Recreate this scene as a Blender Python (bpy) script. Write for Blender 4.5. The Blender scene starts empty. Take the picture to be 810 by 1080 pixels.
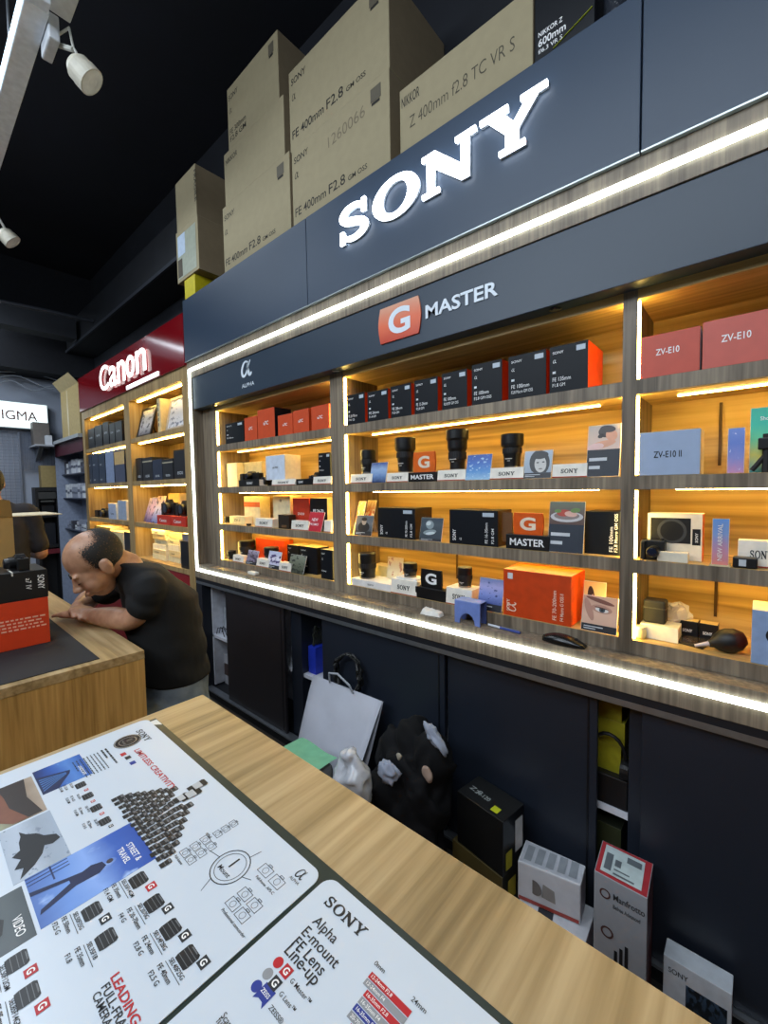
import bpy, bmesh, math, random
from mathutils import Vector, Matrix
random.seed(7)
V = Vector
PI = math.pi
SC = bpy.context.scene
COL = SC.collection
# ------------------------------------------------------------------ camera
EYE = 1.49
FPX = 452.0
def _axes():
    ax = -V((-110 - 405, 523 - 540, FPX)).normalized()
    az = -V((524 - 405, 8500 - 540, FPX)).normalized()
    az = (az - ax * az.dot(ax)).normalized()
    return ax, az.cross(ax), az
AX, AY, AZ = _axes()
cd = bpy.data.cameras.new('camera')
cd.sensor_fit = 'HORIZONTAL'; cd.sensor_width = 36.0; cd.lens = FPX / 810 * 36.0
cd.clip_start = 0.02; cd.clip_end = 100
cam = bpy.data.objects.new('camera', cd); COL.objects.link(cam)
rt = V((AX.x, AY.x, AZ.x)); up = -V((AX.y, AY.y, AZ.y)); bk = -V((AX.z, AY.z, AZ.z))
cam.matrix_world = Matrix(((rt.x, up.x, bk.x, 0), (rt.y, up.y, bk.y, 0), (rt.z, up.z, bk.z, EYE), (0, 0, 0, 1)))
SC.camera = cam
# ------------------------------------------------------------------ world, exposure, room lamps and an added frontal fill
w = bpy.data.worlds.new('world'); SC.world = w; w.use_nodes = True
w.node_tree.nodes['Background'].inputs[0].default_value = (0.55, 0.7, 1.0, 1)
w.node_tree.nodes['Background'].inputs[1].default_value = 0.05
SC.view_settings.view_transform = 'Standard'; SC.view_settings.look = 'None'
SC.view_settings.exposure = 0.0; SC.view_settings.gamma = 1.0; SC.view_settings.use_curve_mapping = False
def area(name, loc, sx, sy, power, col, target):
    ld = bpy.data.lights.new(name, 'AREA'); ld.shape = 'RECTANGLE'; ld.size = sx; ld.size_y = sy
    ld.energy = power; ld.color = col
    o = bpy.data.objects.new(name, ld); COL.objects.link(o); o.location = loc
    o.rotation_euler = (V(target) - V(loc)).to_track_quat('-Z', 'Y').to_euler()
    return o
COOL = (0.80, 0.90, 1.0)
area('ceiling_or_fill_lamp', (-0.9, -0.55, 3.75), 2.4, 0.5, 36, COOL, (-0.9, -0.45, 0))
area('ceiling_or_fill_lamp', (-3.6, 0.1, 3.75), 2.0, 0.4, 42, COOL, (-3.6, 0.1, 0))
area('ceiling_or_fill_lamp', (-5.9, 0.2, 3.4), 0.5, 1.8, 40, COOL, (-6.6, 0.5, 1.2))
area('ceiling_or_fill_lamp', (0.6, -1.6, 3.6), 2.6, 0.5, 40, COOL, (-0.4, 1.2, 1.9))
area('ceiling_or_fill_lamp', (-1.9, -2.2, 3.3), 2.4, 0.6, 62, COOL, (-1.6, 1.4, 1.9))  # fill lamp added behind the camera to brighten the fronts
# ------------------------------------------------------------------ pixel rays of the photograph -> points of the room
def ray(px, py):
    c = V((px - 405.0, py - 540.0, FPX))
    return V((AX.dot(c), AY.dot(c), AZ.dot(c)))
def PY(px, py, Y):
    r = ray(px, py); k = Y / r.y
    return V((r.x * k, Y, r.z * k + EYE))
def PZ(px, py, z):
    r = ray(px, py); k = (z - EYE) / r.z
    return V((r.x * k, r.y * k, z))
def PX(px, py, X):
    r = ray(px, py); k = X / r.x
    return V((X, r.y * k, r.z * k + EYE))
def proj(p):
    q = V((p[0], p[1], p[2] - EYE))
    c = AX * q.x + AY * q.y + AZ * q.z
    return 405 + FPX * c.x / c.z, 540 + FPX * c.y / c.z
def y_at(px, x, z, y0, y1):                       # depth at which a point (x, ., z) reaches photo column px
    for _ in range(40):
        m = (y0 + y1) / 2
        if proj((x, m, z))[0] < px: y0 = m
        else: y1 = m
    return (y0 + y1) / 2
# ------------------------------------------------------------------ materials
def lin(h):
    if not isinstance(h, str): return tuple(h)
    c = [int(h[i:i + 2], 16) / 255 for i in (0, 2, 4)]
    return tuple(x / 12.92 if x <= 0.04045 else ((x + 0.055) / 1.055) ** 2.4 for x in c)
_mc = {}
def _new(name):
    m = bpy.data.materials.new(name); m.use_nodes = True
    nt = m.node_tree; b = nt.nodes['Principled BSDF']
    return m, nt, b
def ramp(nt, stops):
    r = nt.nodes.new('ShaderNodeValToRGB'); e = r.color_ramp.elements
    while len(e) < len(stops): e.new(0.5)
    for el, (p, c) in zip(e, stops):
        el.position = p; el.color = (*c, 1)
    return r
def M(h, rough=0.5, metal=0.0, var=0.10, scale=30.0, bump=0.0, spec=0.5):
    key = (h, rough, metal, var, scale, bump, spec)
    if key in _mc: return _mc[key]
    m, nt, b = _new('surface_' + str(h))
    c = lin(h)
    tc = nt.nodes.new('ShaderNodeTexCoord'); n = nt.nodes.new('ShaderNodeTexNoise')
    n.inputs['Scale'].default_value = scale; n.inputs['Detail'].default_value = 3
    nt.links.new(tc.outputs['Object'], n.inputs['Vector'])
    r = ramp(nt, [(0.3, tuple(x * (1 - var) for x in c)), (0.7, tuple(min(1, x * (1 + var)) for x in c))])
    nt.links.new(n.outputs['Fac'], r.inputs['Fac']); nt.links.new(r.outputs['Color'], b.inputs['Base Color'])
    b.inputs['Roughness'].default_value = rough; b.inputs['Metallic'].default_value = metal
    b.inputs['Specular IOR Level'].default_value = spec
    if bump:
        bp = nt.nodes.new('ShaderNodeBump'); bp.inputs['Strength'].default_value = bump; bp.inputs['Distance'].default_value = 0.01
        nt.links.new(n.outputs['Fac'], bp.inputs['Height']); nt.links.new(bp.outputs['Normal'], b.inputs['Normal'])
    _mc[key] = m
    return m
def wood(name, dark, mid, light, axis, fine=60.0, coarse=9.0, rough=0.45, spec=0.4):
    key = ('wood', name)
    if key in _mc: return _mc[key]
    m, nt, b = _new(name)
    tc = nt.nodes.new('ShaderNodeTexCoord')
    def noise(scale, stretch, det):
        mp = nt.nodes.new('ShaderNodeMapping'); s = [scale] * 3; s[axis] = scale * stretch
        mp.inputs['Scale'].default_value = s
        n = nt.nodes.new('ShaderNodeTexNoise'); n.inputs['Scale'].default_value = 1.0; n.inputs['Detail'].default_value = det
        n.inputs['Distortion'].default_value = 0.3
        nt.links.new(tc.outputs['Object'], mp.inputs['Vector']); nt.links.new(mp.outputs['Vector'], n.inputs['Vector'])
        return n
    a = noise(fine, 0.04, 4); c = noise(coarse, 0.06, 2)
    mx = nt.nodes.new('ShaderNodeMath'); mx.operation = 'MULTIPLY_ADD'; mx.inputs[1].default_value = 0.55
    hl = nt.nodes.new('ShaderNodeMath'); hl.operation = 'MULTIPLY'; hl.inputs[1].default_value = 0.45
    nt.links.new(c.outputs['Fac'], hl.inputs[0]); nt.links.new(a.outputs['Fac'], mx.inputs[0]); nt.links.new(hl.outputs[0], mx.inputs[2])
    r = ramp(nt, [(0.34, lin(dark)), (0.5, lin(mid)), (0.64, lin(light))])
    nt.links.new(mx.outputs[0], r.inputs['Fac']); nt.links.new(r.outputs['Color'], b.inputs['Base Color'])
    b.inputs['Roughness'].default_value = rough; b.inputs['Specular IOR Level'].default_value = spec
    _mc[key] = m
    return m
def glow(name, col, strength):
    key = ('glow', name)
    if key in _mc: return _mc[key]
    m, nt, b = _new(name)
    b.inputs['Base Color'].default_value = (*[min(1, c) for c in col], 1)
    b.inputs['Emission Color'].default_value = (*col, 1); b.inputs['Emission Strength'].default_value = strength
    n = nt.nodes.new('ShaderNodeTexNoise'); n.inputs['Scale'].default_value = 20
    _mc[key] = m
    return m
def photo(stops, blob=None, axis='Z', scale=4.0, thr=0.55, seed=0.0, rough=0.35):
    """a printed picture: tones from its lower to its upper edge with printed shapes over them"""
    key = ('photo', tuple(stops), blob, axis, scale, thr, seed)
    if key in _mc: return _mc[key]
    m, nt, b = _new('printed_picture')
    tc = nt.nodes.new('ShaderNodeTexCoord'); sp = nt.nodes.new('ShaderNodeSeparateXYZ')
    nt.links.new(tc.outputs['Generated'], sp.inputs[0])
    mp = nt.nodes.new('ShaderNodeMapping'); mp.inputs['Location'].default_value = (seed, seed * 1.7, seed * 0.6)
    nt.links.new(tc.outputs['Generated'], mp.inputs['Vector'])
    n = nt.nodes.new('ShaderNodeTexNoise'); n.inputs['Scale'].default_value = scale; n.inputs['Detail'].default_value = 4
    nt.links.new(mp.outputs['Vector'], n.inputs['Vector'])
    ad = nt.nodes.new('ShaderNodeMath'); ad.operation = 'MULTIPLY_ADD'; ad.inputs[1].default_value = 0.25
    nt.links.new(n.outputs['Fac'], ad.inputs[0]); nt.links.new(sp.outputs[axis], ad.inputs[2])
    sb = nt.nodes.new('ShaderNodeMath'); sb.operation = 'SUBTRACT'; sb.inputs[1].default_value = 0.125
    nt.links.new(ad.outputs[0], sb.inputs[0])
    k = len(stops)
    r = ramp(nt, [(i / (k - 1), lin(c)) for i, c in enumerate(stops)])
    nt.links.new(sb.outputs[0], r.inputs['Fac'])
    out = r.outputs['Color']
    if blob:
        t = ramp(nt, [(thr - 0.03, (0, 0, 0)), (thr + 0.03, (1, 1, 1))])
        nt.links.new(n.outputs['Fac'], t.inputs['Fac'])
        mx = nt.nodes.new('ShaderNodeMix'); mx.data_type = 'RGBA'
        nt.links.new(t.outputs['Color'], mx.inputs['Factor']); nt.links.new(out, mx.inputs['A'])
        mx.inputs['B'].default_value = (*lin(blob), 1)
        out = mx.outputs['Result']
    nt.links.new(out, b.inputs['Base Color']); b.inputs['Roughness'].default_value = rough
    _mc[key] = m
    return m
# ------------------------------------------------------------------ mesh builder
WLOC = {}
_tx = {}
def text_geo(s, bold):
    k = (s, bold)
    if k not in _tx:
        cu = bpy.data.curves.new('t', 'FONT'); cu.body = s; cu.size = 1.0; cu.offset = bold
        cu.resolution_u = 3 if len(s) > 3 else 6
        o = bpy.data.objects.new('t', cu); COL.objects.link(o)
        dg = bpy.context.evaluated_depsgraph_get()
        me = bpy.data.meshes.new_from_object(o.evaluated_get(dg))
        vs = [v.co.copy() for v in me.vertices]; fs = [tuple(p.vertices) for p in me.polygons]
        bpy.data.objects.remove(o); bpy.data.curves.remove(cu); bpy.data.meshes.remove(me)
        x0 = min(v.x for v in vs); x1 = max(v.x for v in vs); y0 = min(v.y for v in vs); y1 = max(v.y for v in vs)
        _tx[k] = ([((v.x - x0) / (x1 - x0), (v.y - y0) / (y1 - y0)) for v in vs], fs, (x1 - x0) / (y1 - y0))
    return _tx[k]
class MB:
    def __init__(s, T=None):
        s.v = []; s.f = []; s.m = []; s.T = T or Matrix()
    def add(s, vs, fs, mi=0):
        o = len(s.v); s.v += [s.T @ V(p) for p in vs]
        for i, f in enumerate(fs):
            s.f.append(tuple(o + k for k in f)); s.m.append(mi[i] if isinstance(mi, (list, tuple)) else mi)
        return s
    def box(s, x0, x1, y0, y1, z0, z1, mi=0):     # faces: front(-y) back(+y) left(-x) right(+x) top bottom
        vs = [(x0, y0, z0), (x1, y0, z0), (x1, y1, z0), (x0, y1, z0), (x0, y0, z1), (x1, y0, z1), (x1, y1, z1), (x0, y1, z1)]
        return s.add(vs, [(0, 1, 5, 4), (2, 3, 7, 6), (3, 0, 4, 7), (1, 2, 6, 5), (4, 5, 6, 7), (3, 2, 1, 0)], mi)
    def bar(s, a, b, wd, dp, upv=(0, 0, 1), mi=0):
        a, b = V(a), V(b); d = (b - a).normalized(); x = d.cross(V(upv)).normalized(); y = x.cross(d)
        vs = []
        for p in (a, b):
            for i, j in ((-1, -1), (1, -1), (1, 1), (-1, 1)): vs.append(p + x * i * wd / 2 + y * j * dp / 2)
        return s.add(vs, [(3, 2, 1, 0), (4, 5, 6, 7), (0, 1, 5, 4), (1, 2, 6, 5), (2, 3, 7, 6), (3, 0, 4, 7)], mi)
    def prism(s, poly, o, xd, yd, depth, mi=0, back=None):
        """polygon (2-D) in the plane o + u*xd + v*yd, thickened by depth along xd x yd"""
        o, xd, yd = V(o), V(xd), V(yd); n = xd.cross(yd).normalized()
        k = len(poly)
        vs = [o + xd * p[0] + yd * p[1] for p in poly] + [o + xd * p[0] + yd * p[1] + n * depth for p in poly]
        fs = [tuple(range(k - 1, -1, -1)), tuple(range(k, 2 * k))] + [(i, (i + 1) % k, k + (i + 1) % k, k + i) for i in range(k)]
        return s.add(vs, fs, mi)
    def poly(s, poly, o, xd, yd, mi=0):
        o, xd, yd = V(o), V(xd), V(yd)
        return s.add([o + xd * p[0] + yd * p[1] for p in poly], [tuple(range(len(poly)))], mi)
    def lathe(s, prof, o, axis=(0, 0, 1), seg=28, mi=0, cap=True):
        o = V(o); a = V(axis).normalized(); t = V((1, 0, 0)) if abs(a.x) < 0.8 else V((0, 1, 0))
        x = a.cross(t).normalized(); y = a.cross(x)
        vs = []; fs = []; ml = []
        for r, h in prof:
            for i in range(seg):
                q = 2 * PI * i / seg
                vs.append(o + a * h + (x * math.cos(q) + y * math.sin(q)) * max(r, 1e-5))
        for k in range(len(prof) - 1):
            for i in range(seg):
                j = (i + 1) % seg
                fs.append((k * seg + i, k * seg + j, (k + 1) * seg + j, (k + 1) * seg + i))
                ml.append(mi[k] if isinstance(mi, (list, tuple)) else mi)
        if cap:
            fs.append(tuple(range(seg - 1, -1, -1))); fs.append(tuple((len(prof) - 1) * seg + i for i in range(seg)))
            ml += [mi[0] if isinstance(mi, (list, tuple)) else mi, mi[-1] if isinstance(mi, (list, tuple)) else mi]
        return s.add(vs, fs, ml)
    def tube(s, pts, r, seg=8, mi=0, closed=False):
        pts = [V(p) for p in pts]; n = len(pts); rs = r if isinstance(r, (list, tuple)) else [r] * n
        vs = []; fs = []; pu = None
        for i, p in enumerate(pts):
            if closed: d = pts[(i + 1) % n] - pts[i - 1]
            else: d = pts[min(i + 1, n - 1)] - pts[max(i - 1, 0)]
            d.normalize()
            if pu is None: pu = d.cross(V((0, 0, 1)) if abs(d.z) < 0.9 else V((1, 0, 0))).normalized()
            pu = (pu - d * pu.dot(d)).normalized(); q = d.cross(pu)
            rr = rs[i]; ra, rb = rr if isinstance(rr, (list, tuple)) else (rr, rr)
            for k in range(seg):
                t = 2 * PI * k / seg; vs.append(p + pu * math.cos(t) * ra + q * math.sin(t) * rb)
        for i in range(n if closed else n - 1):
            i2 = (i + 1) % n
            for k in range(seg):
                k2 = (k + 1) % seg; fs.append((i * seg + k, i * seg + k2, i2 * seg + k2, i2 * seg + k))
        if not closed:
            fs.append(tuple(range(seg - 1, -1, -1))); fs.append(tuple((n - 1) * seg + k for k in range(seg)))
        return s.add(vs, fs, mi)
    def ell(s, c, r, rot=None, seg=20, rings=12, mi=0):
        c = V(c); R_ = rot or Matrix.Identity(3)
        vs = [c + R_ @ V((0, 0, -r[2]))]; fs = []
        for i in range(1, rings):
            t = -PI / 2 + PI * i / rings
            for k in range(seg):
                q = 2 * PI * k / seg
                vs.append(c + R_ @ V((r[0] * math.cos(t) * math.cos(q), r[1] * math.cos(t) * math.sin(q), r[2] * math.sin(t))))
        vs.append(c + R_ @ V((0, 0, r[2])))
        for k in range(seg):
            fs.append((0, 1 + (k + 1) % seg, 1 + k)); b0 = 1 + (rings - 2) * seg
            fs.append((b0 + k, b0 + (k + 1) % seg, len(vs) - 1))
        for i in range(rings - 2):
            for k in range(seg):
                k2 = (k + 1) % seg; fs.append((1 + i * seg + k, 1 + i * seg + k2, 1 + (i + 1) * seg + k2, 1 + (i + 1) * seg + k))
        return s.add(vs, fs, mi)
    def disc(s, c, xd, yd, r, seg=24, mi=0, r2=None):
        r2 = r2 or r
        return s.poly([(math.cos(2 * PI * i / seg) * r, math.sin(2 * PI * i / seg) * r2) for i in range(seg)], c, xd, yd, mi)
    def ring(s, c, xd, yd, r, wd, seg=28, mi=0):
        c, xd, yd = V(c), V(xd), V(yd); vs = []
        for i in range(seg):
            t = 2 * PI * i / seg; d = xd * math.cos(t) + yd * math.sin(t); vs += [c + d * (r - wd / 2), c + d * (r + wd / 2)]
        return s.add(vs, [(2 * i, 2 * i + 1, (2 * i + 3) % (2 * seg), (2 * i + 2) % (2 * seg)) for i in range(seg)], mi)
    def text(s, t, o, xd, ud, wd=None, h=None, bold=0.0, mi=0, depth=0.0, align='l'):
        """t with its lower left corner at o, reading along xd, height h along ud"""
        g, fs, asp = text_geo(t, bold)
        xd, ud, o = V(xd).normalized(), V(ud).normalized(), V(o)
        if h is None: h = wd / asp
        if wd is None: wd = h * asp
        if align == 'c': o = o - xd * wd / 2
        if align == 'r': o = o - xd * wd
        n = xd.cross(ud)
        vs = [o + xd * a * wd + ud * b * h + n * depth for a, b in g]
        s.add(vs, fs, mi)
        if depth:
            k = len(vs); ec = {}
            for f in fs:
                for i in range(len(f)):
                    e = (f[i], f[(i + 1) % len(f)]); ec[e] = 1
            vb = [o + xd * a * wd + ud * b * h for a, b in g]
            side = [(e[0] + k, e[1] + k, e[1], e[0]) for e in ec if (e[1], e[0]) not in ec]
            s.add(vs + vb, side, mi)
        return s
    def build(s, name, mats, parent=None, bevel=0.0, smooth=False, seg=2, loc=None):
        if not isinstance(mats, (list, tuple)): mats = [mats]
        o0 = WLOC[parent] if parent is not None else (V(loc) if loc is not None else V((0, 0, 0)))
        if parent is None and loc is None and s.v:
            o0 = V((sum(p.x for p in s.v) / len(s.v), sum(p.y for p in s.v) / len(s.v), min(p.z for p in s.v)))
        me = bpy.data.meshes.new(name); me.from_pydata([p - o0 for p in s.v], [], s.f)
        for m in mats: me.materials.append(m)
        for p, i in zip(me.polygons, s.m): p.material_index = i
        if bevel > 0:
            bm = bmesh.new(); bm.from_mesh(me); bmesh.ops.recalc_face_normals(bm, faces=bm.faces)
            es = [e for e in bm.edges if e.is_manifold and e.calc_face_angle(0) > 0.5]
            bmesh.ops.bevel(bm, geom=es, offset=bevel, segments=seg, profile=0.5, affect='EDGES', clamp_overlap=True)
            bm.to_mesh(me); bm.free()
        if smooth:
            for p in me.polygons: p.use_smooth = True
        me.update()
        o = bpy.data.objects.new(name, me); COL.objects.link(o)
        if parent is not None: o.parent = parent
        else: o.location = o0
        WLOC[o] = o0
        return o
def tag(o, label, cat, group=None):
    o['label'] = label; o['category'] = cat
    if group: o['group'] = group
    return o
def thing(name, label, cat, loc=(0, 0, 0), group=None):
    o = bpy.data.objects.new(name, None); COL.objects.link(o); o.location = loc; o.empty_display_size = 0.05
    WLOC[o] = V(loc); return tag(o, label, cat, group)
def struct(mb, name, mats, bevel=0.0, parent=None):
    o = mb.build(name, mats, parent, bevel)
    if parent is None: o['kind'] = 'structure'
    return o
XD, YD, UZ = V((1, 0, 0)), V((0, 1, 0)), V((0, 0, 1))
# common surfaces
WHITE = M('e8e8e6', 0.45); INK = M('14161c', 0.5); WTXT = M('f2f2f2', 0.5, var=0.02); BLACK = M('0c0d10', 0.4)
CARD = M('9c8f72', 0.8, var=0.06, scale=60); DARKTXT = M('26231e', 0.7)
ORANGE = M('d8400f', 0.45); BOXBLK = M('0d1219', 0.5, spec=0.25); CREAM = M('e2d8c2', 0.6)
LENSBLK = M('0d0d0f', 0.38, var=0.2, scale=80); RUBBER = M('17171a', 0.65); GLASS = M('1a2030', 0.05, spec=0.9)
BLK_SLATE = M('2b3340', 0.5, var=0.05, scale=8)
LED = glow('cool_led_strip', (0.88, 1.0, 0.93), 8.0)
WLED = glow('warm_led_strip', (1.0, 0.68, 0.17), 44.0)
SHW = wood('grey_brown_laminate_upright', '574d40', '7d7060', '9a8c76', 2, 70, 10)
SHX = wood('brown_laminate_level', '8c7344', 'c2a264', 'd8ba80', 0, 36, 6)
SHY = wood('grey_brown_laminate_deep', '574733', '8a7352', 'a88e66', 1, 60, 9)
# ------------------------------------------------------------------ room shell
FL = 0.0; CEIL = 4.3
mb = MB().box(-7.3, 3.2, -3.4, 1.95, -0.1, 0.0)
struct(mb, 'floor', M('3a3632', 0.35, var=0.15, scale=6))
struct(MB().box(-7.3, 3.2, -3.4, 1.95, CEIL, CEIL + 0.1), 'ceiling', M('070a16', 0.9, var=0.3, scale=2))
struct(MB().box(-7.3, 3.2, 1.85, 1.95, 0, CEIL), 'wall_back', M('171a22', 0.8, var=0.2, scale=3))
struct(MB().box(-7.3, -7.2, -3.4, 1.85, 0, CEIL), 'wall_left', M('9aa2b2', 0.7, var=0.06, scale=4))
struct(MB().box(3.1, 3.2, -3.4, 1.85, 0, CEIL), 'wall_right', M('5a5f68', 0.8))
struct(MB().box(-7.2, 3.1, -3.4, -3.3, 0, CEIL), 'wall_front', M('5a5f68', 0.8))
# ------------------------------------------------------------------ display cabinet (three bays) of the wall unit
D = 1.40; DC = 1.472; DB = 1.72
XL = -3.06; XR = 0.95
def z(r): return r + EYE
ZT, ZA, ZB, ZC, ZD = z(.544), z(.310), z(.024), z(-.229), z(-.479)     # underside of top board, then the shelf tops
LIPS = [(ZA, z(.267)), (ZB, z(-.016)), (ZC, z(-.271))]
BAYS = [(-2.815, -1.645), (-1.548, -.324), (-.286, .86)]
cab = thing('display_cabinet', 'wide grey-brown wooden wall display cabinet with lit shelves of cameras and lenses', 'display cabinet', (-1.05, 1.6, z(-.62)))
f = MB()
f.box(XL, XR, D, D + .07, z(.787), z(.90))                      # frame top band
f.box(XL, XR, D, DC + .001, z(-.62), z(-.524))                  # frame bottom band with its ledge
f.box(XL, -3.0, D, DB, z(-.524), z(.787))                       # left band
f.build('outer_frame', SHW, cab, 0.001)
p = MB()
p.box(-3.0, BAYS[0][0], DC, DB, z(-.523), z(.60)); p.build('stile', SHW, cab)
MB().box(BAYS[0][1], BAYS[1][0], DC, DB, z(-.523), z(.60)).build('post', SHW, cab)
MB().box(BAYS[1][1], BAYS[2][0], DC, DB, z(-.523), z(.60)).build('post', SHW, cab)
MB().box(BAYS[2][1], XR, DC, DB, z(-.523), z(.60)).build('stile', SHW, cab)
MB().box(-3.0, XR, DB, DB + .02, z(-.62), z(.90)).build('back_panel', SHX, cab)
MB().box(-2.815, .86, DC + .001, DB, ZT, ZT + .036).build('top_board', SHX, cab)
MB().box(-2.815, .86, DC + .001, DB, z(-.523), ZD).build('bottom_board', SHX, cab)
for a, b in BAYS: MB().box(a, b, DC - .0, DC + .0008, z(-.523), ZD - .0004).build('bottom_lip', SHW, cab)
for a, b in BAYS:
    for zt, zb in LIPS:
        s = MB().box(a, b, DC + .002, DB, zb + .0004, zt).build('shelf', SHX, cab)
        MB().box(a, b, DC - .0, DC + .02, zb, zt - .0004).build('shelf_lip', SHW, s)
    for zz in (z(.267), z(-.016), z(-.271)):
        MB().box(a + .09, b - .09, DC + .105, DC + .112, zz - .004, zz).build('warm_light_strip', WLED, cab)
    for za, zb in ((ZA, ZT), (ZB, z(.267)), (ZC, z(-.016)), (ZD, z(-.271))):
        MB().box(a, a + .006, DC + .006, DC + .016, za + .004, zb - .004).build('warm_light_strip', WLED, cab)
        MB().box(b - .005, b, DC + .030, DC + .038, za + .004, zb - .004).build('warm_light_strip', WLED, cab)
l = MB()
l.box(-3.028, XR, D - .008, D - .0005, z(.831), z(.849)); l.box(-3.028, XR, D - .008, D - .0005, z(-.568), z(-.551))
l.box(-3.030, -3.011, D - .008, D - .0005, z(-.551), z(.832))
l.build('cool_light_strip', LED, cab)
# little cable slots on the back panels
for x in (-1.06, -.1, ):
    MB().box(x - .004, x + .004, DB - .006, DB, ZD + .05, ZC - .05).build('cable', M('4a3412', .6), cab)
    MB().box(x - .004, x + .004, DB - .006, DB, ZB + .03, ZA - .06).build('cable', M('4a3412', .6), cab)
# ------------------------------------------------------------------ lower fascia with its marks
NAVY = M('2c3d52', 0.42, var=.04, scale=3); NAVY2 = M('263647', 0.42, var=.04, scale=3)
low = thing('sign_board', 'long slate blue board under the cool light strip carrying the MASTER and alpha marks', 'sign', (-1.0, D + .02, z(.57)))
MB().box(-2.999, XR, D + .006, DC - .0005, z(.57), z(.786)).build('panel', NAVY2, low, .002)
LW = M('dfe8f2', .4, var=.02)
# G badge: curved-sided orange plaque with a white G
def gplaque(w, h, bulge=.06, n=8):
    pts = []
    for i in range(n + 1): t = i / n; pts.append((w / 2 + bulge * w * math.sin(PI * t), -h / 2 + h * t))
    for i in range(n + 1): t = i / n; pts.append((-w / 2 - bulge * w * math.sin(PI * t), h / 2 - h * t))
    return pts
GBADGE = photo(['c8452c', 'e8704a', 'dba184'], None, 'Z', 2)
c0 = PY(420.5, 338.5, D)
g = MB().prism(gplaque(.20, .145), V((c0.x, D + .0055, c0.z)), XD, UZ, .006).build('badge', GBADGE, low)
MB().text('G', V((c0.x - .055, D - .0015, c0.z - .05)), XD, UZ, .115, .105, .03).build('letter', LW, g)
a, b = PY(447.5, 336, D), PY(525, 318, D)
MB().text('MASTER', V((PY(448.4, 336.3, D).x, D + .005, PY(448.4, 336.3, D).z)), XD, UZ, PY(525, 312, D).x - PY(448.4, 336, D).x, PY(448.4, 322, D).z - PY(448.4, 336.3, D).z, .022, depth=.003).build('lettering', LW, low)
# italic alpha made of a tapering stroke
def alpha_strokes(mbb, o, xd, ud, s, thick=1.0):
    """a cursive alpha of height s, lower left corner at o"""
    pts = []
    for i in range(25):
        t = -.15 + i / 24 * 5.6
        pts.append((.36 + .33 * math.cos(t + .5) + .0, .5 + .48 * math.sin(t + .5), .09 + .04 * abs(math.sin(t))))
    st1 = [(.98, .98, .03), (.84, .70, .10), (.74, .45, .12), (.66, .2, .10)]
    loop = [(.70, .72), (.62, .9), (.46, .98), (.28, .9), (.14, .68), (.06, .4), (.10, .14), (.24, .02), (.42, .1), (.58, .34), (.74, .66), (.90, 1.0)]
    tail = [(.68, .95), (.66, .6), (.70, .25), (.80, .04), (.92, .06), (1.0, .18)]
    for path, w0 in ((loop, .10), (tail, .12)):
        n = len(path); L = []; Rr = []
        fine = []
        for i in range(n - 1):
            p0, p1, p2, p3 = path[max(i - 1, 0)], path[i], path[i + 1], path[min(i + 2, n - 1)]
            for k in range(5):
                t = k / 5
                fine.append(tuple(.5 * ((2 * p1[j]) + (-p0[j] + p2[j]) * t + (2 * p0[j] - 5 * p1[j] + 4 * p2[j] - p3[j]) * t * t + (-p0[j] + 3 * p1[j] - 3 * p2[j] + p3[j]) * t ** 3) for j in (0, 1)))
        fine.append(path[-1]); m = len(fine); vs = []
        for i, q in enumerate(fine):
            d = (fine[min(i + 1, m - 1)][0] - fine[max(i - 1, 0)][0], fine[min(i + 1, m - 1)][1] - fine[max(i - 1, 0)][1])
            ln = math.hypot(*d) or 1; nx, ny = -d[1] / ln, d[0] / ln
            wd = thick * w0 * (.35 + .65 * abs(math.sin(PI * min(max(i / m, .08), .95)))) / 2
            for sg in (-1, 1):
                vs.append(V(o) + V(xd) * s * (q[0] + nx * wd * sg) + V(ud) * s * (q[1] + ny * wd * sg))
        mbb.add(vs, [(2 * i, 2 * i + 2, 2 * i + 3, 2 * i + 1) for i in range(m - 1)])
    return mbb
a = PY(254, 398, D)
alpha_strokes(MB(), V((a.x, D + .004, a.z)), XD * 1.3, UZ, .085, 1.9).build('alpha_mark', LW, low)
a = PY(254.5, 409.5, D); b = PY(267.5, 406, D)
MB().text('ALPHA', V((a.x, D + .004, a.z)), XD, UZ, b.x - a.x, .022, .01).build('lettering', LW, low)
for px in (228, 356, 586):
    q = PY(px, 420, DC - .03)
    MB().lathe([(.018, 0), (.02, -.004), (.012, -.006)], V((q.x, DC - .035, z(.57))), (0, 0, 1), 16).build('downlight', M('b0b4b8', .2, 1.0), low)
# ------------------------------------------------------------------ header fascia: three panels
for xa, xb, lb in ((XL, -1.702, 'blank slate blue header panel left of the lit letters, above the alpha mark'),
                   (-1.698, -.272, 'slate blue header panel carrying the large white lit letters'),
                   (-.268, XR, 'blank slate blue header panel at the right end, beyond the lit letters')):
    t = thing('header_panel', lb, 'sign panel', ((xa + xb) / 2, D, z(.905)), 'slate header panels')
    MB().box(xa, xb, D - .012, D + .012, z(.905), z(1.32)).build('panel', NAVY, t, .002)
    MB().box(xa, xb, D - .014, D + .0, z(.9005), z(.9048)).build('edge_trim', M('a8b0b4', .3, .8), t)
    if xa == -1.698: sonyp = t
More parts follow.
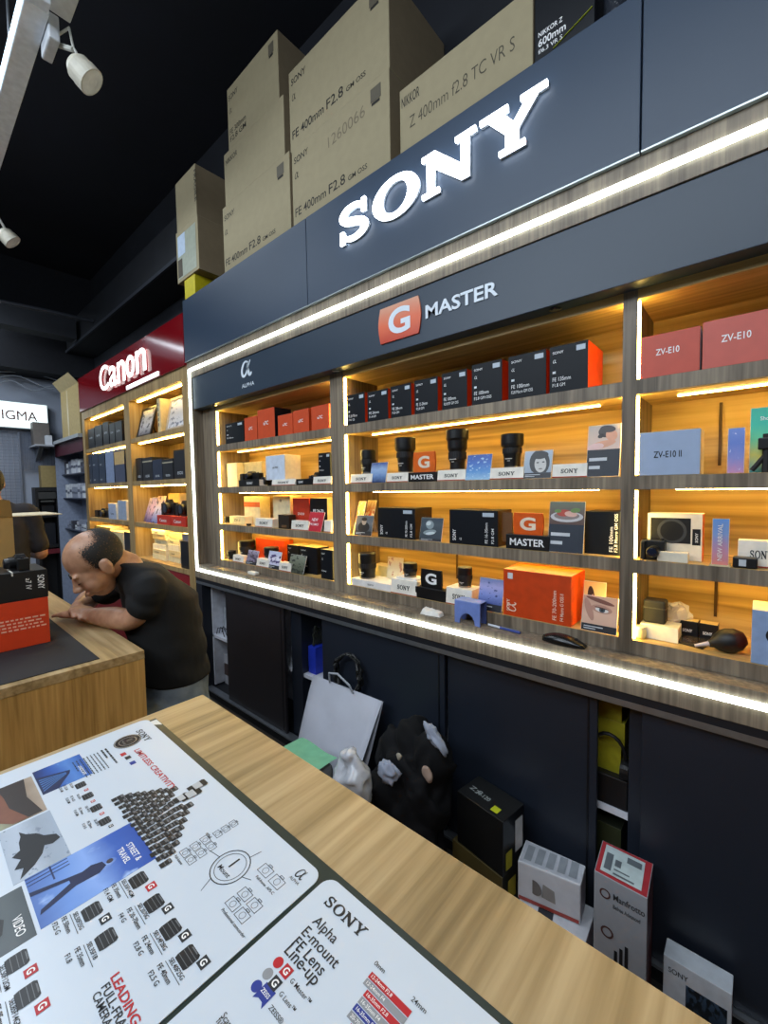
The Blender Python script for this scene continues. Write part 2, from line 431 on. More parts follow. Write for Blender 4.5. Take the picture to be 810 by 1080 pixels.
# slab serif letters
def slab(ch):
    if ch == 'N':
        return [[(0, 0), (.30, 0), (.30, .11), (.21, .11), (.21, .62), (.66, 0), (.79, 0), (.79, .89), (.90, .89), (.90, 1), (.58, 1), (.58, .89), (.67, .89), (.67, .36), (.24, 1), (0, 1), (0, .89), (.09, .89), (.09, .11), (0, .11)]]
    if ch == 'Y':
        return [[(.30, 0), (.68, 0), (.68, .11), (.58, .11), (.58, .42), (.86, .89), (.98, .89), (.98, 1), (.62, 1), (.62, .89), (.70, .89), (.52, .57), (.35, .89), (.43, .89), (.43, 1), (0, 1), (0, .89), (.11, .89), (.40, .40), (.40, .11), (.30, .11)]]
    if ch == 'O':
        return None
    return None
def ribbon(mbb, path, o, xd, ud, s, sx, depth):
    vs = []; n = len(path); o, xd, ud = V(o), V(xd), V(ud); nn = xd.cross(ud)
    for i, (x, y, wx) in enumerate(path):
        x0, y0 = path[max(i - 1, 0)][:2]; x1, y1 = path[min(i + 1, n - 1)][:2]
        ln = math.hypot(x1 - x0, y1 - y0) or 1; nx, ny = -(y1 - y0) / ln, (x1 - x0) / ln
        for dd in (0, depth):
            for sg in (-1, 1):
                vs.append(o + xd * sx * (x + nx * wx * sg / 2) + ud * s * (y + ny * wx * sg / 2) + nn * dd)
    fs = []
    for i in range(n - 1):
        a = 4 * i; b = a + 4
        fs += [(a + 2, b + 2, b + 3, a + 3), (a, a + 1, b + 1, b), (a, b, b + 2, a + 2), (a + 1, a + 3, b + 3, b + 1)]
    fs += [(0, 2, 3, 1), (4 * n - 4, 4 * n - 3, 4 * n - 1, 4 * n - 2)]
    return mbb.add(vs, fs)
def slab_letter(ch, o, xd, ud, h, wd, depth, mbb=None):
    m = mbb or MB(); o, xd, ud = V(o), V(xd), V(ud); n = xd.cross(ud)
    pol = slab(ch)
    if pol:
        for pl in pol:
            mxx = max(p[0] for p in pl)
            # n direction: prism extrudes along xd x ud
            m.prism([(p[0] / mxx * wd, p[1] * h) for p in pl], o, xd, ud, depth)
    elif ch == 'O':
        k = 36; vs = []
        for i in range(k):
            q = 2 * PI * i / k; c, s_ = math.cos(q), math.sin(q)
            for dd in (0, depth):
                vs.append(o + xd * wd * (.5 + .28 * c) + ud * h * (.5 + .40 * s_) + n * dd)
                vs.append(o + xd * wd * (.5 + .5 * c) + ud * h * (.5 + .52 * s_) + n * dd)
        fs = []
        for i in range(k):
            a = 4 * i; b = 4 * ((i + 1) % k)
            fs += [(a + 2, a + 3, b + 3, b + 2), (a, b, b + 1, a + 1), (a + 1, b + 1, b + 3, a + 3), (a, a + 2, b + 2, b)]
        m.add(vs, fs)
    elif ch == 'S':
        key = [(.82, .74, .10), (.74, .86, .12), (.60, .93, .13), (.42, .945, .14), (.24, .89, .17), (.15, .76, .21), (.22, .63, .21), (.40, .55, .20), (.60, .48, .20), (.80, .38, .21), (.86, .25, .21), (.77, .12, .17), (.58, .06, .14), (.40, .065, .13), (.24, .13, .12), (.15, .26, .10)]
        path = []
        for i in range(len(key) - 1):
            p0, p1, p2, p3 = key[max(i - 1, 0)], key[i], key[i + 1], key[min(i + 2, len(key) - 1)]
            for q in range(4):
                t = q / 4
                path.append(tuple(.5 * (2 * p1[j] + (p2[j] - p0[j]) * t + (2 * p0[j] - 5 * p1[j] + 4 * p2[j] - p3[j]) * t * t + (3 * p1[j] - p0[j] - 3 * p2[j] + p3[j]) * t ** 3) for j in range(3)))
        path.append(key[-1])
        ribbon(m, path, o, xd, ud, h, wd, depth)
        m.prism([(.78 * wd, .64 * h), (.90 * wd, .64 * h), (.90 * wd, 1.0 * h), (.78 * wd, 1.0 * h)], o, xd, ud, depth)
        m.prism([(.06 * wd, 0), (.18 * wd, 0), (.18 * wd, .36 * h), (.06 * wd, .36 * h)], o, xd, ud, depth)
    return m
def sony(mbb, o, xd, ud, wd, h, depth=.0004):
    """the four slab serif letters on one plane"""
    x = 0
    for ch, w_, gap in (('S', .185, .03), ('O', .245, .02), ('N', .25, .02), ('Y', .25, 0)):
        slab_letter(ch, V(o) + V(xd) * x * wd, xd, ud, h, w_ * wd, depth, mbb); x += w_ + gap
    return mbb
SIGN = glow('lit_sign_letters', (0.86, 0.93, 1.0), 7.0); SIDE = M('dfe6ee', .5)
for ch, pl, pr in (('S', 357, 388.5), ('O', 393, 441), ('N', 445, 501.5), ('Y', 506, 577)):
    a = PY(pl, 300 - .0, D - .012).x; b = PY(pr, 170, D - .012).x
    # column x of both ends at the sign's own height
    a = PY(pl, 251 - (pl - 357) * .70, D - .03).x; b = PY(pr, 251 - (pr - 357) * .70, D - .03).x
    o = V((a, D - .022, z(1.082)))
    slab_letter(ch, o, XD, UZ, .150, b - a, .009).build('letter', SIGN, sonyp)
    slab_letter(ch, o + V((0, .010, 0)), XD, UZ, .150, b - a, .010).build('letter_back', SIDE, sonyp)
# ------------------------------------------------------------------ lower cabinet with sliding doors
ZA += .0006; ZB += .0006; ZC += .0006; ZD += .0006
lc = thing('sliding_door_cabinet', 'long dark floor cabinet with sliding doors below the display cabinet', 'cabinet', (-1.05, 1.6, 0))
DK = M('1c222d', .42, var=.06, scale=4); DKB = M('221f23', .42, var=.06, scale=4); INN = M('c9ccd6', .6)
b = MB()
b.box(XL, XR, D + .03, DB, 0, z(-1.425)); b.box(XL, XR, D + .004, DB, z(-.66), z(-.6205))
b.build('carcass', M('14171e', .5), lc)
MB().box(XL, XL + .085, D + .004, DB, z(-1.425), z(-.66)).build('side_panel', M('171b24', .5), lc)
MB().box(XL, XR, DB - .015, DB, z(-1.425), z(-.66)).build('back_panel', INN, lc)
MB().box(XL + .085, XR, D + .07, DB - .016, z(-1.06), z(-1.04)).build('shelf', INN, lc)
MB().box(XL, XR, D + .003, D + .016, z(-.664), z(-.645)).build('top_rail', M('8f969f', .3, .8), lc)
MB().box(XL, XR, D + .004, D + .05, z(-1.4245), z(-1.415)).build('bottom_rail', M('9aa0a8', .3, .8), lc)
def dx(px, py): return PY(px, py, D + .02).x
for x0, x1, m, yy in ((dx(238, 650), dx(300, 700), DKB, .022), (dx(340, 700), dx(469, 780), DK, .022), (dx(469.5, 780), dx(627, 860), DK, .040), (dx(675, 860), .93, DK, .022)):
    d = MB().box(x0, x1, D + yy, D + yy + .016, z(-1.414), z(-.665)).build('door', m, lc, .002)
    MB().box(x1 - .03, x1 - .024, D + yy - .002, D + yy, z(-1.40), z(-.68)).build('edge_strip', M('0f1218', .35), d)
for x0, x1 in ((dx(302, 700), dx(312.5, 700)), (dx(336.5, 700), dx(340, 700)), (dx(660, 800), dx(674.5, 800))):
    MB().box(x0, x1, D + .06, DB - .016, z(-1.4145), z(-.665)).build('divider', DK, lc)
MB().box(XL + .086, XL + .10, D + .07, DB - .016, z(-1.4145), z(-.665)).build('liner', INN, lc)
# ------------------------------------------------------------------ red-signed cabinet further down the wall
CX0, CX1 = -5.655, -3.062
WOODC = wood('oak_laminate', '7d6340', 'a08455', 'b59b6c', 2, 60, 9)
cc = thing('display_cabinet', 'oak display cabinet under the red sign, next to the grey-brown one', 'display cabinet', (-4.35, 1.6, 0))
CZ = [z(.80), z(.472), z(.095), z(-.268), z(-.585)]
q = MB().box(CX0, CX0 + .09, D, DB, z(-.62), z(.885)).build('side_panel', WOODC, cc)
MB().box(-4.345, -4.215, D, DB, z(-.62), z(.80)).build('divider', WOODC, cc)
MB().box(-3.15, CX1, D, DB, 0, z(.885)).build('side_panel', WOODC, cc)
MB().box(CX0 + .09, -3.15, D, DB, z(.80), z(.885)).build('top_board', WOODC, cc)
MB().box(CX0 + .09, -3.15, DB, DB + .01, z(-.62), z(.80)).build('back_panel', WOODC, cc)
for a, b in ((CX0 + .09, -4.345), (-4.215, -3.15)):
    for zz in CZ[1:4]:
        MB().box(a, b, D + .004, DB, zz - .04, zz).build('shelf', WOODC, cc)
    for zz in (CZ[0], CZ[1] - .04, CZ[2] - .04, CZ[3] - .04):
        MB().box(a + .05, b - .03, D + .05, D + .064, zz - .009, zz - .001).build('warm_light_strip', WLED, cc)
MB().box(CX0 + .09, -3.15, D + .002, DB, z(-.62), CZ[4]).build('bottom_board', WOODC, cc)
REDD = M('8e1218', .35, var=.05)
MB().box(CX0, -3.16, D + .01, DB, 0, z(-.6205)).build('lower_cupboard', REDD, cc)
CZ = [q_ + .0006 for q_ in CZ]
RED = M('7d0b16', .12, var=.04, scale=3)
cs = thing('sign_board', 'glossy dark red sign board with white lit letters over the oak cabinet', 'sign', (-4.35, D, z(.886)))
MB().box(CX0, CX1, D - .015, D + .02, z(.886), z(1.245)).build('panel', RED, cs, .002)
xs = [PY(p, 392, D).x for p in (106, 117.5, 127.5, 137, 147, 156.5)]
a = PY(106, 409, D - .03); b = PY(156, 392, D - .03)
SIGN2 = glow('lit_white_letters', (1.0, 0.97, 0.95), 1.7)
for i, (ch, hh) in enumerate(zip('Canon', (.232, .185, .185, .185, .185))):
    x0 = a.x + (b.x - a.x) * (0, .235, .425, .61, .80)[i]; x1 = a.x + (b.x - a.x) * (.225, .415, .60, .785, 1.0)[i]
    MB().text(ch, V((x0, D - .030, z(.972))), XD, UZ, (x1 - x0) * .90, hh, .006, depth=.006).build('letter', SIGN2, cs)
a = PY(133.5, 413.5, D - .02); b = PY(167, 397.5, D - .02)
MB().box(a.x, b.x, D - .022, D - .0155, z(.893), z(.925)).build('lit_strapline', glow('lit_strapline', (.9, .95, 1), 1.6), cs)
# ------------------------------------------------------------------ product builders
def xz(pl, pr, pt, Y, zb):
    """x range and top height of an upright front face standing on zb at depth Y"""
    zt = PY((pl + pr) / 2, pt, Y).z if not isinstance(pt, tuple) else (PY(pl, pt[0], Y).z + PY(pr, pt[1], Y).z) / 2
    pm = (pt if not isinstance(pt, tuple) else (pt[0] + pt[1]) / 2) + 10
    x0, x1 = PY(pl, pm, Y).x, PY(pr, pm, Y).x
    if x0 < -3.05 and zb > .85 and -4.349 < (x0 + x1) / 2 <= -4.211: x1 = max(x1, -4.211 + .6 * (x1 - x0)); x0 = -4.211
    if zb > .85 and zb < 2.0:                        # keep inside the compartment it stands in
        for a, b in BAYS + ([(CX0 + .093, -4.349), (-4.211, -3.154)] if x0 < -3.05 else []):
            if (Y >= DC or x0 < -3.05) and a < (x0 + x1) / 2 < b: x0, x1 = max(x0, a + .0085), min(x1, b - .007)
        for lo, hi in ([(ZA, ZT), (ZB, z(.267)), (ZC, z(-.016)), (ZD, z(-.271))] if x0 > -3.0 else []):
            if abs(zb - lo) < .06: zt = min(zt, hi - .010)
    return x0, x1, zt
def lens_box(label, pl, pr, pt, Y, zb, depth, lines, side=ORANGE, front=BOXBLK, group='lens boxes on the top shelf', rot=False, sticker=True, head=True, col=WTXT, name='lens_box', cat='box', brand='SONY', top=None, zback=None):
    x0, x1, zt = xz(pl, pr, pt, Y, zb); w_, h_ = x1 - x0, zt - zb
    t = thing(name, label, cat, ((x0 + x1) / 2, Y, zb), group)
    MB().box(x0 + .002, x1 - .002, Y, min(Y + depth, DB - .002), zb, zt, [0, 0, 1, 1, 2, 0]).build('carton', [front, side, top or front], t, .0012)
    m = MB(); e = Y - .0006
    if not rot:
        if head:
            m.text(brand, V((x0 + .10 * w_, e, zt - .17 * h_)), XD, UZ, .28 * w_, .055 * h_, .004)
            alpha_strokes(m, V((x0 + .11 * w_, e, zt - .36 * h_)), XD, UZ, .07 * h_, 1.3)
        for i, (s, hh, ww) in enumerate(lines):
            m.text(s, V((x0 + .10 * w_, e, zb + (.24 - .12 * i) * h_)), XD, UZ, ww * .9 * w_, hh * .72 * h_, .0)
    else:
        if head:
            m.text(brand, V((x0 + .15 * w_, e, zb + .10 * h_)), UZ, -XD, .32 * h_, .07 * w_, .01)
            alpha_strokes(m, V((x0 + .27 * w_, e, zb + .12 * h_)), UZ, -XD, .045 * w_, 1.3)
        for i, (s, hh, ww) in enumerate(lines):
            m.text(s, V((x0 + (.80 + .12 * i) * w_, e, zb + .08 * h_)), UZ, -XD, ww * .92 * h_, hh * .72 * w_, .003)
    m.build('lettering', col, t)
    if sticker:
        MB().box(x1 - .30 * w_, x1 - .08 * w_, Y - .0008, Y - .0002, zt - .18 * h_, zt - .07 * h_).build('sticker', M('b9c4cf', .5), t)
        if lines and not rot: MB().box(x0 + .10 * w_, x0 + .18 * w_, Y - .0008, Y - .0002, zb + .41 * h_, zb + .46 * h_).build('sticker', M('d9dde2', .5), t)
    return t
def plain_box(label, x0, x1, y0, y1, z0, z1, mats, name='product_box', cat='box', group=None, bev=.0012, txt=None, tcol=WTXT, flaps=False, rz=0, band=None):
    """carton with a printed front; mats = front, side, top"""
    cx, cy = (x0 + x1) / 2, (y0 + y1) / 2
    t = thing(name, label, cat, (cx, cy, z0), group)
    T = Matrix.Translation((cx, cy, 0)) @ Matrix.Rotation(rz, 4, 'Z') @ Matrix.Translation((-cx, -cy, 0))
    MB(T).box(x0, x1, y0, y1, z0, z1, [0, 0, 1, 1, 2, 2]).build('carton', list(mats), t, bev)
    w_, h_ = x1 - x0, z1 - z0
    if txt:
        m = MB(T)
        for s, u, v, ww, hh in txt: m.text(s, V((x0 + u * w_, y0 - .0006, z0 + v * h_)), XD, UZ, ww * w_, hh * h_, .012)
        m.build('lettering', tcol, t)
    if band: MB(T).box(x0 - .0005, x1 + .0005, y0 - .0007, y0, z0 + band[0] * h_, z0 + band[1] * h_).build('printed_band', band[2], t)
    return t
def leaning(x0, x1, Y, zb, h, tilt):
    """frame of a card leaning back by tilt, its lower edge on zb"""
    return Matrix.Translation((x0, Y, zb)) @ Matrix.Rotation(-tilt, 4, 'X')
def card(label, pl, pr, pt, pb, zb, Y, pic, strip=None, tilt=.22, name='photo_card', cat='card', group='picture cards on the shelves', txt=None, base=WHITE, strip_h=.22, shapes=()):
    x0, x1, zt = xz(pl, pr, pt, Y + .02, zb); w_ = x1 - x0; h_ = (zt - zb) / math.cos(tilt)
    t = thing(name, label, cat, ((x0 + x1) / 2, Y, zb), group)
    T = Matrix.Translation((x0, Y + .002, zb + .001)) @ Matrix.Rotation(-tilt, 4, 'X')
    MB(T).box(0, w_, 0, .0025, 0, h_).build('board', base, t)
    s0 = strip_h * h_ if strip else 0
    MB(T).box(.0008, w_ - .0008, -.0006, -.0001, s0, h_ - .0008).build('picture', pic, t)
    if strip:
        MB(T).box(.0008, w_ - .0008, -.0008, -.0001, .0008, s0).build('caption_strip', strip, t)
        m = MB(T)
        for i in range(2):
            m.box(.08 * w_, (.62 - .2 * i) * w_, -.0012, -.0009, s0 * (.58 - .3 * i), s0 * (.70 - .3 * i))
        m.build('caption_lines', M('c9cdd2', .6), t)
    if txt:
        m = MB(T)
        for s, u, v, ww, hh in txt: m.text(s, V((u * w_, -.0012, v * h_)), XD, UZ, ww * w_, hh * h_, .01)
        m.build('lettering', WTXT, t)
    for k_, (hx, els) in enumerate(shapes):
        m = MB(T)
        for u, v, ru, rv, rot in els:
            ca, sa = math.cos(rot), math.sin(rot); hp_ = h_ - s0
            pts = []
            for q in range(20):
                a = 2 * PI * q / 20; ex, ez = ru * math.cos(a), rv * math.sin(a)
                pts.append((min(max(u + ex * ca - ez * sa, .012), .988) * w_, s0 + min(max(v + ex * sa + ez * ca, .005), .99) * hp_))
            m.poly(pts, V((0, -.0009 - .0002 * k_, 0)), XD, UZ)
        m.build('printed_motif', M(hx, .4, var=.08), t)
    # the folded strut behind
    d = h_ * math.sin(tilt) + .012
    MB().add([V((x0 + .3 * w_, Y + .003 + h_ * .7 * math.sin(tilt), zb + h_ * .7 * math.cos(tilt))), V((x0 + .7 * w_, Y + .003 + h_ * .7 * math.sin(tilt), zb + h_ * .7 * math.cos(tilt))), V((x0 + .7 * w_, Y + d + .01, zb + .0005)), V((x0 + .3 * w_, Y + d + .01, zb + .0005))], [(0, 1, 2, 3)]).build('strut', base, t)
    return t
def brand_block(label, pl, pr, pt, zb, Y, depth=.07, txt='SONY', group='white branded blocks', h=None, slim=False):
    """white wedge-fronted plinth with the maker's name and a red foot line"""
    x0, x1, zt = xz(pl, pr, pt, Y, zb); w_ = x1 - x0; h = h or max(.02, zt - zb)
    t = thing('display_block', label, 'display block', ((x0 + x1) / 2, Y, zb), group)
    MB().add([(x0, Y, zb), (x1, Y, zb), (x1, Y + depth, zb), (x0, Y + depth, zb), (x0, Y + .006, zb + h), (x1, Y + .006, zb + h), (x1, Y + depth, zb + h), (x0, Y + depth, zb + h)],
             [(0, 1, 5, 4), (2, 3, 7, 6), (3, 0, 4, 7), (1, 2, 6, 5), (4, 5, 6, 7), (3, 2, 1, 0)]).build('body', M('ece6da', .45), t, .0012)
    up_ = V((0, .006, h)).normalized()
    m = MB(); m.box(x0, x1, Y - .0006, Y, zb + .001, zb + .0045); m.build('foot_line', M('a63a20', .5), t)
    if txt: sony(MB(), V((x0 + .26 * w_, Y + .0012, zb + .34 * h)), XD, up_, .48 * w_, .30 * h).build('lettering', INK, t)
    t['top'] = 0; del t['top']
    return x0, x1, zb + h
def lens(label, cx, cy, zb, r, h, kind=0, group='lenses on show', ax=None):
    """interchangeable lens standing on its mount, with ribbed rings"""
    t = thing('camera_lens', label, 'lens', (cx, cy, zb), group)
    if kind == 0:      # wide hood on top, narrowing to the mount
        prof = [(.66 * r, 0), (.70 * r, .05 * h), (.70 * r, .10 * h), (.74 * r, .30 * h), (.80 * r, .42 * h), (.80 * r, .60 * h), (.98 * r, .66 * h), (r, .72 * h), (r, .985 * h), (.96 * r, h)]
    elif kind == 1:    # nearly straight barrel
        prof = [(.86 * r, 0), (.88 * r, .06 * h), (.86 * r, .10 * h), (.92 * r, .32 * h), (.97 * r, .40 * h), (.97 * r, .62 * h), (r, .66 * h), (r, .97 * h), (.95 * r, h)]
    else:              # long stepped tele
        prof = [(.62 * r, 0), (.66 * r, .04 * h), (.66 * r, .2 * h), (.74 * r, .24 * h), (.74 * r, .46 * h), (.86 * r, .54 * h), (.88 * r, .72 * h), (r, .78 * h), (r, .98 * h), (.95 * r, h)]
    MB().lathe(prof, (cx, cy, zb), seg=32).build('barrel', LENSBLK, t, smooth=False)
    rr = .83 * r if kind == 0 else (.99 * r if kind == 1 else .78 * r)
    z0, z1 = (.43, .58) if kind == 0 else ((.42, .60) if kind == 1 else (.27, .44))
    g = MB()
    for i in range(30):
        q = 2 * PI * i / 30; c, s = math.cos(q), math.sin(q)
        g.bar((cx + c * rr, cy + s * rr, zb + z0 * h), (cx + c * rr, cy + s * rr, zb + z1 * h), .0022 * r / .03, .002, (c, s, 0))
    g.lathe([(rr - .0005, z0 * h), (rr, z0 * h + .001), (rr, z1 * h - .001), (rr - .0005, z1 * h)], (cx, cy, zb), seg=32).build('grip_ring', RUBBER, t)
    MB().lathe([(.9 * r, h - .002), (.88 * r, h + .0006), (.2 * r, h + .003)], (cx, cy, zb), seg=28).build('front_cap', M('1d1e22', .5), t)
    MB().lathe([(prof[0][0] + .001, .0), (prof[0][0] + .0012, .005), (prof[0][0], .007)], (cx, cy, zb), seg=28, cap=False).build('mount_ring', M('8d8478', .35, .7), t)
    m = MB(); yy = cy - prof[3][0] - .0006
    m.box(cx - .32 * r, cx + .32 * r, yy - .0008, yy + .002, zb + .25 * h, zb + .275 * h); m.box(cx - .12 * r, cx + .12 * r, yy - .0008, yy + .002, zb + .19 * h, zb + .21 * h)
    m.build('engraving', M('b9b9b4', .5), t)
    return t
def lens_px(label, pl, pr, pt, zb, Y, kind=0, **k):
    x0, x1, zt = xz(pl, pr, pt, Y, zb)
    r = (x1 - x0) / 2 * .80                                # the oblique view widens a round barrel
    return lens(label, (x0 + x1) / 2, Y, zb, r, zt - zb, kind, **k)
def g_stand(label, pl, pr, pt, zb, Y, plate, letter, base_l, base_r, base_pt, word=None):
    x0, x1, zt = xz(pl, pr, pt, Y + .012, zb); bx0, bx1, bz = xz(base_l, base_r, base_pt, Y, zb)
    t = thing('logo_stand', label, 'logo stand', ((x0 + x1) / 2, Y, zb), 'G logo stands')
    MB().box(bx0, bx1, Y, Y + .04, zb, bz).build('base', BLACK, t, .0015)
    h_ = zt - bz
    MB().prism(gplaque((x1 - x0) * .93, h_, .035), V(((x0 + x1) / 2, Y + .022, bz + h_ / 2)), XD, UZ, .010).build('plaque', plate, t, .001)
    MB().text('G', V(((x0 + x1) / 2, Y + .0112, bz + .2 * h_)), XD, UZ, .52 * (x1 - x0), .60 * h_, .035, align='c').build('letter', letter, t)
    if word: MB().text(word, V((bx0 + .10 * (bx1 - bx0), Y - .0006, zb + .25 * (bz - zb))), XD, UZ, .8 * (bx1 - bx0), .5 * (bz - zb), .02).build('lettering', WTXT, t)
    return t
def camera(label, x0, x1, y0, zb, h, group='cameras on the shelves', body=BLACK, hump=True, rz=0):
    cx = (x0 + x1) / 2; w_ = x1 - x0
    t = thing('camera', label, 'camera', (cx, y0, zb), group)
    T = Matrix.Translation((cx, y0 + .03, zb)) @ Matrix.Rotation(rz, 4, 'Z')
    bz = h * (.78 if hump else .95)
    m = MB(T).box(-w_ / 2, w_ / 2, -.016, .018, 0, bz)
    m.box(-w_ / 2, -w_ / 2 + .2 * w_, -.03, -.014, .0, bz * .96)
    if hump: m.add([(-.17 * w_, -.02, bz), (.17 * w_, -.02, bz), (.17 * w_, .016, bz), (-.17 * w_, .016, bz), (-.10 * w_, -.016, h), (.10 * w_, -.016, h), (.10 * w_, .012, h), (-.10 * w_, .012, h)], [(0, 1, 5, 4), (2, 3, 7, 6), (3, 0, 4, 7), (1, 2, 6, 5), (4, 5, 6, 7), (3, 2, 1, 0)])
    m.build('body', body, t, .002)
    l = MB(T); r = min(.36 * h, .28 * w_)
    l.lathe([(r * .9, -.014), (r, 0), (r, .018), (r * .92, .03), (r * .8, .032)], V((.05 * w_, -.018, .44 * h)), (0, -1, 0), 24).build('lens_barrel', LENSBLK, t)
    MB(T).lathe([(r * .72, .0325), (r * .4, .034)], V((.05 * w_, -.018, .44 * h)), (0, -1, 0), 20).build('front_glass', GLASS, t)
    MB(T).lathe([(.006, 0), (.006, .005)], V((.34 * w_, 0, bz)), (0, 0, 1), 12).build('dial', M('2c2c30', .4, .5), t)
    return t
# ------------------------------------------------------------------ middle bay, top row of lens boxes
F0 = DC + .006
SILV = M('8d9298', .4); GREYT = M('c2c8ce', .5)
rows = [(365.5, 385, (416.5, 414), ['FE 20-70mm', 'F4 G'], 'smallest dark lens box, at the left end of the middle top row'),
        (387, 409.5, (413.5, 410), ['FE 24mm', 'F1.4 GM'], 'dark lens box second from the left on the middle top row'),
        (411.5, 434, (408, 403.5), ['FE 28mm', 'F2.8 GM'], 'dark lens box third from the left on the middle top row'),
        (436.5, 462, (402, 396.5), ['FE 12-24mm', 'F2.8 GM'], 'dark lens box reading FE 12-24mm on the top shelf'),
        (465.5, 493, (395, 388), ['FE 100mm', 'F2.8 STF GM OSS'], 'dark lens box fifth on the middle top row, right of the FE 12-24mm box'),
        (497, 530, (386, 377.5), ['FE 100mm', 'F2.8 GM OSS'], 'dark lens box sixth on the middle top row, left of the two widest'),
        (535.5, 576.7, (377, 367.5), ['FE 100mm', 'F2.8 Macro GM OSS'], 'wide dark lens box second from the right end of the middle top row'),
        (579, 621, (367, 357.5), ['FE 135mm', 'F1.8 GM'], 'dark lens box reading FE 135mm with a bright orange side, right end of row')]
for pl, pr, pt, ln, lb in rows:
    lens_box(lb, pl, pr, pt, F0, ZA, .17 if pl > 530 else .10, [(ln[0], .12, .52), (ln[1], .10, .36 if len(ln[1]) < 8 else .62)])
for bx in (386, 410.3, 435.2, 463.6, 495, 532.6):      # orange flaps showing between the boxes are the boxes' own sides
    pass
# ---- second row
WB = F0
BL2 = [(369.5, 392, 500, 'white branded block below the small lens at the left end of the second row'), (407.5, 430, 498.5, 'white branded block left of the orange logo stand, second row'),
       (461, 490.5, 495.5, 'white branded block right of the orange logo stand, second row'), (516.5, 552, 493, 'white branded block below the flared lens on the second row'),
       (582, 619, 489, 'white branded block with no lens on it, beside the tall food leaflet')]
tops = [brand_block(lb, a, b, c, ZB, WB, .085) for a, b, c, lb in BL2]
lens_px('small black zoom lens at the left end of the second middle row', 381, 396, 475, tops[0][2], WB + .045, 1)
lens_px('black lens with a wide hood left of the orange logo stand', 416.7, 438.5, 462, tops[1][2], WB + .045, 0)
lens_px('tall black stepped lens right of the orange logo stand', 469.5, 495.5, 453.5, tops[2][2] , WB + .045, 2)
lens_px('flared black wide lens between the blue card and the portrait card', 526.5, 554.5, 458, tops[3][2], WB + .045, 0)
card('small blue mountain card beside the leftmost lens of the second row', 392, 409, 488, 509, ZB, F0, photo(['20305a', '6d8ec0', '9ab4d8', '3c4c90'], None, 'Z', 5, .55, 3))
g_stand('orange logo stand reading MASTER on the second middle row', 435.5, 459, 476.5, ZB, F0, M('e0661c', .35), M('e9d6c0', .4), 430.5, 460.7, 498, 'MASTER')
card('blue seascape card in the middle of the second row', 493, 519, 479.5, 506, ZB, F0, photo(['8fb8d8', '3f86c8', '2a62b8', '2a4a9c'], '9cc4e0', 'Z', 7, .62, 1))
pc = card('black and white portrait card right of the flared lens', 553.5, 583, 475.5, 503, ZB, F0, photo(['8a98a8', '98a8b8', 'a8b4c0'], None, 'Z', 2), M('2a2d33', .5), strip_h=.2, shapes=(('16181c', [(.56, .45, .36, .58, .1)]), ('c4c2be', [(.60, .38, .21, .38, .1)]), ('16181c', [(.58, .78, .28, .17, .1), (.50, .45, .05, .03, 0), (.70, .47, .05, .03, 0)]), ('6a605c', [(.62, .17, .07, .03, 0)])))
lf = card('tall leaflet with a child at a table, right end of the second row', 620, 655.4, 448, 501, ZB, F0, photo(['d8b8a8', 'cdb09a', 'b0a698'], None, 'Z', 2), M('1f2530', .5), strip_h=.52, tilt=.16, shapes=(('2c1e1a', [(.56, .72, .24, .24, 0), (.40, .55, .10, .08, .6)]), ('d89a78', [(.72, .56, .17, .24, .2), (.45, .20, .42, .14, .25)]), ('2c1e1a', [(.60, .82, .24, .14, -.2)]), ('e0b8b0', [(.25, .12, .26, .14, .2)])))
# ---- third row
for i, (a, b, t_, lb, pal) in enumerate(((371, 382, 529, 'narrow orange brochure leaning at the far left of the third row', ['f0d090', 'e08030', 'f0c880']), (380, 393, 528, 'orange and cream brochure leaning behind the small portrait card', ['f0c070', 'd86020', 'f0e0b0']))):
    card(lb, a, b, t_, 560, ZC, F0 + .03 + .065 * i, photo(pal, 'fff0d0', 'Z', 6, .55, i + 4), None, .3, 'brochure', 'brochure', 'leaning brochures')
card('small dark portrait card in front of the orange brochures', 376, 394, 544, 565.5, ZC, F0, photo(['4a5058', '6a7078', '58606a'], None, 'Z', 3), M('22252b', .5), shapes=(('1c1f26', [(.5, .25, .34, .35, 0)]), ('b8a898', [(.5, .60, .13, .22, 0)]), ('241c1a', [(.5, .76, .16, .12, 0)])))
lens_box('long black lens box at the left of the third row', 398, 438, (536, 535.5), F0 + .01, ZC, .13, [('FE 70-200mm', .075, .55), ('F2.8 GM', .07, .45)], side=M('2a1c14', .5), rot=True, group='black lens boxes on the third row')
card('dark card with a white splash leaning right of the left black lens box', 444.5, 467.5, 546.5, 570, ZC, F0, photo(['39434c', '3a444c', '46525c', '39434c'], None, 'Z', 3), M('22262c', .5), strip_h=.12, shapes=(('8a989c', [(.45, .30, .30, .12, .2), (.42, .66, .18, .22, .3)]), ('c8d2d4', [(.48, .24, .22, .07, .2), (.36, .72, .12, .10, .5)])))
b2 = lens_box('black lens box reading FE 16-35mm with an open brown flap, third row', 473.5, 525.5, (538, 538), F0 + .004, ZC, .12, [('FE 16-35mm', .075, .62), ('F2.8 GM', .07, .45)], side=M('3a2414', .5), rot=True, group='black lens boxes on the third row')
x_ = PY(526, 555, F0).x
MB().box(x_, x_ + .04, F0 + .03, F0 + .033, ZC + .02, ZC + .13).build('open_flap', M('6a4420', .6), b2)
g_stand('orange logo stand reading MASTER on the third row', 541, 573, 541, ZC, F0, M('dd5a14', .35), M('f2dcc4', .4), 533.5, 579, 564.5, 'MASTER')
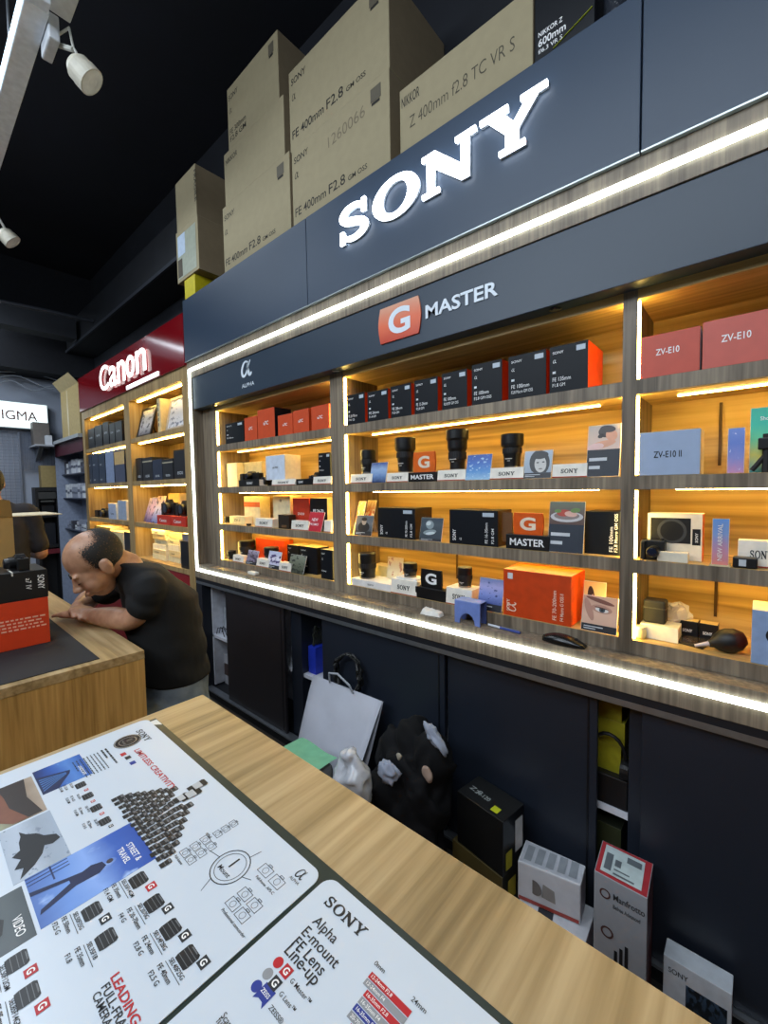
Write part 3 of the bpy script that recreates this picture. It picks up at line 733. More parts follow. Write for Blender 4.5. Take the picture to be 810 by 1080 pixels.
card('tall dark leaflet with a plate of food, beside the third row logo stand', 579.5, 617, 529.5, 583, ZC, F0 - .001, photo(['5a4038', '6a5a50', '6a7460'], None, 'Z', 3), M('1e2836', .5), strip_h=.55, tilt=.14, shapes=(('c8c4c4', [(.5, .34, .46, .24, 0)]), ('8a7c78', [(.5, .38, .36, .17, 0)]), ('b84838', [(.42, .50, .20, .15, .1)]), ('e0b0a0', [(.62, .46, .18, .12, -.2)]), ('6a8a48', [(.74, .62, .14, .10, .3), (.25, .58, .10, .08, 0)])))
lens_box('black lens box with sideways lettering FE 100mm at the right end of the third row', 616, 655.4, (540, 539), F0 + .035, ZC, .12, [('FE 100mm', .14, .62), ('F2.8 Macro GM OSS', .12, .95)], side=BOXBLK, rot=True, sticker=False, head=False, group='black lens boxes on the third row')
# ---- bottom row
x0, x1, zt = xz(371, 413, 607.5, F0, ZD)
plain_box('flat white box under the tall dark lens, bottom row', x0, x1, F0, F0 + .12, ZD, ZD + .034, (M('e6e4e2', .4), WHITE, WHITE), txt=[('SONY', .42, .35, .16, .25)], tcol=DARKTXT, group='white flat boxes')
lens_px('tall dark lens standing on the flat white box, bottom row', 379, 396, 583, ZD + .0342, F0 + .05, 1)
plain_box('pair of cream cartons lying behind the tall dark lens', *[PY(p, 600, F0 + .13).x for p in (392, 420)], F0 + .13, F0 + .20, ZD, ZD + .085, (M('e8d89a', .6), CREAM, CREAM), group='cream cartons')
card('cream card standing behind the small lens of the bottom row', 410, 426, 588, 612, ZD, F0 + .09, photo(['f0dca0', 'f0e4c0', 'e8c890'], 'c89070', 'Z', 4, .62, 4), None, .1)
bb = brand_block('white branded block under the small lens on the bottom row', 412, 439, 612, ZD, F0 - .004, .09)
MB_ = plain_box('cream slab lying on the white block of the bottom row', PY(416, 610, F0).x, PY(438, 610, F0).x, F0 + .012, F0 + .085, bb[2], bb[2] + .008, (WHITE, WHITE, WHITE), 'slab', 'block', None, .0008)
lens_px('small dark lens on the white block left of the black logo stand', 425.5, 440, 593.5, bb[2] + .0082, F0 + .045, 1)
g_stand('black logo stand with a white G on the bottom row', 443.5, 466, 601, ZD, F0 - .002, BLACK, WTXT, 438, 470, 621)
bb = brand_block('white branded block under the dark lens right of the black logo stand', 470, 497, 621, ZD, F0 - .004, .09)
lens_px('dark lens on the block right of the black logo stand, bottom row', 482, 499, 598, bb[2] + .0002, F0 + .045, 1)
card('blue dusk lake card left of the big orange box', 505.5, 531, 611, 641, ZD, F0 - .002, photo(['4a5a9a', '8090d0', 'a8a8d8', '7080b0'], '38447a', 'Z', 6, .64, 2), M('20222c', .5))
# big orange box
x0, x1, zt = xz(531, 602.5, (600, 608), F0, ZD)
x1b = x1
ob = plain_box('large orange lens box reading FE 70-200mm at the bottom right of the middle bay', x0, x1, F0, F0 + .15, ZD, zt, (M('c8400c', .45), M('e04c10', .45), M('e8641c', .45)), 'lens_box', 'box')
m = MB(); w_, h_ = x1 - x0, zt - ZD
m.text('FE 70-200mm', V((x0 + .80 * w_, F0 - .0006, ZD + .08 * h_)), UZ, -XD, .60 * h_, .055 * w_, .01)
m.text('F4 Macro G OSS II', V((x0 + .90 * w_, F0 - .0006, ZD + .08 * h_)), UZ, -XD, .55 * h_, .05 * w_, .01)
m.build('lettering', M('f5d5c0', .5), ob); m = MB()
sony(m, V((x0 + .10 * w_, F0 - .0006, ZD + .10 * h_)), UZ, -XD, .26 * h_, .045 * w_, .0003)
alpha_strokes(m, V((x0 + .20 * w_, F0 - .0006, ZD + .10 * h_)), UZ, -XD, .035, 1.2)
m.build('lettering', M('f5d5c0', .5), ob)
MB().box(x0 + .07 * w_, x0 + .15 * w_, F0 - .0008, F0 - .0002, ZD + .80 * h_, ZD + .93 * h_).build('sticker', M('d8dade', .5), ob)
MB().box(x0 + .45 * w_, x0 + .52 * w_, F0 + .01, F0 + .06, zt - .0002, zt + .0006).build('hang_flap', M('f08838', .5), ob)
card('small yellow card behind the eye portrait card', 616.5, 640, 613.5, 640, ZD, F0 + .05, photo(['e8c078', 'f0d090', 'e0b070'], None, 'Z', 2), None, .08, shapes=(('3a241a', [(.35, .62, .16, .28, .2), (.72, .5, .14, .10, .4)]), ('d8a078', [(.42, .52, .10, .2, 0)])))
card('close-up eye portrait card at the right end of the bottom row', 614.5, 652, 630, 665, ZD, F0 - .002, photo(['d8b098', 'e0b8a0', 'd0a890', 'c8a088'], None, 'Z', 2), M('1a1c22', .5), strip_h=.2, shapes=(('b88a78', [(.55, .56, .30, .14, -.15), (.2, .5, .10, .40, .3)]), ('7a4a3c', [(.50, .84, .42, .07, -.25)]), ('e0dcd8', [(.56, .53, .19, .075, -.15)]), ('3c4850', [(.57, .53, .085, .085, 0)]), ('101214', [(.57, .53, .035, .04, 0)]), ('5a3428', [(.55, .60, .20, .022, -.15)])))
# ---- things on the narrow ledge
LZ = z(-.524) + .0006
q = PZ(465, 645, LZ)
t = thing('paper_packet', 'crumpled white paper packet on the ledge below the black logo stand', 'packet', (q.x, D + .035, LZ))
m = MB(); rnd = random.Random(3)
for k in range(3):
    cx = q.x - .028 + .026 * k
    m.add([(cx + rnd.uniform(-.004, .004) + a, D + .03 + b + rnd.uniform(-.003, .003), LZ + c * rnd.uniform(.85, 1.2)) for a, b, c in ((-.02, -.022, 0), (.02, -.02, 0), (.02, .02, 0), (-.02, .02, 0), (-.014, -.014, .022), (.014, -.016, .018), (.012, .012, .02), (-.013, .013, .024))], [(0, 1, 5, 4), (2, 3, 7, 6), (3, 0, 4, 7), (1, 2, 6, 5), (4, 5, 6, 7), (3, 2, 1, 0)])
m.build('paper', M('f0ece4', .6), t, .002)
q = PZ(274, 605, LZ)
t = thing('paper_packet', 'small white packet on the ledge at the left bay', 'packet', (q.x, D + .035, LZ))
MB().box(q.x - .045, q.x + .04, D + .02, D + .055, LZ, LZ + .02).build('paper', M('efe8d8', .6), t, .006)
x0, x1 = PY(479.5, 640, D + .01).x, PY(506, 640, D + .01).x
t = thing('cardboard_arch', 'blue-lilac arched card stand on the ledge', 'stand', ((x0 + x1) / 2, D + .03, LZ))
h_ = .085; cx = (x0 + x1) / 2; hw = (x1 - x0) / 2
pts = [(-hw, 0), (-hw, h_), (hw, h_), (hw, 0), (hw * .62, 0)] + [(hw * .62 * math.cos(k * PI / 8), .5 * h_ * math.sin(k * PI / 8)) for k in range(1, 8)] + [(-hw * .62, 0)]
MB().prism(pts, V((cx, D + .016, LZ)), XD, UZ, .006).build('front', M('6f86c8', .5), t)
MB().prism(pts, V((cx, D + .064, LZ)), XD, UZ, .006).build('back', M('4a5a94', .5), t)
MB().box(x0, x1, D + .01, D + .066, LZ + h_, LZ + h_ + .003).build('top', M('8aa0dc', .5), t)
a, b = PZ(519, 658, LZ), PZ(559, 662.5, LZ)
t = thing('pen', 'slim blue pen lying on the ledge beside the computer mouse', 'pen', (a.x, D + .03, LZ))
MB().tube([(a.x, D + .045, LZ + .005), (a.x + .05, D + .04, LZ + .005)], .0045).build('barrel', M('d8dce4', .3), t)
MB().tube([(a.x + .05, D + .04, LZ + .005), (b.x, D + .03, LZ + .005)], .005).build('cap', M('3a4c98', .3), t)
MB().bar((a.x + .06, D + .035, LZ + .011), (b.x - .01, D + .031, LZ + .011), .003, .0015).build('clip', SILV, t)
a, b = PZ(576, 672, LZ), PZ(625, 677, LZ)
t = thing('computer_mouse', 'black computer mouse lying on the ledge', 'mouse', ((a.x + b.x) / 2, D + .034, LZ))
m = MB(); n = 14; vs = []
L_ = b.x - a.x
for i in range(n + 1):
    u = i / n; hh = .030 * math.sin(PI * (.12 + .80 * u)) ** .8 * (1.15 - .3 * u); ww = .030 * (math.sin(PI * min(max(u, .03), .97)) ** .35)
    for k in range(12):
        q_ = PI * k / 11; vs.append((a.x + L_ * u, D + .034 + ww * math.cos(q_), LZ + .001 + hh * math.sin(q_) ** .7))
m.add(vs, [(i * 12 + k, i * 12 + k + 1, (i + 1) * 12 + k + 1, (i + 1) * 12 + k) for i in range(n) for k in range(11)] + [tuple(range(11, -1, -1)), tuple(n * 12 + k for k in range(12))] + [(i * 12 + 11, i * 12, (i + 1) * 12, (i + 1) * 12 + 11) for i in range(n)])
m.build('shell', M('0e0f11', .25), t, smooth=True)
MB().lathe([(.008, -.003), (.008, .003)], (a.x + L_ * .78, D + .034, LZ + .018), (0, 1, 0), 16).build('scroll_wheel', RUBBER, t)
# ------------------------------------------------------------------ right bay
SAL = M('c4503c', .5, var=.04); SAL2 = M('c85e50', .5, var=.04)
for pl, pr, pt, mm, lb, u in ((674.5, 738.5, (357, 343), SAL, 'red camera box reading ZV-E10 at the left of the right bay top shelf', .27), (741.5, 826, (341, 321), SAL2, 'pinkish red camera box reading ZV-E10 cut by the right photo edge', .25)):
    x0, x1, zt = xz(pl, pr, pt, F0, ZA)
    b_ = plain_box(lb, x0, x1, F0, F0 + .12, ZA, zt, (mm, M('d8c8cc', .5), mm), 'camera_box', 'box', 'red camera boxes', txt=[('ZV-E10', u, .50, .40 if pl < 700 else .38, .15)])
x0, x1, zt = xz(674.5, 739, (455.5, 453), F0, ZB)
plain_box('pale blue grey camera box reading ZV-E10 II in the right bay', x0, x1, F0, F0 + .10, ZB, zt, (M('9fb0cc', .45, var=.04), CREAM, CREAM), 'camera_box', 'box', txt=[('ZV-E10 II', .25, .40, .46, .15)], tcol=INK)
card('small lilac price card beside the pale blue camera box', 768, 786, 452, 496, ZB, F0 + .01, photo(['c890b8', '8a90d0', '6a84d0', '7a94d8'], 'd8d8f0', 'Z', 5, .66, 2), None, .08, base=CREAM)
card('green and yellow poster card behind the dark gadget, right bay', 791.7, 822, 430, 496, ZB, F0 + .04, photo(['3aa0b0', 'd8d870', '6ad0a0', '3cc0a8', '38b8a0'], None, 'Z', 2, .6, 1), None, .08, txt=[('Shoot', .35, .80, .5, .06)])
x0, x1 = PY(799, 480, F0).x, PY(820, 480, F0).x
t = thing('grip_tripod', 'dark shooting grip gadget at the right photo edge of the right bay', 'grip', ((x0 + x1) / 2, F0 + .02, ZB))
MB().tube([((x0 + x1) / 2, F0 + .02, ZB), ((x0 + x1) / 2, F0 + .02, ZB + .10)], .010).build('handle', RUBBER, t)
MB().box(x0, x1, F0 + .006, F0 + .034, ZB + .06, ZB + .09).build('head', BLACK, t, .003)
for s in (-1, 1): MB().tube([((x0 + x1) / 2, F0 + .02, ZB + .05), ((x0 + x1) / 2 + .03 * s, F0 + .02, ZB + .006)], .006).build('leg', RUBBER, t)
# third row of right bay
x0, x1, zt = xz(683, 741, (541, 542), F0 + .05, ZC)
cbx = plain_box('white camera kit box with a black camera pictured on it', x0, x1, F0 + .05, F0 + .11, ZC, zt, (M('e6dcc8', .5), M('d8602c', .5), CREAM), 'camera_box', 'box')
w_, h_ = x1 - x0, zt - ZC; e = F0 + .05
MB().box(x0 + .06 * w_, x0 + .80 * w_, e - .0007, e - .0001, ZC + .36 * h_, ZC + .90 * h_).build('printed_camera', M('101114', .4), cbx)
MB().ring(V((x0 + .46 * w_, e - .0012, ZC + .62 * h_)), XD, UZ, .24 * h_, .008).build('printed_ring', M('3c3e42', .4), cbx)
MB().box(x0 + .83 * w_, x0 + .97 * w_, e - .0007, e - .0001, ZC + .34 * h_, ZC + .68 * h_).build('printed_panel', M('101114', .4), cbx)
MB().text('SONY', V((x0 + .93 * w_, e - .0012, ZC + .40 * h_)), UZ, -XD, .2 * h_, .05 * w_, .01).build('lettering', WTXT, cbx)
x0, x1, zt = xz(675, 700, 569.5, F0, ZC)
camera('compact black camera in front of the white camera kit box', x0, x1, F0 + .004, ZC, zt - ZC, hump=False)
q = PY(708, 580, F0)
plain_box('small cream price block beside the compact camera', q.x - .035, q.x + .04, F0, F0 + .03, ZC, ZC + .028, (CREAM, CREAM, CREAM), 'price_block', 'block')
na = card('upright NEW ARRIVAL sign in a clear stand, right bay', 751.8, 769.7, 547, 594, ZC, F0, photo(['e08878', 'c890a8', '88a0d0', '6a98d8'], None, 'Z', 2), None, .03, 'sign_stand', 'sign', None, base=CREAM)
x0, x1, zt = xz(751.8, 769.7, 547, F0 + .02, ZC)
MB().text('NEW ARRIVAL', V((x0 + .62 * (x1 - x0), F0 - .0004, ZC + .12 * (zt - ZC))), UZ, -XD, .78 * (zt - ZC), .28 * (x1 - x0), .01).build('lettering', M('f4ece8', .5), na)
MB().box(x0 - .004, x1 + .004, F0 - .006, F0 + .05, ZC, ZC + .004).build('foot', M('d8c8a0', .2), na)
brand_block('white branded block in the right bay behind the small black device', 778, 830, 571, ZC, F0 + .03, .05)
x0, x1, zt = xz(772.5, 799, 588, F0, ZC)
t = thing('battery_charger', 'small black charger with a pale label, in front of the right bay block', 'charger', ((x0 + x1) / 2, F0, ZC))
MB().box(x0, x1, F0 - .002, F0 + .026, ZC, zt).build('body', BLACK, t, .003); MB().box(x0 + .25 * (x1 - x0), x0 + .55 * (x1 - x0), F0 - .0028, F0 - .0021, ZC + .006, zt - .006).build('label', GREYT, t)
# bottom row of right bay
x0, x1, _ = xz(676, 716, 650, F0 + .05, ZD); zt = ZD + .045
plain_box('flat white box under the black cube pouch, right bay', x0, x1, F0 + .04, F0 + .11, ZD, zt, (M('ece6d4', .5), CREAM, M('d8d4b8', .5)), group='white flat boxes')
x0, x1, _ = xz(679, 703, 630, F0 + .07, ZD)
t = thing('camera_pouch', 'black cube pouch on the flat white box, right bay', 'pouch', ((x0 + x1) / 2, F0 + .08, zt))
MB().box(x0, x1, F0 + .055, F0 + .105, zt, zt + .072).build('body', M('141414', .7, bump=.2), t, .006)
MB().box(x0 - .001, x1 + .001, F0 + .054, F0 + .106, zt + .046, zt + .049).build('zip', M('35332e', .5), t)
q = PY(711, 660, F0 + .09)
t = thing('clear_bag', 'crinkled clear plastic bag beside the black cube pouch', 'bag', (q.x, F0 + .13, ZD))
m = MB(); m.ell((q.x + .0, F0 + .15, ZD + .05), (.038, .035, .05), seg=14, rings=9)
rnd = random.Random(5); m.v = [p + V((rnd.uniform(-.008, .008), rnd.uniform(-.006, .006), rnd.uniform(-.006, .006))) for p in m.v]
m.v = [V((p.x, p.y, max(p.z, ZD + .0005))) for p in m.v]
PLAS, nt, b_ = _new('clear_plastic'); b_.inputs['Base Color'].default_value = (.8, .8, .75, 1); b_.inputs['Roughness'].default_value = .15; b_.inputs['Alpha'].default_value = .45
m.build('film', PLAS, t)
q = PZ(678, 668, ZD)
t = thing('glass_jar', 'tiny clear pot at the front left of the right bay bottom shelf', 'jar', (q.x, F0 + .03, ZD))
MB().lathe([(.017, 0), (.019, .01), (.018, .026), (.015, .03)], (q.x, F0 + .03, ZD), seg=20).build('pot', M('d8c890', .15), t, smooth=True)
MB().lathe([(.0165, .03), (.0165, .037), (.012, .038)], (q.x, F0 + .03, ZD), seg=20).build('lid', M('e8dcb8', .3), t)
for a_, b_, s in ((716, 736.5, 'left'), (737.5, 757.5, 'right')):
    x0, x1, zt = xz(a_, b_, 649, F0 + .12, ZD)
    plain_box('small black battery box, the %s of a pair behind the dark tablet' % s, x0, x1, F0 + .12, F0 + .16, ZD, ZD + .052, (BLACK, M('2a2014', .5), M('c8b070', .5)), 'battery_box', 'box', 'battery boxes', txt=[('BATTERY'[:0] + 'SONY', .2, .35, .5, .18)])
A_, B_, C_, D_ = [PZ(*p, ZD + .006) for p in ((706.4, 673.8), (741.6, 683.4), (757.6, 669.6), (729.9, 661))]; sh_ = max(0, F0 - min(p.y for p in (A_, B_, C_, D_)))
t = thing('tablet', 'dark flat tablet lying on the bottom shelf of the right bay', 'tablet', (A_.x, F0 + .05, ZD))
vs = [V((p.x, p.y + sh_, ZD + dz)) for dz in (0, .007) for p in (A_, B_, C_, D_)]
MB().add(vs, [(3, 2, 1, 0), (4, 5, 6, 7), (0, 1, 5, 4), (1, 2, 6, 5), (2, 3, 7, 6), (3, 0, 4, 7)]).build('body', M('2c2418', .45), t, .001)
vs2 = [sum((vs[4 + k] for k in range(4)), V()) / 4 * .12 + vs[4 + j] * .88 + V((0, 0, .0006)) for j in range(4)]
MB().add(vs2, [(0, 1, 2, 3)]).build('screen', M('3a3020', .2), t)
q = PZ(771, 677, ZD)
t = thing('dust_blower', 'black rubber dust blower bulb with a pale nozzle, right bay', 'blower', (q.x, F0 + .045, ZD))
T = Matrix.Translation((q.x, F0 + .05, ZD + .034))
n_ = V((-.9, -.35, -.28)).normalized()
MB(T).lathe([(.004, -.040), (.018, -.036), (.030, -.02), (.034, 0), (.031, .016), (.022, .032), (.012, .042), (.010, .05)], (0, 0, 0), n_, 24).build('bulb', M('121212', .5), t, smooth=True)
MB(T).lathe([(.007, .05), (.006, .06), (.004, .085)], (0, 0, 0), n_, 14).build('nozzle', M('c8b8b8', .4), t)
x0, x1, zt = xz(793, 830, 645, F0, ZD)
lb_ = plain_box('white and orange lens kit box at the right photo edge, bottom shelf', x0, x1, F0 - .002, F0 + .12, ZD, zt, (M('8ea6cc', .5), M('e8501c', .5), CREAM), 'lens_box', 'box')
MB().lathe([(.02, 0), (.022, .0007)], V((x0 + .05, F0 - .003, ZD + .08)), (0, -1, 0), 20).build('printed_lens', M('15171c', .5), lb_)
# ------------------------------------------------------------------ left bay of the display cabinet
def fbox(label, pl, pr, pt, Y, zb, depth, mats, **k):
    x0, x1, zt = xz(pl, pr, pt, Y, zb)
    return plain_box(label, x0, x1, Y, min(Y + depth, DB - .003), zb, zt, mats, **k)
OR2 = M('cc4a1e', .5, var=.05)
lens_box('black lens box at the left end of the left bay top row', 237.5, 257, (446, 445), F0, ZA, .1, [('FE 85mm', .10, .4)], side=BOXBLK, group='boxes on the left bay top row')
for i, (a, b, c, y_, s) in enumerate(((257.8, 271, (440.5, 439), 0, 'narrow orange box just right of the black box'), (271.5, 289.5, (432, 430), 0, 'tallest orange box, third in the left bay top row'),
        (293, 308.5, (438, 436), .01, 'orange box right of the dark gap, left bay top row'), (309, 325.6, (433, 431), 0, 'orange box second from the right end, left bay top row'), (328.3, 346.8, (428.5, 426.5), 0, 'orange box at the right end of the left bay top row'))):
    fbox(s, a, b, c, F0 + y_, ZA, .12, (OR2, BOXBLK if i == 1 else OR2, OR2), name='camera_box', group='boxes on the left bay top row', txt=[('a7C', .35, .45, .3, .13)])
# second row
YEL = M('e8d8a0', .6)
fbox('cream camera box at the left end of the left bay second row', 237, 250, (489, 488), F0 + .06, ZB, .05, (M('ecdfb8', .55), YEL, YEL), name='camera_box', group='cream boxes')
fbox('wide cream carton behind the first camera, left bay second row', 251, 276, (488, 487), F0 + .12, ZB, .09, (YEL, YEL, YEL), name='camera_box', group='cream boxes')
x0, x1, zt = xz(252, 273.6, 506, F0, ZB)
plain_box('flat black tray under the first camera, left bay second row', x0, x1, F0, F0 + .06, ZB, zt, (BLACK, WHITE, BLACK), group='flat trays', txt=[('SONY', .4, .3, .3, .35)])
a_, b_, c_ = xz(253, 271, 495, F0 + .02, zt)
camera('black camera on the flat black tray, left bay second row', a_, b_, F0 + .02, zt, .055)
a_, b_, c_ = xz(275.5, 284, 493, F0 + .05, ZB)
camera('second black camera left of the white cube box, left bay', a_, b_, F0 + .05, ZB, .075)
bb = brand_block('white block under the white cube camera box, left bay', 286.5, 311, 505.5, ZB, F0, .10)
x0, x1, zt = xz(281, 301, (481, 479.5), F0 + .02, bb[2]); xb = PY(326, 490, F0 + .13).x
plain_box('white cube camera box raised on a block, left bay second row', x0, x1, F0 + .015, F0 + .13, bb[2] + .0002, zt, (M('cfdaea', .5), CREAM, CREAM), 'camera_box', 'box', txt=[('a6700', .36, .46, .28, .08)], tcol=INK)
a_, b_, c_ = xz(312.5, 329, 505, F0, ZB)
plain_box('flat black box right of the raised white cube box', a_, b_, F0, F0 + .06, ZB, c_, (BLACK, BLACK, BLACK), group='flat trays', txt=[('SONY', .15, .3, .3, .35)])
bb = brand_block('white block at the right end of the left bay second row', 330, 349, 502.5, ZB, F0, .08)
a_, b_, c_ = xz(324, 335, 492, F0 + .06, ZB)
camera('small black camera near the right end of the left bay second row', a_, b_, F0 + .07, ZB, .07)
a_, b_, c_ = xz(335.5, 349, (478, 477), F0 + .02, ZB)
lens_box('tall black lens box on the white block at the left bay right end', 335.5, 348.5, (478, 477), F0 + .012, bb[2] + .0002, .06, [('FE 50mm', .08, .4)], side=BOXBLK, group='black boxes of the left bay')
# third row
q = PY(236.5, 552, F0 + .03)
lens('stubby dark lens at the left end of the left bay third row', q.x, F0 + .05, ZC, .022, .045, 1)
fbox('low cream carton beside the stubby lens, left bay third row', 242.5, 258, 544.5, F0 + .04, ZC, .06, (YEL, CREAM, CREAM), name='accessory_box', group='cream boxes', txt=[('ZV-1', .3, .35, .4, .3)], tcol=DARKTXT)
fbox('white camera box with an orange band, left bay third row', 257.5, 274, (524, 523.5), F0 + .11, ZC, .08, (M('efe2b8', .5), YEL, YEL), name='camera_box', group='cream boxes', band=(.62, .80, M('e0581c', .5)))
bb = brand_block('white block in front of the orange banded box, left bay third row', 269, 287, 547, ZC, F0, .06)
q = PY(261, 555, F0)
plain_box('tiny black cube at the shelf edge, left bay third row', q.x - .014, q.x + .014, F0, F0 + .02, ZC, ZC + .014, (BLACK,) * 3, 'lens_cap_box', 'box', None, .002)
fbox('tall white camera box in the middle of the left bay third row', 288, 306, (523, 522.5), F0 + .09, ZC, .09, (M('f0e4bc', .5), YEL, YEL), name='camera_box', group='cream boxes', txt=[('a', .4, .8, .12, .08)], tcol=DARKTXT)
fbox('small dark box in front of the tall white camera box', 293.5, 304.7, 543, F0 + .01, ZC, .05, (M('2a2018', .5), M('2a2018', .5), M('3a3020', .5)), name='accessory_box', group='black boxes of the left bay')
q = PY(298, 555, F0)
t = thing('coiled_strap', 'coiled brown strap at the shelf edge in the left bay', 'strap', (q.x, F0 + .01, ZC))
MB().tube([(q.x + .03 * math.cos(k * .52), F0 + .022 + .016 * math.sin(k * .52), ZC + .005 + .0006 * k) for k in range(26)], .004, 6).build('band', M('6a4a28', .7), t)
fbox('red camera box in the left bay third row', 309, 326, (526, 525), F0 + .07, ZC, .1, (M('b8321a', .5), M('b8321a', .5), M('c04a2a', .5)), name='camera_box', group=None, txt=[('ZV-E10', .3, .45, .4, .08)])
bb = brand_block('white block below the red camera box, left bay third row', 307, 325, 549.5, ZC, F0, .055)
fbox('cream framed black box at the right end of the left bay third row', 327, 345, (525.5, 525), F0 + .06, ZC, .1, (BLACK, YEL, YEL), name='camera_box', group='black boxes of the left bay', txt=[('FE 24-70', .2, .55, .6, .1)])
card('red tent card at the right end of the left bay third row', 325.5, 341, 540.5, 560, ZC, F0, M('c02a38', .4), None, .3, txt=[('NEW', .25, .52, .4, .16), ('PROMO', .15, .3, .6, .12)])
brand_block('white block half hidden by the red tent card', 341.5, 349, 549, ZC, F0 + .01, .05, txt='')
# bottom row
q = PY(241, 586, F0 + .02)
lens('stubby dark lens at the left end of the left bay bottom row', q.x, F0 + .045, ZD, .030, .06, 1)
BL4 = [(245.5, 256.5, 586, 'white block second from the left, left bay bottom row'), (270.5, 283, 590, 'white block between two picture cards, left bay bottom row'), (294, 306.5, 594, 'white block left of the grey green card, left bay bottom row')]
for a_, b_, c_, l_ in BL4: bb = brand_block(l_, a_, b_, c_, ZD, F0, .045)
fbox('cream carton standing behind the first lens, left bay bottom row', 249, 258, 572, F0 + .12, ZD, .06, (YEL, CREAM, CREAM), name='accessory_box', group='cream boxes')
lens_px('dark lens on the left of the orange carton, left bay bottom row', 255.5, 266.5, 570, ZD + .03, F0 + .10, 1)
plain_box('low cream plinth under the dark lens left of the orange carton', PY(254, 590, F0 + .1).x, PY(268, 590, F0 + .1).x, F0 + .07, F0 + .13, ZD, ZD + .0298, (YEL, YEL, YEL), 'plinth', 'block', 'cream plinths')
card('tilted purple flower card, left bay bottom row', 261.5, 272.5, 581, 597, ZD, F0, photo(['9a90a8', '706a80', 'b0a8c0'], '40384a', 'Z', 3, .55, 3), M('22252b', .5), .3)
fbox('bright orange carton in the left bay bottom row', 270, 300, 569, F0 + .14, ZD, .07, (M('e0480c', .5), M('f06018', .5), M('f07828', .5)), name='lens_box', group=None)
lens_px('dark lens in front of the orange carton, left bay bottom row', 281, 292, 577, ZD + .03, F0 + .08, 1)
plain_box('low cream plinth under the dark lens in front of the orange carton', PY(280, 595, F0 + .08).x, PY(293.5, 595, F0 + .08).x, F0 + .05, F0 + .11, ZD, ZD + .0298, (YEL, YEL, YEL), 'plinth', 'block', 'cream plinths')
card('white card with a leaping figure, left bay bottom row', 283.5, 296.5, 582, 601, ZD, F0, photo(['c8c8e0', 'e8e4f0', 'b8c0e0'], '4a3a70', 'Z', 3, .57, 7), M('22252b', .5), .25)
card('grey green nature card near the right of the left bay bottom row', 305.5, 322, 586, 607, ZD, F0, photo(['4a4c40', '6a6e5c', '8a9080'], '2c2e28', 'Z', 4, .56, 5), None, .3)
for i, (a_, b_, c_, y_, l_) in enumerate(((303, 315, 575, .10, 'black lens box behind the grey green card'), (316, 334.5, 577, .05, 'wide black lens box right of the grey green card'), (338, 351, 580, .01, 'black lens box at the right end of the left bay bottom row'))):
    lens_box(l_, a_, b_, c_, F0 + y_, ZD, .09, [('FE 35mm', .08, .4)] if i else [], side=BOXBLK, group='black boxes of the left bay', top=M('b8a878', .6), sticker=False)
# ------------------------------------------------------------------ contents of the oak cabinet
FC = D + .02
NAV = M('1c2430', .45); 
def cbox(label, pl, pr, pt, zb, mats, Y=FC, depth=.14, zadd=0, **k):
    x0, x1, zt = xz(pl, pr, pt, Y, zb)
    x1 = min(x1, -3.153); x0 = max(x0, CX0 + .093) if x0 < -4.35 else max(x0, -4.213)
    if x0 < -4.35: x1 = min(x1, -4.348)
    return plain_box(label, x0, x1, Y, min(Y + depth, DB - .003), zb, zt, mats, **k)
DKB_ = M('1a1a1c', .4)
for i, (a, b, c) in enumerate(((93, 99.5, 452), (100, 107.5, 448.5), (108.5, 114.5, 445), (115.5, 121, 446), (121.5, 128.5, 444))):
    cbox(('black camera box at the far left of the oak cabinet top shelf', 'black camera box second from the left, oak cabinet top shelf', 'black camera box third from the left, oak cabinet top shelf', 'black camera box fourth from the left, oak cabinet top shelf', 'black camera box right before the oak divider, top shelf')[i],
         a, b, c, CZ[1], (DKB_, DKB_, DKB_), name='camera_box', group='black boxes in the oak cabinet', txt=[('EOS', .25, .5, .45, .08)], tcol=GREYT)
def frame(label, pl, pr, pt, zb, Y, fr, pic, tilt=.2):
    x0, x1, zt = xz(pl, pr, pt, Y + .03, zb); x1 = min(x1, -3.155); w_ = x1 - x0; h_ = (min(zt, CZ[0] - .03) - zb) / math.cos(tilt)
    t = thing('picture_frame', label, 'picture frame', ((x0 + x1) / 2, Y, zb), 'frames in the oak cabinet')
    T = Matrix.Translation((x0, Y, zb + .004)) @ Matrix.Rotation(-tilt, 4, 'X')
    m = MB(T); bw = .022
    m.box(0, w_, 0, .016, 0, bw); m.box(0, w_, 0, .016, h_ - bw, h_); m.box(0, bw, 0, .016, bw, h_ - bw); m.box(w_ - bw, w_, 0, .016, bw, h_ - bw)
    m.build('frame', fr, t, .002); MB(T).box(bw, w_ - bw, .006, .009, bw, h_ - bw).build('picture', pic, t)
    MB().bar((x0 + w_ / 2, Y + h_ * .7 * math.sin(tilt) + .012, zb + h_ * .7 * math.cos(tilt)), (x0 + w_ / 2, Y + h_ * math.sin(tilt) + .06, zb + .003), .03, .004).build('easel_leg', fr, t)
    return t
frame('dark framed picture leaning on the oak cabinet top shelf', 142, 161, 429.5, CZ[1], FC + .02, M('1a1512', .4), photo(['606878', 'b8c0cc', '90a0b8', 'd0c8b8'], '3a4458', 'Z', 4, .56, 3), .25)
frame('pale framed certificate at the right of the oak cabinet top shelf', 177, 198, 417, CZ[1], FC + .02, M('b8ab98', .5), photo(['d8dce4', 'b8c0cc', 'e4e4e8'], '707c90', 'Z', 5, .58, 4), .2)
x0, x1, zt = xz(166, 171.5, 417.5, FC, CZ[1])
t = thing('ring_binder', 'white file box between the two frames of the oak cabinet', 'binder', (x0, FC, CZ[1]))
zt = CZ[0] - .06
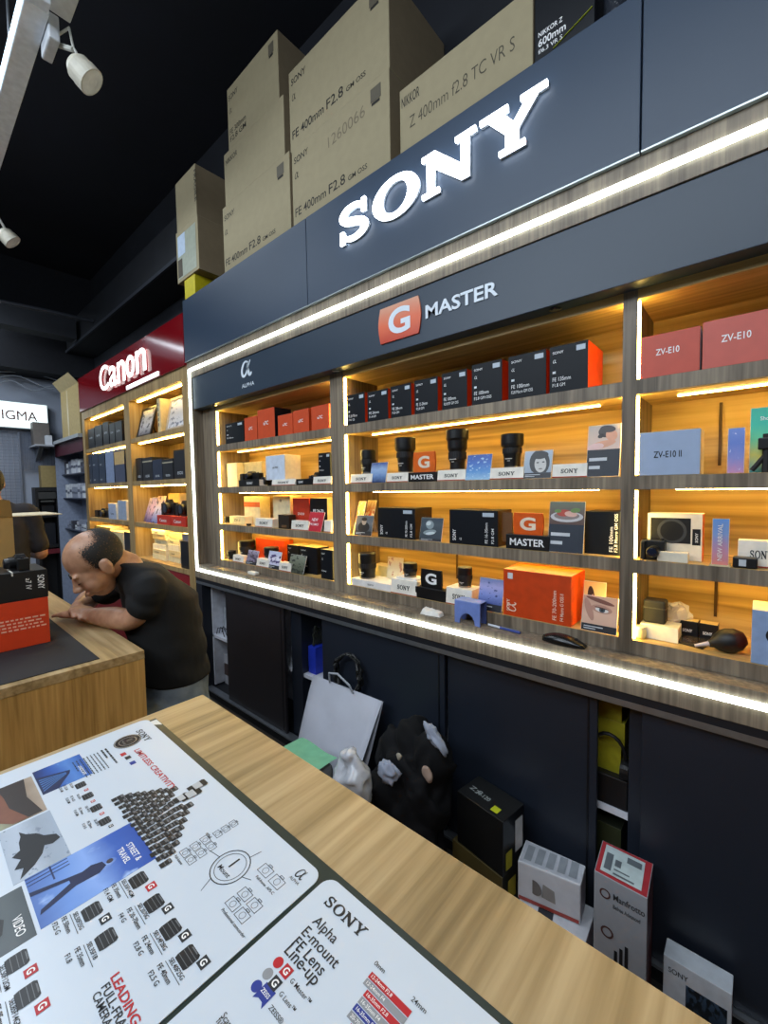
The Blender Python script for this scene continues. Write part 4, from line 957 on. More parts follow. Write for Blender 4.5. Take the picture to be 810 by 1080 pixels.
MB().prism([(0, 0), (.20, 0), (.20, zt - CZ[1] - .07), (.16, zt - CZ[1]), (0, zt - CZ[1])], V((x1 - .05, FC, CZ[1])), YD, UZ, -.06).build('cover', M('e0c890', .6), t, .002)
m = MB()
for k in range(5): m.box(x1 - .097, x1 - .082, FC - .001, FC, CZ[1] + .05 + .04 * k, CZ[1] + .075 + .04 * k)
m.build('spine_marks', M('5a5a60', .6), t)
# row two left: navy boxes in a three by two block, each with a lid line
for c_ in range(3):
    a, b = (90, 97, 104)[c_], (96.6, 103.6, 110.6)[c_]
    x0, x1, zt = xz(a, b, 478, FC, CZ[2]); x0 = max(x0, CX0 + .093); zt = min(zt, CZ[1] - .056); hh = (zt - CZ[2]) / 2
    for r_ in range(2):
        plain_box('navy lens box, %s of the %s column in the oak cabinet block of six' % (('lower', 'upper')[r_], ('left', 'middle', 'right')[c_]), x0, x1, FC, FC + .15, CZ[2] + r_ * hh + .0003 * r_, CZ[2] + (r_ + 1) * hh, (M('2a3648', .45), NAV, NAV), 'lens_box', 'box', 'navy boxes in the oak cabinet', txt=[('RF', .2, .2, .3, .1)], tcol=GREYT)
cbox('pale blue printed box beside the navy boxes, oak cabinet', 111.3, 119.8, (477, 475.5), CZ[2], (M('8494b4', .5), NAV, M('c8c0a0', .5)), name='printer_box')
cbox('dark box with a yellow top beside the oak divider', 120.6, 131, (475, 473.5), CZ[2], (M('4a5064', .5), NAV, M('e0c070', .5)), name='printer_box', band=(.55, .95, M('c8a870', .5)))
for i, (a, b, c, l) in enumerate(((139.5, 150, 483.5, 'black camera box at the left of the oak cabinet second shelf right column'), (150.5, 160.5, 482.5, 'black camera box second on the oak cabinet second shelf, right column'), (161, 171, 484.5, 'navy camera box in the middle of the oak cabinet second shelf, right column'), (171.5, 182.5, 484, 'black camera box right of the middle, oak cabinet second shelf'), (183, 196.5, 474, 'tall black camera box at the right end of the oak cabinet second shelf'))):
    cbox(l, a, b, c, CZ[2], (DKB_ if i != 2 else M('2a3244', .45), DKB_, DKB_), Y=FC + .01, name='camera_box', group='black boxes in the oak cabinet', txt=[('EOS', .3, .15, .4, .10)], tcol=GREYT, band=(.80, .86, M('b0a890', .5)) if i in (1, 3) else None)
# row three
x0, x1, zt = xz(98, 114, 537, FC, CZ[3])
camera('black camera on the oak cabinet third shelf, left column', x0, x1, FC + .02, CZ[3], .10)
cbox('pale blue white printer box on the oak cabinet third shelf', 114.5, 122.3, 531, CZ[3], (M('a8b4cc', .5), CREAM, CREAM), name='printer_box', group='pale boxes in the oak cabinet', txt=[('PIXMA'[:0] + 'Canon', .3, .3, .4, .12)], tcol=INK)
cbox('taller pale box beside the oak divider, third shelf', 124.5, 133, 528, CZ[3], (M('98a8c0', .5), CREAM, CREAM), Y=FC + .02, name='printer_box', group='pale boxes in the oak cabinet')
for i, (a, b, c) in enumerate(((148.5, 155.5, 525.5), (155.5, 162, 525), (161, 169, 523.5))):
    card(('leftmost of the three leaning brochures in the oak cabinet', 'middle one of the three leaning brochures in the oak cabinet', 'rightmost of the three leaning brochures in the oak cabinet')[i], a, b, c, 549, CZ[3], FC + .01 + .02 * (2 - i), photo((['503a70', 'c0a0c0', 'e0c8c0'], ['4a4a90', 'e0b8c8', 'a898c8'], ['6070b0', 'd8d0e0', 'e8b080'])[i], '3a2c4c', 'Z', 4, .58, i + 2), None, .3, 'brochure', 'brochure', 'leaning brochures')
x0, x1, zt = xz(166, 196, 544, FC, CZ[3]); x1 = min(x1, -3.155); zr = CZ[3] + .075
for k, (a, b) in enumerate(((x0, (x0 + x1) / 2 - .005), ((x0 + x1) / 2 + .005, x1))):
    plain_box('flat red box, the %s of two under the black camera bag in the oak cabinet' % ('left', 'right')[k], a, b, FC, FC + .16, CZ[3], zr, (M('c8301c', .45), M('c8301c', .45), M('d85030', .45)), 'product_box', 'box', 'flat red boxes', txt=[('Canon', .2, .3, .5, .35)])
m0 = (x0 + x1) / 2
camera('black camera lying on the left flat red box, oak cabinet', m0 - .25, m0 - .03, FC + .03, zr + .0003, .13)
camera('black camera lying on the right flat red box, oak cabinet', m0 + .02, m0 + .27, FC + .03, zr + .0003, .12)
plain_box('cream carton standing behind the cameras on the red boxes', *[PY(p, 535, FC + .2).x for p in (178, 190)], FC + .2, FC + .26, CZ[3], CZ[3] + .25, (M('e8c078', .6), CREAM, CREAM), 'product_box', 'box', 'pale boxes in the oak cabinet')
# row four: flat cream packets piled up (left a few, right four stacks)
def pile(pl, pr, zb, n, dz, Y, where, group):
    x0, x1, _ = xz(pl, pr, 580, Y, zb)
    rnd = random.Random(int(pl))
    for k in range(n):
        o = rnd.uniform(-.02, .02)
        words = ('lowest', 'second', 'third', 'fourth', 'fifth', 'sixth', 'seventh')[k]
        plain_box('flat cream packet, %s from the shelf in the %s' % (words, where), x0 + o, x1 + o, Y + abs(o), Y + .15, zb + k * dz + .0004 * k, zb + (k + 1) * dz, (M(('e8dcb0', 'e0c890', 'f0e4c8')[k % 3], .6), CREAM, CREAM), 'flat_packet', 'packet', group, txt=[('Canon', .2, .3, .3, .3)] if k % 2 else None, tcol=DARKTXT)
pile(161, 174.5, CZ[4], 6, .043, FC + .05, 'left pile of the oak cabinet', 'piled cream packets')
pile(176.5, 188.5, CZ[4], 5, .049, FC + .05, 'right pile of the oak cabinet', 'piled cream packets')
cbox('tall black box at the right end of the oak cabinet bottom shelf', 190.5, 199, 571, CZ[4], (BLACK, BLACK, BLACK), Y=FC, name='printer_box', group=None, depth=.14)
x0, x1, zt = xz(189.5, 199, 571, FC, CZ[4]); x1 = min(x1, -3.155)
plain_box('grey carton on top of the tall black box, oak cabinet', x0 + .01, x1 - .01, FC + .02, FC + .15, zt + .0005, min(zt + .085, CZ[3] - .056), (M('8a8a94', .5), GREYT, GREYT), 'accessory_box', 'box')
x0, x1 = max(PY(93, 560, FC).x, CX0 + .093), PY(113, 560, FC).x
plain_box('yellow carton behind the man, bottom shelf of the oak cabinet', x0, x1, FC + .03, FC + .2, CZ[4], CZ[4] + .22, (M('e0b450', .6), CREAM, CREAM), 'product_box', 'box', 'cartons behind the man')
x0, x1 = PY(114, 560, FC).x, PY(126, 560, FC).x
plain_box('cream carton behind the man, beside the yellow one', x0, x1, FC + .03, FC + .2, CZ[4], CZ[4] + .19, (M('e8d4a0', .6), CREAM, CREAM), 'product_box', 'box', 'cartons behind the man')
x0, x1 = PY(127, 560, FC).x, min(-4.348, PY(134, 560, FC).x)
plain_box('black carton beside the oak divider, bottom shelf', x0, x1, FC + .03, FC + .2, CZ[4], CZ[4] + .20, (BLACK, BLACK, CREAM), 'product_box', 'box', 'cartons behind the man')
# ------------------------------------------------------------------ front counter with the printed mats
TT = z(-.56)
OAKY = wood('oak_worktop', '7c6846', 'a68e66', 'bda67e', 1, 55, 9, .35, .4)
OAKZ = wood('oak_counter_front', '8c6c3a', 'b48f54', 'c8a465', 2, 90, 14, .5, .3)
tb = thing('counter', 'oak counter in the foreground carrying the two printed white mats', 'counter', (-.2, -.1, 0))
TX0, TX1, TY1, TY0 = -1.143, .95, .530, -.75
MB().box(TX0, TX1, TY0, TY1, TT - .03, TT).build('worktop', OAKY, tb, .0015)
MB().box(TX0 + .015, TX1 - .015, TY1 - .045, TY1 - .025, 0.0, TT - .0305).build('back_board', OAKZ, tb)
MB().box(TX0 + .015, TX0 + .035, TY0 + .03, TY1 - .046, 0, TT - .0305).build('end_board', OAKZ, tb)
MB().box(TX1 - .035, TX1 - .015, TY0 + .03, TY1 - .046, 0, TT - .0305).build('end_board', OAKZ, tb)
def tp(px, py): return PZ(px, py, TT)
GREEN = M('26312c', .3)
PX0, PX1, PYT = -1.122, -.457, .379
t = thing('counter_mat', 'dark green vinyl edged underlay along the back of the printed mats', 'mat', (-.4, .0, TT))
MB().box(PX0 + .012, .4, -.52, PYT + .016, TT, TT + .0015).build('sheet', GREEN, t)
MB().add([(PX0 + .02, PYT + .015, TT + .0016), (PX0 + .055, PYT + .015, TT + .0016), (PX0 + .02, PYT - .02, TT + .0016)], [(0, 1, 2)]).build('corner_tab', M('d0d4d4', .3), t)
PT = TT + .0018
def rounded(x0, x1, y0, y1, r, n=6):
    pts = []
    for cx, cy, a0 in ((x1 - r, y1 - r, 0), (x0 + r, y1 - r, 90), (x0 + r, y0 + r, 180), (x1 - r, y0 + r, 270)):
        for k in range(n + 1):
            a = math.radians(a0 + 90 * k / n); pts.append((cx + r * math.cos(a), cy + r * math.sin(a)))
    return pts
PAPER = M('ccd6e2', .3, var=.015, scale=3)
RED_INK = M('b5202a', .45); GREY_INK = M('8c9096', .5); BLUE_INK = M('27388e', .45); PK = M('22262c', .5)
ps = thing('printed_mat', 'white printed lens chart mat with photographs on the counter, left one', 'mat', (-.75, .0, TT))
MB().prism(rounded(PX0, PX1 - .004, -.30, PYT, .018), V((0, 0, PT)), XD, YD, .0012).build('sheet', PAPER, ps)
PS = PT + .0016
def W(px, py): q = PZ(px, py, PS); return V((q.x, q.y, PS))
blk = MB(); red = MB(); gry = MB(); blu = MB(); whi = MB()
LW_ = V((0, 0, .0002))
def word(m, s, p0, wd=None, h=None, bold=.006, dy=0.0):
    q = W(*p0); m.text(s, V((q.x, q.y - dy, PS + .0002)), XD, YD, wd, h, bold)
def part(nm, mat, fn):
    m = MB(); fn(m); return m.build(nm, mat, ps)
a = W(148.8, 769)
part('brand_lettering', PK, lambda m: sony(m, a - V((0, .012, 0)), XD, YD, .062, .013, .0002))
q = W(142.4, 790)
part('headline', RED_INK, lambda m: m.text('LIMITLESS CREATIVITY', q - V((-.004, .004, 0)), XD, YD, .190, .0115, .02))
c_ = W(134.7, 781.7); R0 = .027
em = MB(); em.disc(c_, XD, YD, R0, 32); e = em.build('emblem', M('2c2c2e', .25), ps)
m = MB(); m.ring(c_ + V((0, 0, .0003)), XD, YD, R0 * .93, .002); m.ring(c_ + V((0, 0, .0003)), XD, YD, R0 * .62, .0014); m.text('1', c_ + V((-.003, -.002, .0003)), XD, YD, None, .012, .02); m.text('Mount', c_ + V((-.009, -.010, .0003)), XD, YD, .018, .0045, .01)
m.build('emblem_print', M('a8a49c', .3, .4), e)
for p, mm in (((130, 795.5), RED_INK), ((135, 799), PK), ((140, 804.5), BLUE_INK)):
    q = W(*p); MB().box(q.x - .006, q.x + .006, q.y - .005, q.y + .005, PS, PS + .0002).build('printed_badge', mm, ps)
rnd = random.Random(2)
def paragraph(m, x0, y0, wd, n, dy, hgt):
    for i in range(n):
        x = x0; end = x0 + wd * (1 if i < n - 1 else .55)
        while x < end:
            l = rnd.uniform(.003, .010); m.box(x, min(x + l, end), y0 - i * dy, y0 - i * dy + hgt, PS, PS + .0002); x += l + .002
def para(m):
    q = W(110, 790); paragraph(m, q.x, q.y, .075, 2, .0075, .0034); q = W(104, 793); paragraph(m, q.x, q.y - .004, .078, 8, .0062, .0018)
part('small_print', PK, para)
def quad4(tl, tr, br, bl):
    A, B, C_, D_ = W(*tl), W(*tr), W(*br), W(*bl)
    return (A.x + D_.x) / 2, (B.x + C_.x) / 2, (C_.y + D_.y) / 2, (A.y + B.y) / 2
def picq(q, mat):
    x0, x1, y0, y1 = q; x0 = max(x0, PX0 + .002); x1 = min(x1, PX1 - .008)
    return MB().box(x0, x1, y0, y1, PS - .0004, PS).build('photo_print', mat, ps), x0, x1, y0, y1
BLU1 = photo(['16285e', '2c56a8', '5484cc', '2c58a8'], '84a8dc', 'Y', 3, .66, 1)
o, x0, x1, y0, y1 = picq(quad4((82.5, 795), (98.4, 814.8), (45.8, 838.6), (34, 815.7)), BLU1)
w_, h_ = x1 - x0, y1 - y0
MB().poly([(.30, .0), (1.0, .0), (1.0, .30), (.62, .62), (.50, .66)], V((x0, y0, PS + .0003)), XD * w_, YD * h_).build('printed_tower', M('14224e', .4), o)
m = MB()
for k in range(6): m.poly([(.42 + .09 * k, .04), (.46 + .09 * k, .04), (.545 + .012 * k, .56), (.535 + .012 * k, .56)], V((x0, y0, PS + .0005)), XD * w_, YD * h_)
m.build('printed_tower_lines', M('4a78b8', .4), o)
m = MB().text('LANDSCAPE', V((x0 + .50 * w_, y0 + .82 * h_, PS + .0003)), XD, YD, .42 * w_, .006, .01); m.build('lettering', WTXT, o)
o, x0, x1, y0, y1 = picq(quad4((33.6, 816.6), (46.4, 850.8), (-40, 900), (-60, 858)), photo(['c8ccb8', 'b0b89a', '6a5a44', 'a89888'], None, 'Y', 3, .56, 3))
w_, h_ = x1 - x0, y1 - y0
m = MB(); m.poly([(.0, .10), (.35, .28), (.70, .34), (.98, .60), (.98, .78), (.6, .62), (.3, .60), (.0, .55)], V((x0, y0, PS + .0003)), XD * w_, YD * h_); m.build('printed_hand', M('7a4a34', .4), o)
MB().poly([(.0, .55), (.3, .60), (.6, .62), (.98, .78), (.98, .95), (.5, .85), (0, .9)], V((x0, y0, PS + .0004)), XD * w_, YD * h_).build('printed_sleeve', M('2a201c', .4), o)
o, x0, x1, y0, y1 = picq(quad4((53, 855), (74.8, 901), (16.8, 933), (-5, 880)), photo(['a8b4c4', 'b4c0d0', '98a4b4', 'a0aec0'], '7c889a', 'Y', 9, .64, 5))
w_, h_ = x1 - x0, y1 - y0
m = MB()
m.poly([(.16, .34), (.26, .44), (.34, .62), (.44, .72), (.52, .92), (.62, .96), (.66, .80), (.62, .66), (.74, .58), (.86, .40), (.97, .12), (.82, .22), (.78, .08), (.66, .22), (.56, .10), (.50, .26), (.36, .28), (.26, .34)], V((x0, y0, PS + .0003)), XD * w_, YD * h_)
m.build('printed_bird', M('1c2026', .5), o)
o, x0, x1, y0, y1 = picq(quad4((137.4, 866.7), (163.4, 902.7), (45.8, 982), (24.4, 930)), photo(['4468b0', '6a92d8', '88aae8', '3c62b8', '2f52a8'], 'a0bcec', 'Y', 2, .64, 2))
w_, h_ = x1 - x0, y1 - y0
m = MB()
m.poly([(.34, .0), (.42, .0), (.52, .36), (.58, .36), (.74, .05), (.82, .03), (.68, .40), (.70, .64), (.63, .73), (.52, .71), (.47, .60), (.50, .50), (.47, .40)], V((x0 - .04 * w_, y0, PS + .0003)), XD * w_, YD * h_ * .84)
m.build('printed_walker', M('16224a', .5), o)
MB().disc(V((x0 + .55 * w_, y0 + .655 * h_, PS + .0004)), XD, YD, .032 * h_, 16).build('printed_head', M('3a3540', .5), o)
m = MB()
for k in range(3): m.box(x0 + (.02 + .07 * k) * w_, x0 + (.035 + .07 * k) * w_, y0, y0 + .36 * h_, PS, PS + .0003)
m.box(x0, x0 + .30 * w_, y0 + .20 * h_, y0 + .215 * h_, PS, PS + .0003); m.build('printed_railing', M('2c3a66', .5), o)
m = MB().text('STREET &', V((x0 + .42 * w_, y1 - .022, PS + .0003)), XD, YD, .046, .0085, .01); m.text('TRAVEL', V((x0 + .42 * w_, y1 - .035, PS + .0003)), XD, YD, .038, .0085, .01); m.build('lettering', WTXT, o)
o, x0, x1, y0, y1 = picq(quad4((23, 933), (38, 985), (-30, 1030), (-50, 975)), photo(['30383e', '3c444a', '444e52', '384248'], None, 'Y', 4, .54, 2))
w_, h_ = x1 - x0, y1 - y0
MB().poly([(.25, .15), (.55, .10), (.75, .35), (.68, .55), (.45, .62), (.30, .45)], V((x0, y0, PS + .0003)), XD * w_, YD * h_).build('printed_silhouette', M('15181a', .4), o)
MB().text('VIDEO', V((x1 - .050, y1 - .018, PS + .0003)), XD, YD, .036, .010, .01).build('lettering', WTXT, o)
# printed lenses, each with its badge and its caption
LM = [M('17191d', .4), M('6a6c70', .4)]
def plens(p, s):
    q = W(*p); o = V((q.x, q.y, PS)); m = MB()
    m.poly([(-.44, -.5), (.44, -.5), (.50, -.30), (.50, .35), (.40, .5), (-.40, .5), (-.5, .35), (-.5, -.30)], o, XD * s, YD * s * .85)
    for v_ in (-.28, .0, .22): m.poly([(-.47, v_), (.47, v_), (.47, v_ + .035), (-.47, v_ + .035)], o + V((0, 0, .0003)), XD * s, YD * s * .85, 1)
    m.poly([(-.3, .39), (.3, .39), (.22, .46), (-.22, .46)], o + V((0, 0, .0003)), XD * s, YD * s * .85, 1)
    return m.build('printed_lens', LM, ps)
def gicon(p, col, s=.0125, parent=None):
    q = W(*p); g = MB().box(q.x - s / 2, q.x + s / 2, q.y - s / 2, q.y + s / 2, PS, PS + .0002); g.text('G', V((q.x, q.y - s * .32, PS + .0005)), XD, YD, None, s * .64, .03, mi=1, align='c')
    g.build('printed_badge', [RED_INK if col == 'r' else PK, WTXT], ps)
def caption(p, ls, k=1.0):
    q = W(*p); m = MB()
    for i, s in enumerate(ls): m.text(s, V((q.x - .004 * (i > 0), q.y - i * .0098 * k - (.002 if i else 0), PS + .0002)), XD, YD, None, (.0058 if i else .0052) * k, .012)
    if k == 1: m.box(q.x - .002, q.x + .036, q.y - .0028, q.y - .0022, PS, PS + .0002)
    m.build('caption_lettering', PK, ps)
for p, b_, ls in (((85, 828), (91, 833), ['SEL1224', 'FE 12-24', 'F2.8 GM']), ((92.5, 839.5), (98, 845), ['SEL1635', 'FE 16-35', 'F2.8 GM']), ((101.4, 852), (107.5, 858), ['SEL14F18', 'FE 14mm', 'F1.8 GM']), ((110.6, 866), (117, 871), ['SEL20F18', 'FE 20mm', 'F1.8 G'])):
    plens(p, .019); gicon(b_, 'r' if p[0] < 110 else 'k', .0065); q = W(*p); caption((p[0] - 12, p[1] - 1), ls, .72)
for p, b_, c, cp, ls in (((146, 928), (159.4, 934.8), 'r', (127.7, 929.6), ['SEL35F14GM', 'FE 35mm', 'F1.4 GM']), ((162.5, 952.5), (177, 958), 'k', (144.5, 955), ['SEL2070G', 'FE 20-70mm', 'F4 G']),
        ((180, 979.7), (195, 986.7), 'k', (161, 984), ['SEL24F28G', 'FE 24mm', 'F2.8 G']), ((198, 1009), (214.7, 1015), 'k', (177.5, 1013), ['SEL40F25G', 'FE 40mm', 'F2.5 G']),
        ((97, 961), (111, 969), 'k', (76.5, 964), ['SEL50F25G', 'FE 50mm', 'F2.5 G']), ((112, 990), None, '', (91, 996), ['SEL35F18', 'FE 35mm', 'F1.8']), ((18, 1014), (32.5, 1024), 'r', (-1, 1020), ['SEL50F12GM', 'FE 50mm', 'F1.2 GM']), ((29, 1049), (44.7, 1061), 'r', (9, 1056), ['SEL85F14GM', 'FE 85mm', 'F1.4 GM'])):
    plens(p, .0245); caption(cp, ls)
    if b_: gicon(b_, c)
part('headline', RED_INK, lambda m: word(m, 'LEADING', (122, 1027), .070, .0095, .02, .006))
part('headline', PK, lambda m: word(m, 'FULL-FRAME', (112.8, 1037), .076, .0085, .012, .0062))
part('headline', PK, lambda m: word(m, 'CAMERA BRAND', (104, 1045), .086, .0078, .01, .0066))
# pyramid of lenses: rows along the mat, narrowing to the top
py = MB(); bx0, bx1, by, apx, apy = -.866, -.657, .238, -.783, .312
rows_ = 8
for r_ in range(rows_):
    f_ = r_ / (rows_ - 1); n = (15, 14, 12, 11, 9, 7, 5, 3)[r_]
    y = by + (apy - by) * f_; xa = bx0 + (apx - .03 - bx0) * f_; xb = bx1 + (apx + .035 - bx1) * f_
    for k in range(n):
        x = xa + (xb - xa) * (k / max(1, n - 1)) + rnd.uniform(-.001, .001); s = .0105 + .004 * f_; hh = .016 + rnd.uniform(-.003, .006)
        o_ = V((x, y, PS + .0006 * (1 - f_)))
        py.poly([(-.45, -.5), (.45, -.5), (.5, .4), (.38, .5), (-.38, .5), (-.5, .4)], o_, XD * s, YD * hh)
        py.poly([(-.36, .26), (.36, .26), (.30, .44), (-.30, .44)], o_ + V((0, 0, .0001)), XD * s, YD * hh, 1); py.poly([(-.46, -.1), (.46, -.1), (.46, -.03), (-.46, -.03)], o_ + V((0, 0, .0001)), XD * s, YD * hh, 1)
for p, s, hh in (((191, 842), .018, .026), ((201, 838), .022, .036), ((208, 829), .020, .034)):
    q = W(*p); o_ = V((q.x, q.y, PS + .0010))
    py.poly([(-.4, -.5), (.4, -.5), (.5, .4), (.38, .5), (-.38, .5), (-.5, .4)], o_, XD * s, YD * hh)
    py.poly([(-.42, -.2), (.42, -.2), (.46, .22), (-.46, .22)], o_ + V((0, 0, .0002)), XD * s, YD * hh, 2)
py.build('printed_lens_pyramid', LM + [M('b4b8bc', .4)], ps)
# mount diagram
c_ = W(243, 914); rr = .0285; dg_ = MB()
dg_.ring(c_, XD, YD, rr, .0016); dg_.ring(c_, XD, YD, rr * .80, .0009); dg_.text('1', c_ + V((-.003, -.002, 0)), XD, YD, None, .018, .01); dg_.text('Mount', c_ + V((-.014, -.0135, 0)), XD, YD, .028, .0075, .01)
def outline(x0, x1, y0, y1, t_=.0006):
    dg_.box(x0, x1, y0, y0 + t_, PS, PS + .0002); dg_.box(x0, x1, y1 - t_, y1, PS, PS + .0002); dg_.box(x0, x0 + t_, y0, y1, PS, PS + .0002); dg_.box(x1 - t_, x1, y0, y1, PS, PS + .0002)
def cams(p, nx, ny, s, dx_, dy_, lbl):
    q = W(*p)
    for i in range(nx):
        for j in range(ny):
            x, y = q.x + (i - (nx - 1) / 2) * dx_, q.y + (j - (ny - 1) / 2) * dy_
            outline(x - s / 2, x + s / 2, y - s * .34, y + s * .34); outline(x - s * .18, x + s * .18, y + s * .34, y + s * .48); dg_.ring(V((x, y, PS + .0001)), XD, YD, s * .22, .0006, 16)
    dg_.text(lbl, V((q.x - .016, q.y - (ny / 2) * dy_ - .006, PS + .0002)), XD, YD, None, .0042, .01)
cams((209, 896), 2, 3, .017, .019, .016, 'Full-frame'); cams((238, 874), 1, 3, .015, .02, .014, 'APS-C'); cams((286, 924), 2, 1, .022, .028, .02, 'Full-frame  APS-C'); cams((257, 954), 2, 2, .020, .024, .018, 'Professional camcorder')
for a_, b_ in (((-rr, -.002), (-rr - .022, -.006)), ((.008, rr), (.012, rr + .016)), ((rr, .002), (rr + .014, .008)), ((-.004, -rr), (.004, -rr - .018))): dg_.bar(c_ + V((*a_, 0)), c_ + V((*b_, 0)), .0007, .0003)
dg_.build('mount_diagram', PK, ps)
q = W(310.5, 922); m = MB(); alpha_strokes(m, V((q.x, q.y - .001, PS + .0002)), XD, YD, .015, 1.2); m.text('ALPHA', V((q.x - .002, q.y - .0085, PS + .0002)), XD, YD, .020, .0045, .0); m.build('alpha_mark', PK, ps)
# ---- second mat
p2 = thing('printed_mat', 'white printed mat listing a lens line-up, the right one on the counter', 'mat', (-.2, .1, TT))
MB().prism(rounded(PX1 + .003, .25, -.30, PYT + .006, .018), V((0, 0, PT)), XD, YD, .0012).build('sheet', PAPER, p2)
ps = p2
q = W(348.4, 945); part('brand_lettering', PK, lambda m: sony(m, V((q.x, q.y - .013, PS)), XD, YD, .071, .0145, .0002))
def title(m):
    for s, p, wd in (('Alpha', (331.4, 970), .041), ('E-mount', (322.7, 979), .062), ('FE Lens', (312.8, 990), .054), ('Line-up', (302, 1001), .056)): word(m, s, p, wd, None, .008, .0085)
part('headline', PK, title)
for p, m_ in (((293.5, 1015), RED_INK), ((282.4, 1027), GREY_INK), ((270.6, 1040), BLUE_INK)): MB().disc(W(*p), XD, YD, .0062, 20).build('printed_dot', m_, ps)
gicon((302, 1024.5), 'r', .0125); gicon((290, 1037), 'k', .0125)
q = W(279, 1049); m = MB(); m.poly([(-.0085, .009), (.0085, .009), (.0085, -.010), (.004, -.006), (-.003, -.006), (-.0085, -.010)], q, XD, YD); m.text('ZEISS', V((q.x, q.y - .001, PS + .0005)), XD, YD, .0135, .0045, .01, mi=1, align='c'); m.build('printed_badge', [BLUE_INK, WTXT], ps)
for s, p, wd in (('G Master™', (308.2, 1032), .034), ('G Lens™', (296.8, 1045.5), .026), ('ZEISS®', (286, 1060), .022)): part('caption_lettering', PK, lambda m: word(m, s, p, wd, None, .004, .004))
part('caption_lettering', PK, lambda m: (word(m, 'Scan for the', (238, 1067), .044, None, .002, .006), word(m, 'full line-up', (231, 1074), .040, None, .002, .006)))
def scale_(m):
    word(m, '0mm', (394, 1017), .015, None, .004); word(m, '24mm', (433, 1055), .019, None, .004)
part('caption_lettering', PK, scale_)
q = W(392.6, 1024.5)
for i, (m_, s) in enumerate(((RED_INK, '12-24mm F2.8'), (GREY_INK, '12-24mm F4'), (RED_INK, '16-35mm F2.8'), (GREY_INK, '16-35mm F4'), (BLUE_INK, '16-35mm F4 Z'), (GREY_INK, '20-70mm F4'), (RED_INK, '24-70mm F2.8'))):
    y = q.y - .0075 - i * .0082; x = q.x + (0, 0, .008, .008, .008, .008, .016)[i]; g = MB()
    g.box(x, x + (.058, .058, .066, .066, .066, .072, .08)[i], y, y + .0072, PS, PS + .0002); g.text(s, V((x + .003, y + .0018, PS + .0005)), XD, YD, None, .0038, .006, mi=1); g.build('range_bar', [m_, WTXT], ps)
# ------------------------------------------------------------------ desk with the man
DX1, DY1 = -1.628, .553
OAKX = wood('oak_desk_top', '7c6846', 'a68e66', 'bda67e', 0, 55, 9, .35, .4)
dk = thing('desk', 'oak counter desk the man leans on, with a black mat', 'desk', (-2.4, .1, 0))
MB().box(-3.5, DX1, -.60, DY1, TT - .03, TT).build('top', OAKX, dk, .0015)
MB().box(DX1 - .022, DX1 - .001, -.60, DY1 - .001, 0, TT - .0302).build('end_panel', OAKZ, dk)
MB().box(-3.48, DX1 - .023, -.59, -.57, 0, TT - .0302).build('front_panel', OAKZ, dk)
MB().box(-3.5, -3.478, -.56, DY1 - .01, 0, TT - .0302).build('end_panel', OAKZ, dk)
t = thing('desk_mat', 'black desk mat under the orange and black boxes', 'mat', (-1.9, .1, TT))
MB().box(-2.65, -1.66, -.55, .425, TT, TT + .003).build('sheet', M('17191d', .75), t, .001)
# orange box and black box on the mat
bz0 = TT + .0032
a = PZ(53.5, 676.7, bz0); b = PX(51.5, 629, a.x)
t = thing('lens_box', 'orange camera carton with white small print on the black desk mat', 'box', (a.x - .1, a.y - .15, bz0))
MB().box(a.x - .20, a.x, a.y - .32, a.y, bz0, b.z).build('carton', M('d8401a', .45, var=.03), t, .002)
m = MB(); hh = b.z - bz0; rnd = random.Random(4)
for r_ in range(4):
    y = a.y - .30
    while y < a.y - .02:
        l = rnd.uniform(.006, .018); m.box(a.x, a.x + .0006, y, y + l, bz0 + hh * (.60 - .07 * r_), bz0 + hh * (.63 - .07 * r_)); y += l + .005
m.build('small_print', M('f0b8a0', .5), t)
z1 = b.z + .0006; c_ = PX(53, 599.5, a.x)
t = thing('camera_box', 'black carton with white lettering stacked on the orange carton', 'box', (a.x - .1, a.y - .15, z1))
MB().box(a.x - .20, a.x + .001, a.y - .33, a.y + .002, z1, c_.z).build('carton', M('111216', .4), t, .002)
h2 = c_.z - z1
m = MB().text('SONY', V((a.x + .0017, a.y - .028, z1 + .82 * h2)), -UZ, YD, .5 * h2, .020, .015); m.text('a7 IV', V((a.x + .0017, a.y - .062, z1 + .75 * h2)), -UZ, YD, .4 * h2, .016, .005); m.build('lettering', WTXT, t)
MB().box(a.x - .10, a.x + .0015, a.y - .10, a.y - .095, c_.z - .012, c_.z + .0012).build('tape', M('d8d4c8', .4), t)
# small camera on top of the black box
camera('dark camera lying on top of the black carton on the desk', a.x - .14, a.x - .03, a.y - .09, c_.z + .0008, .055)
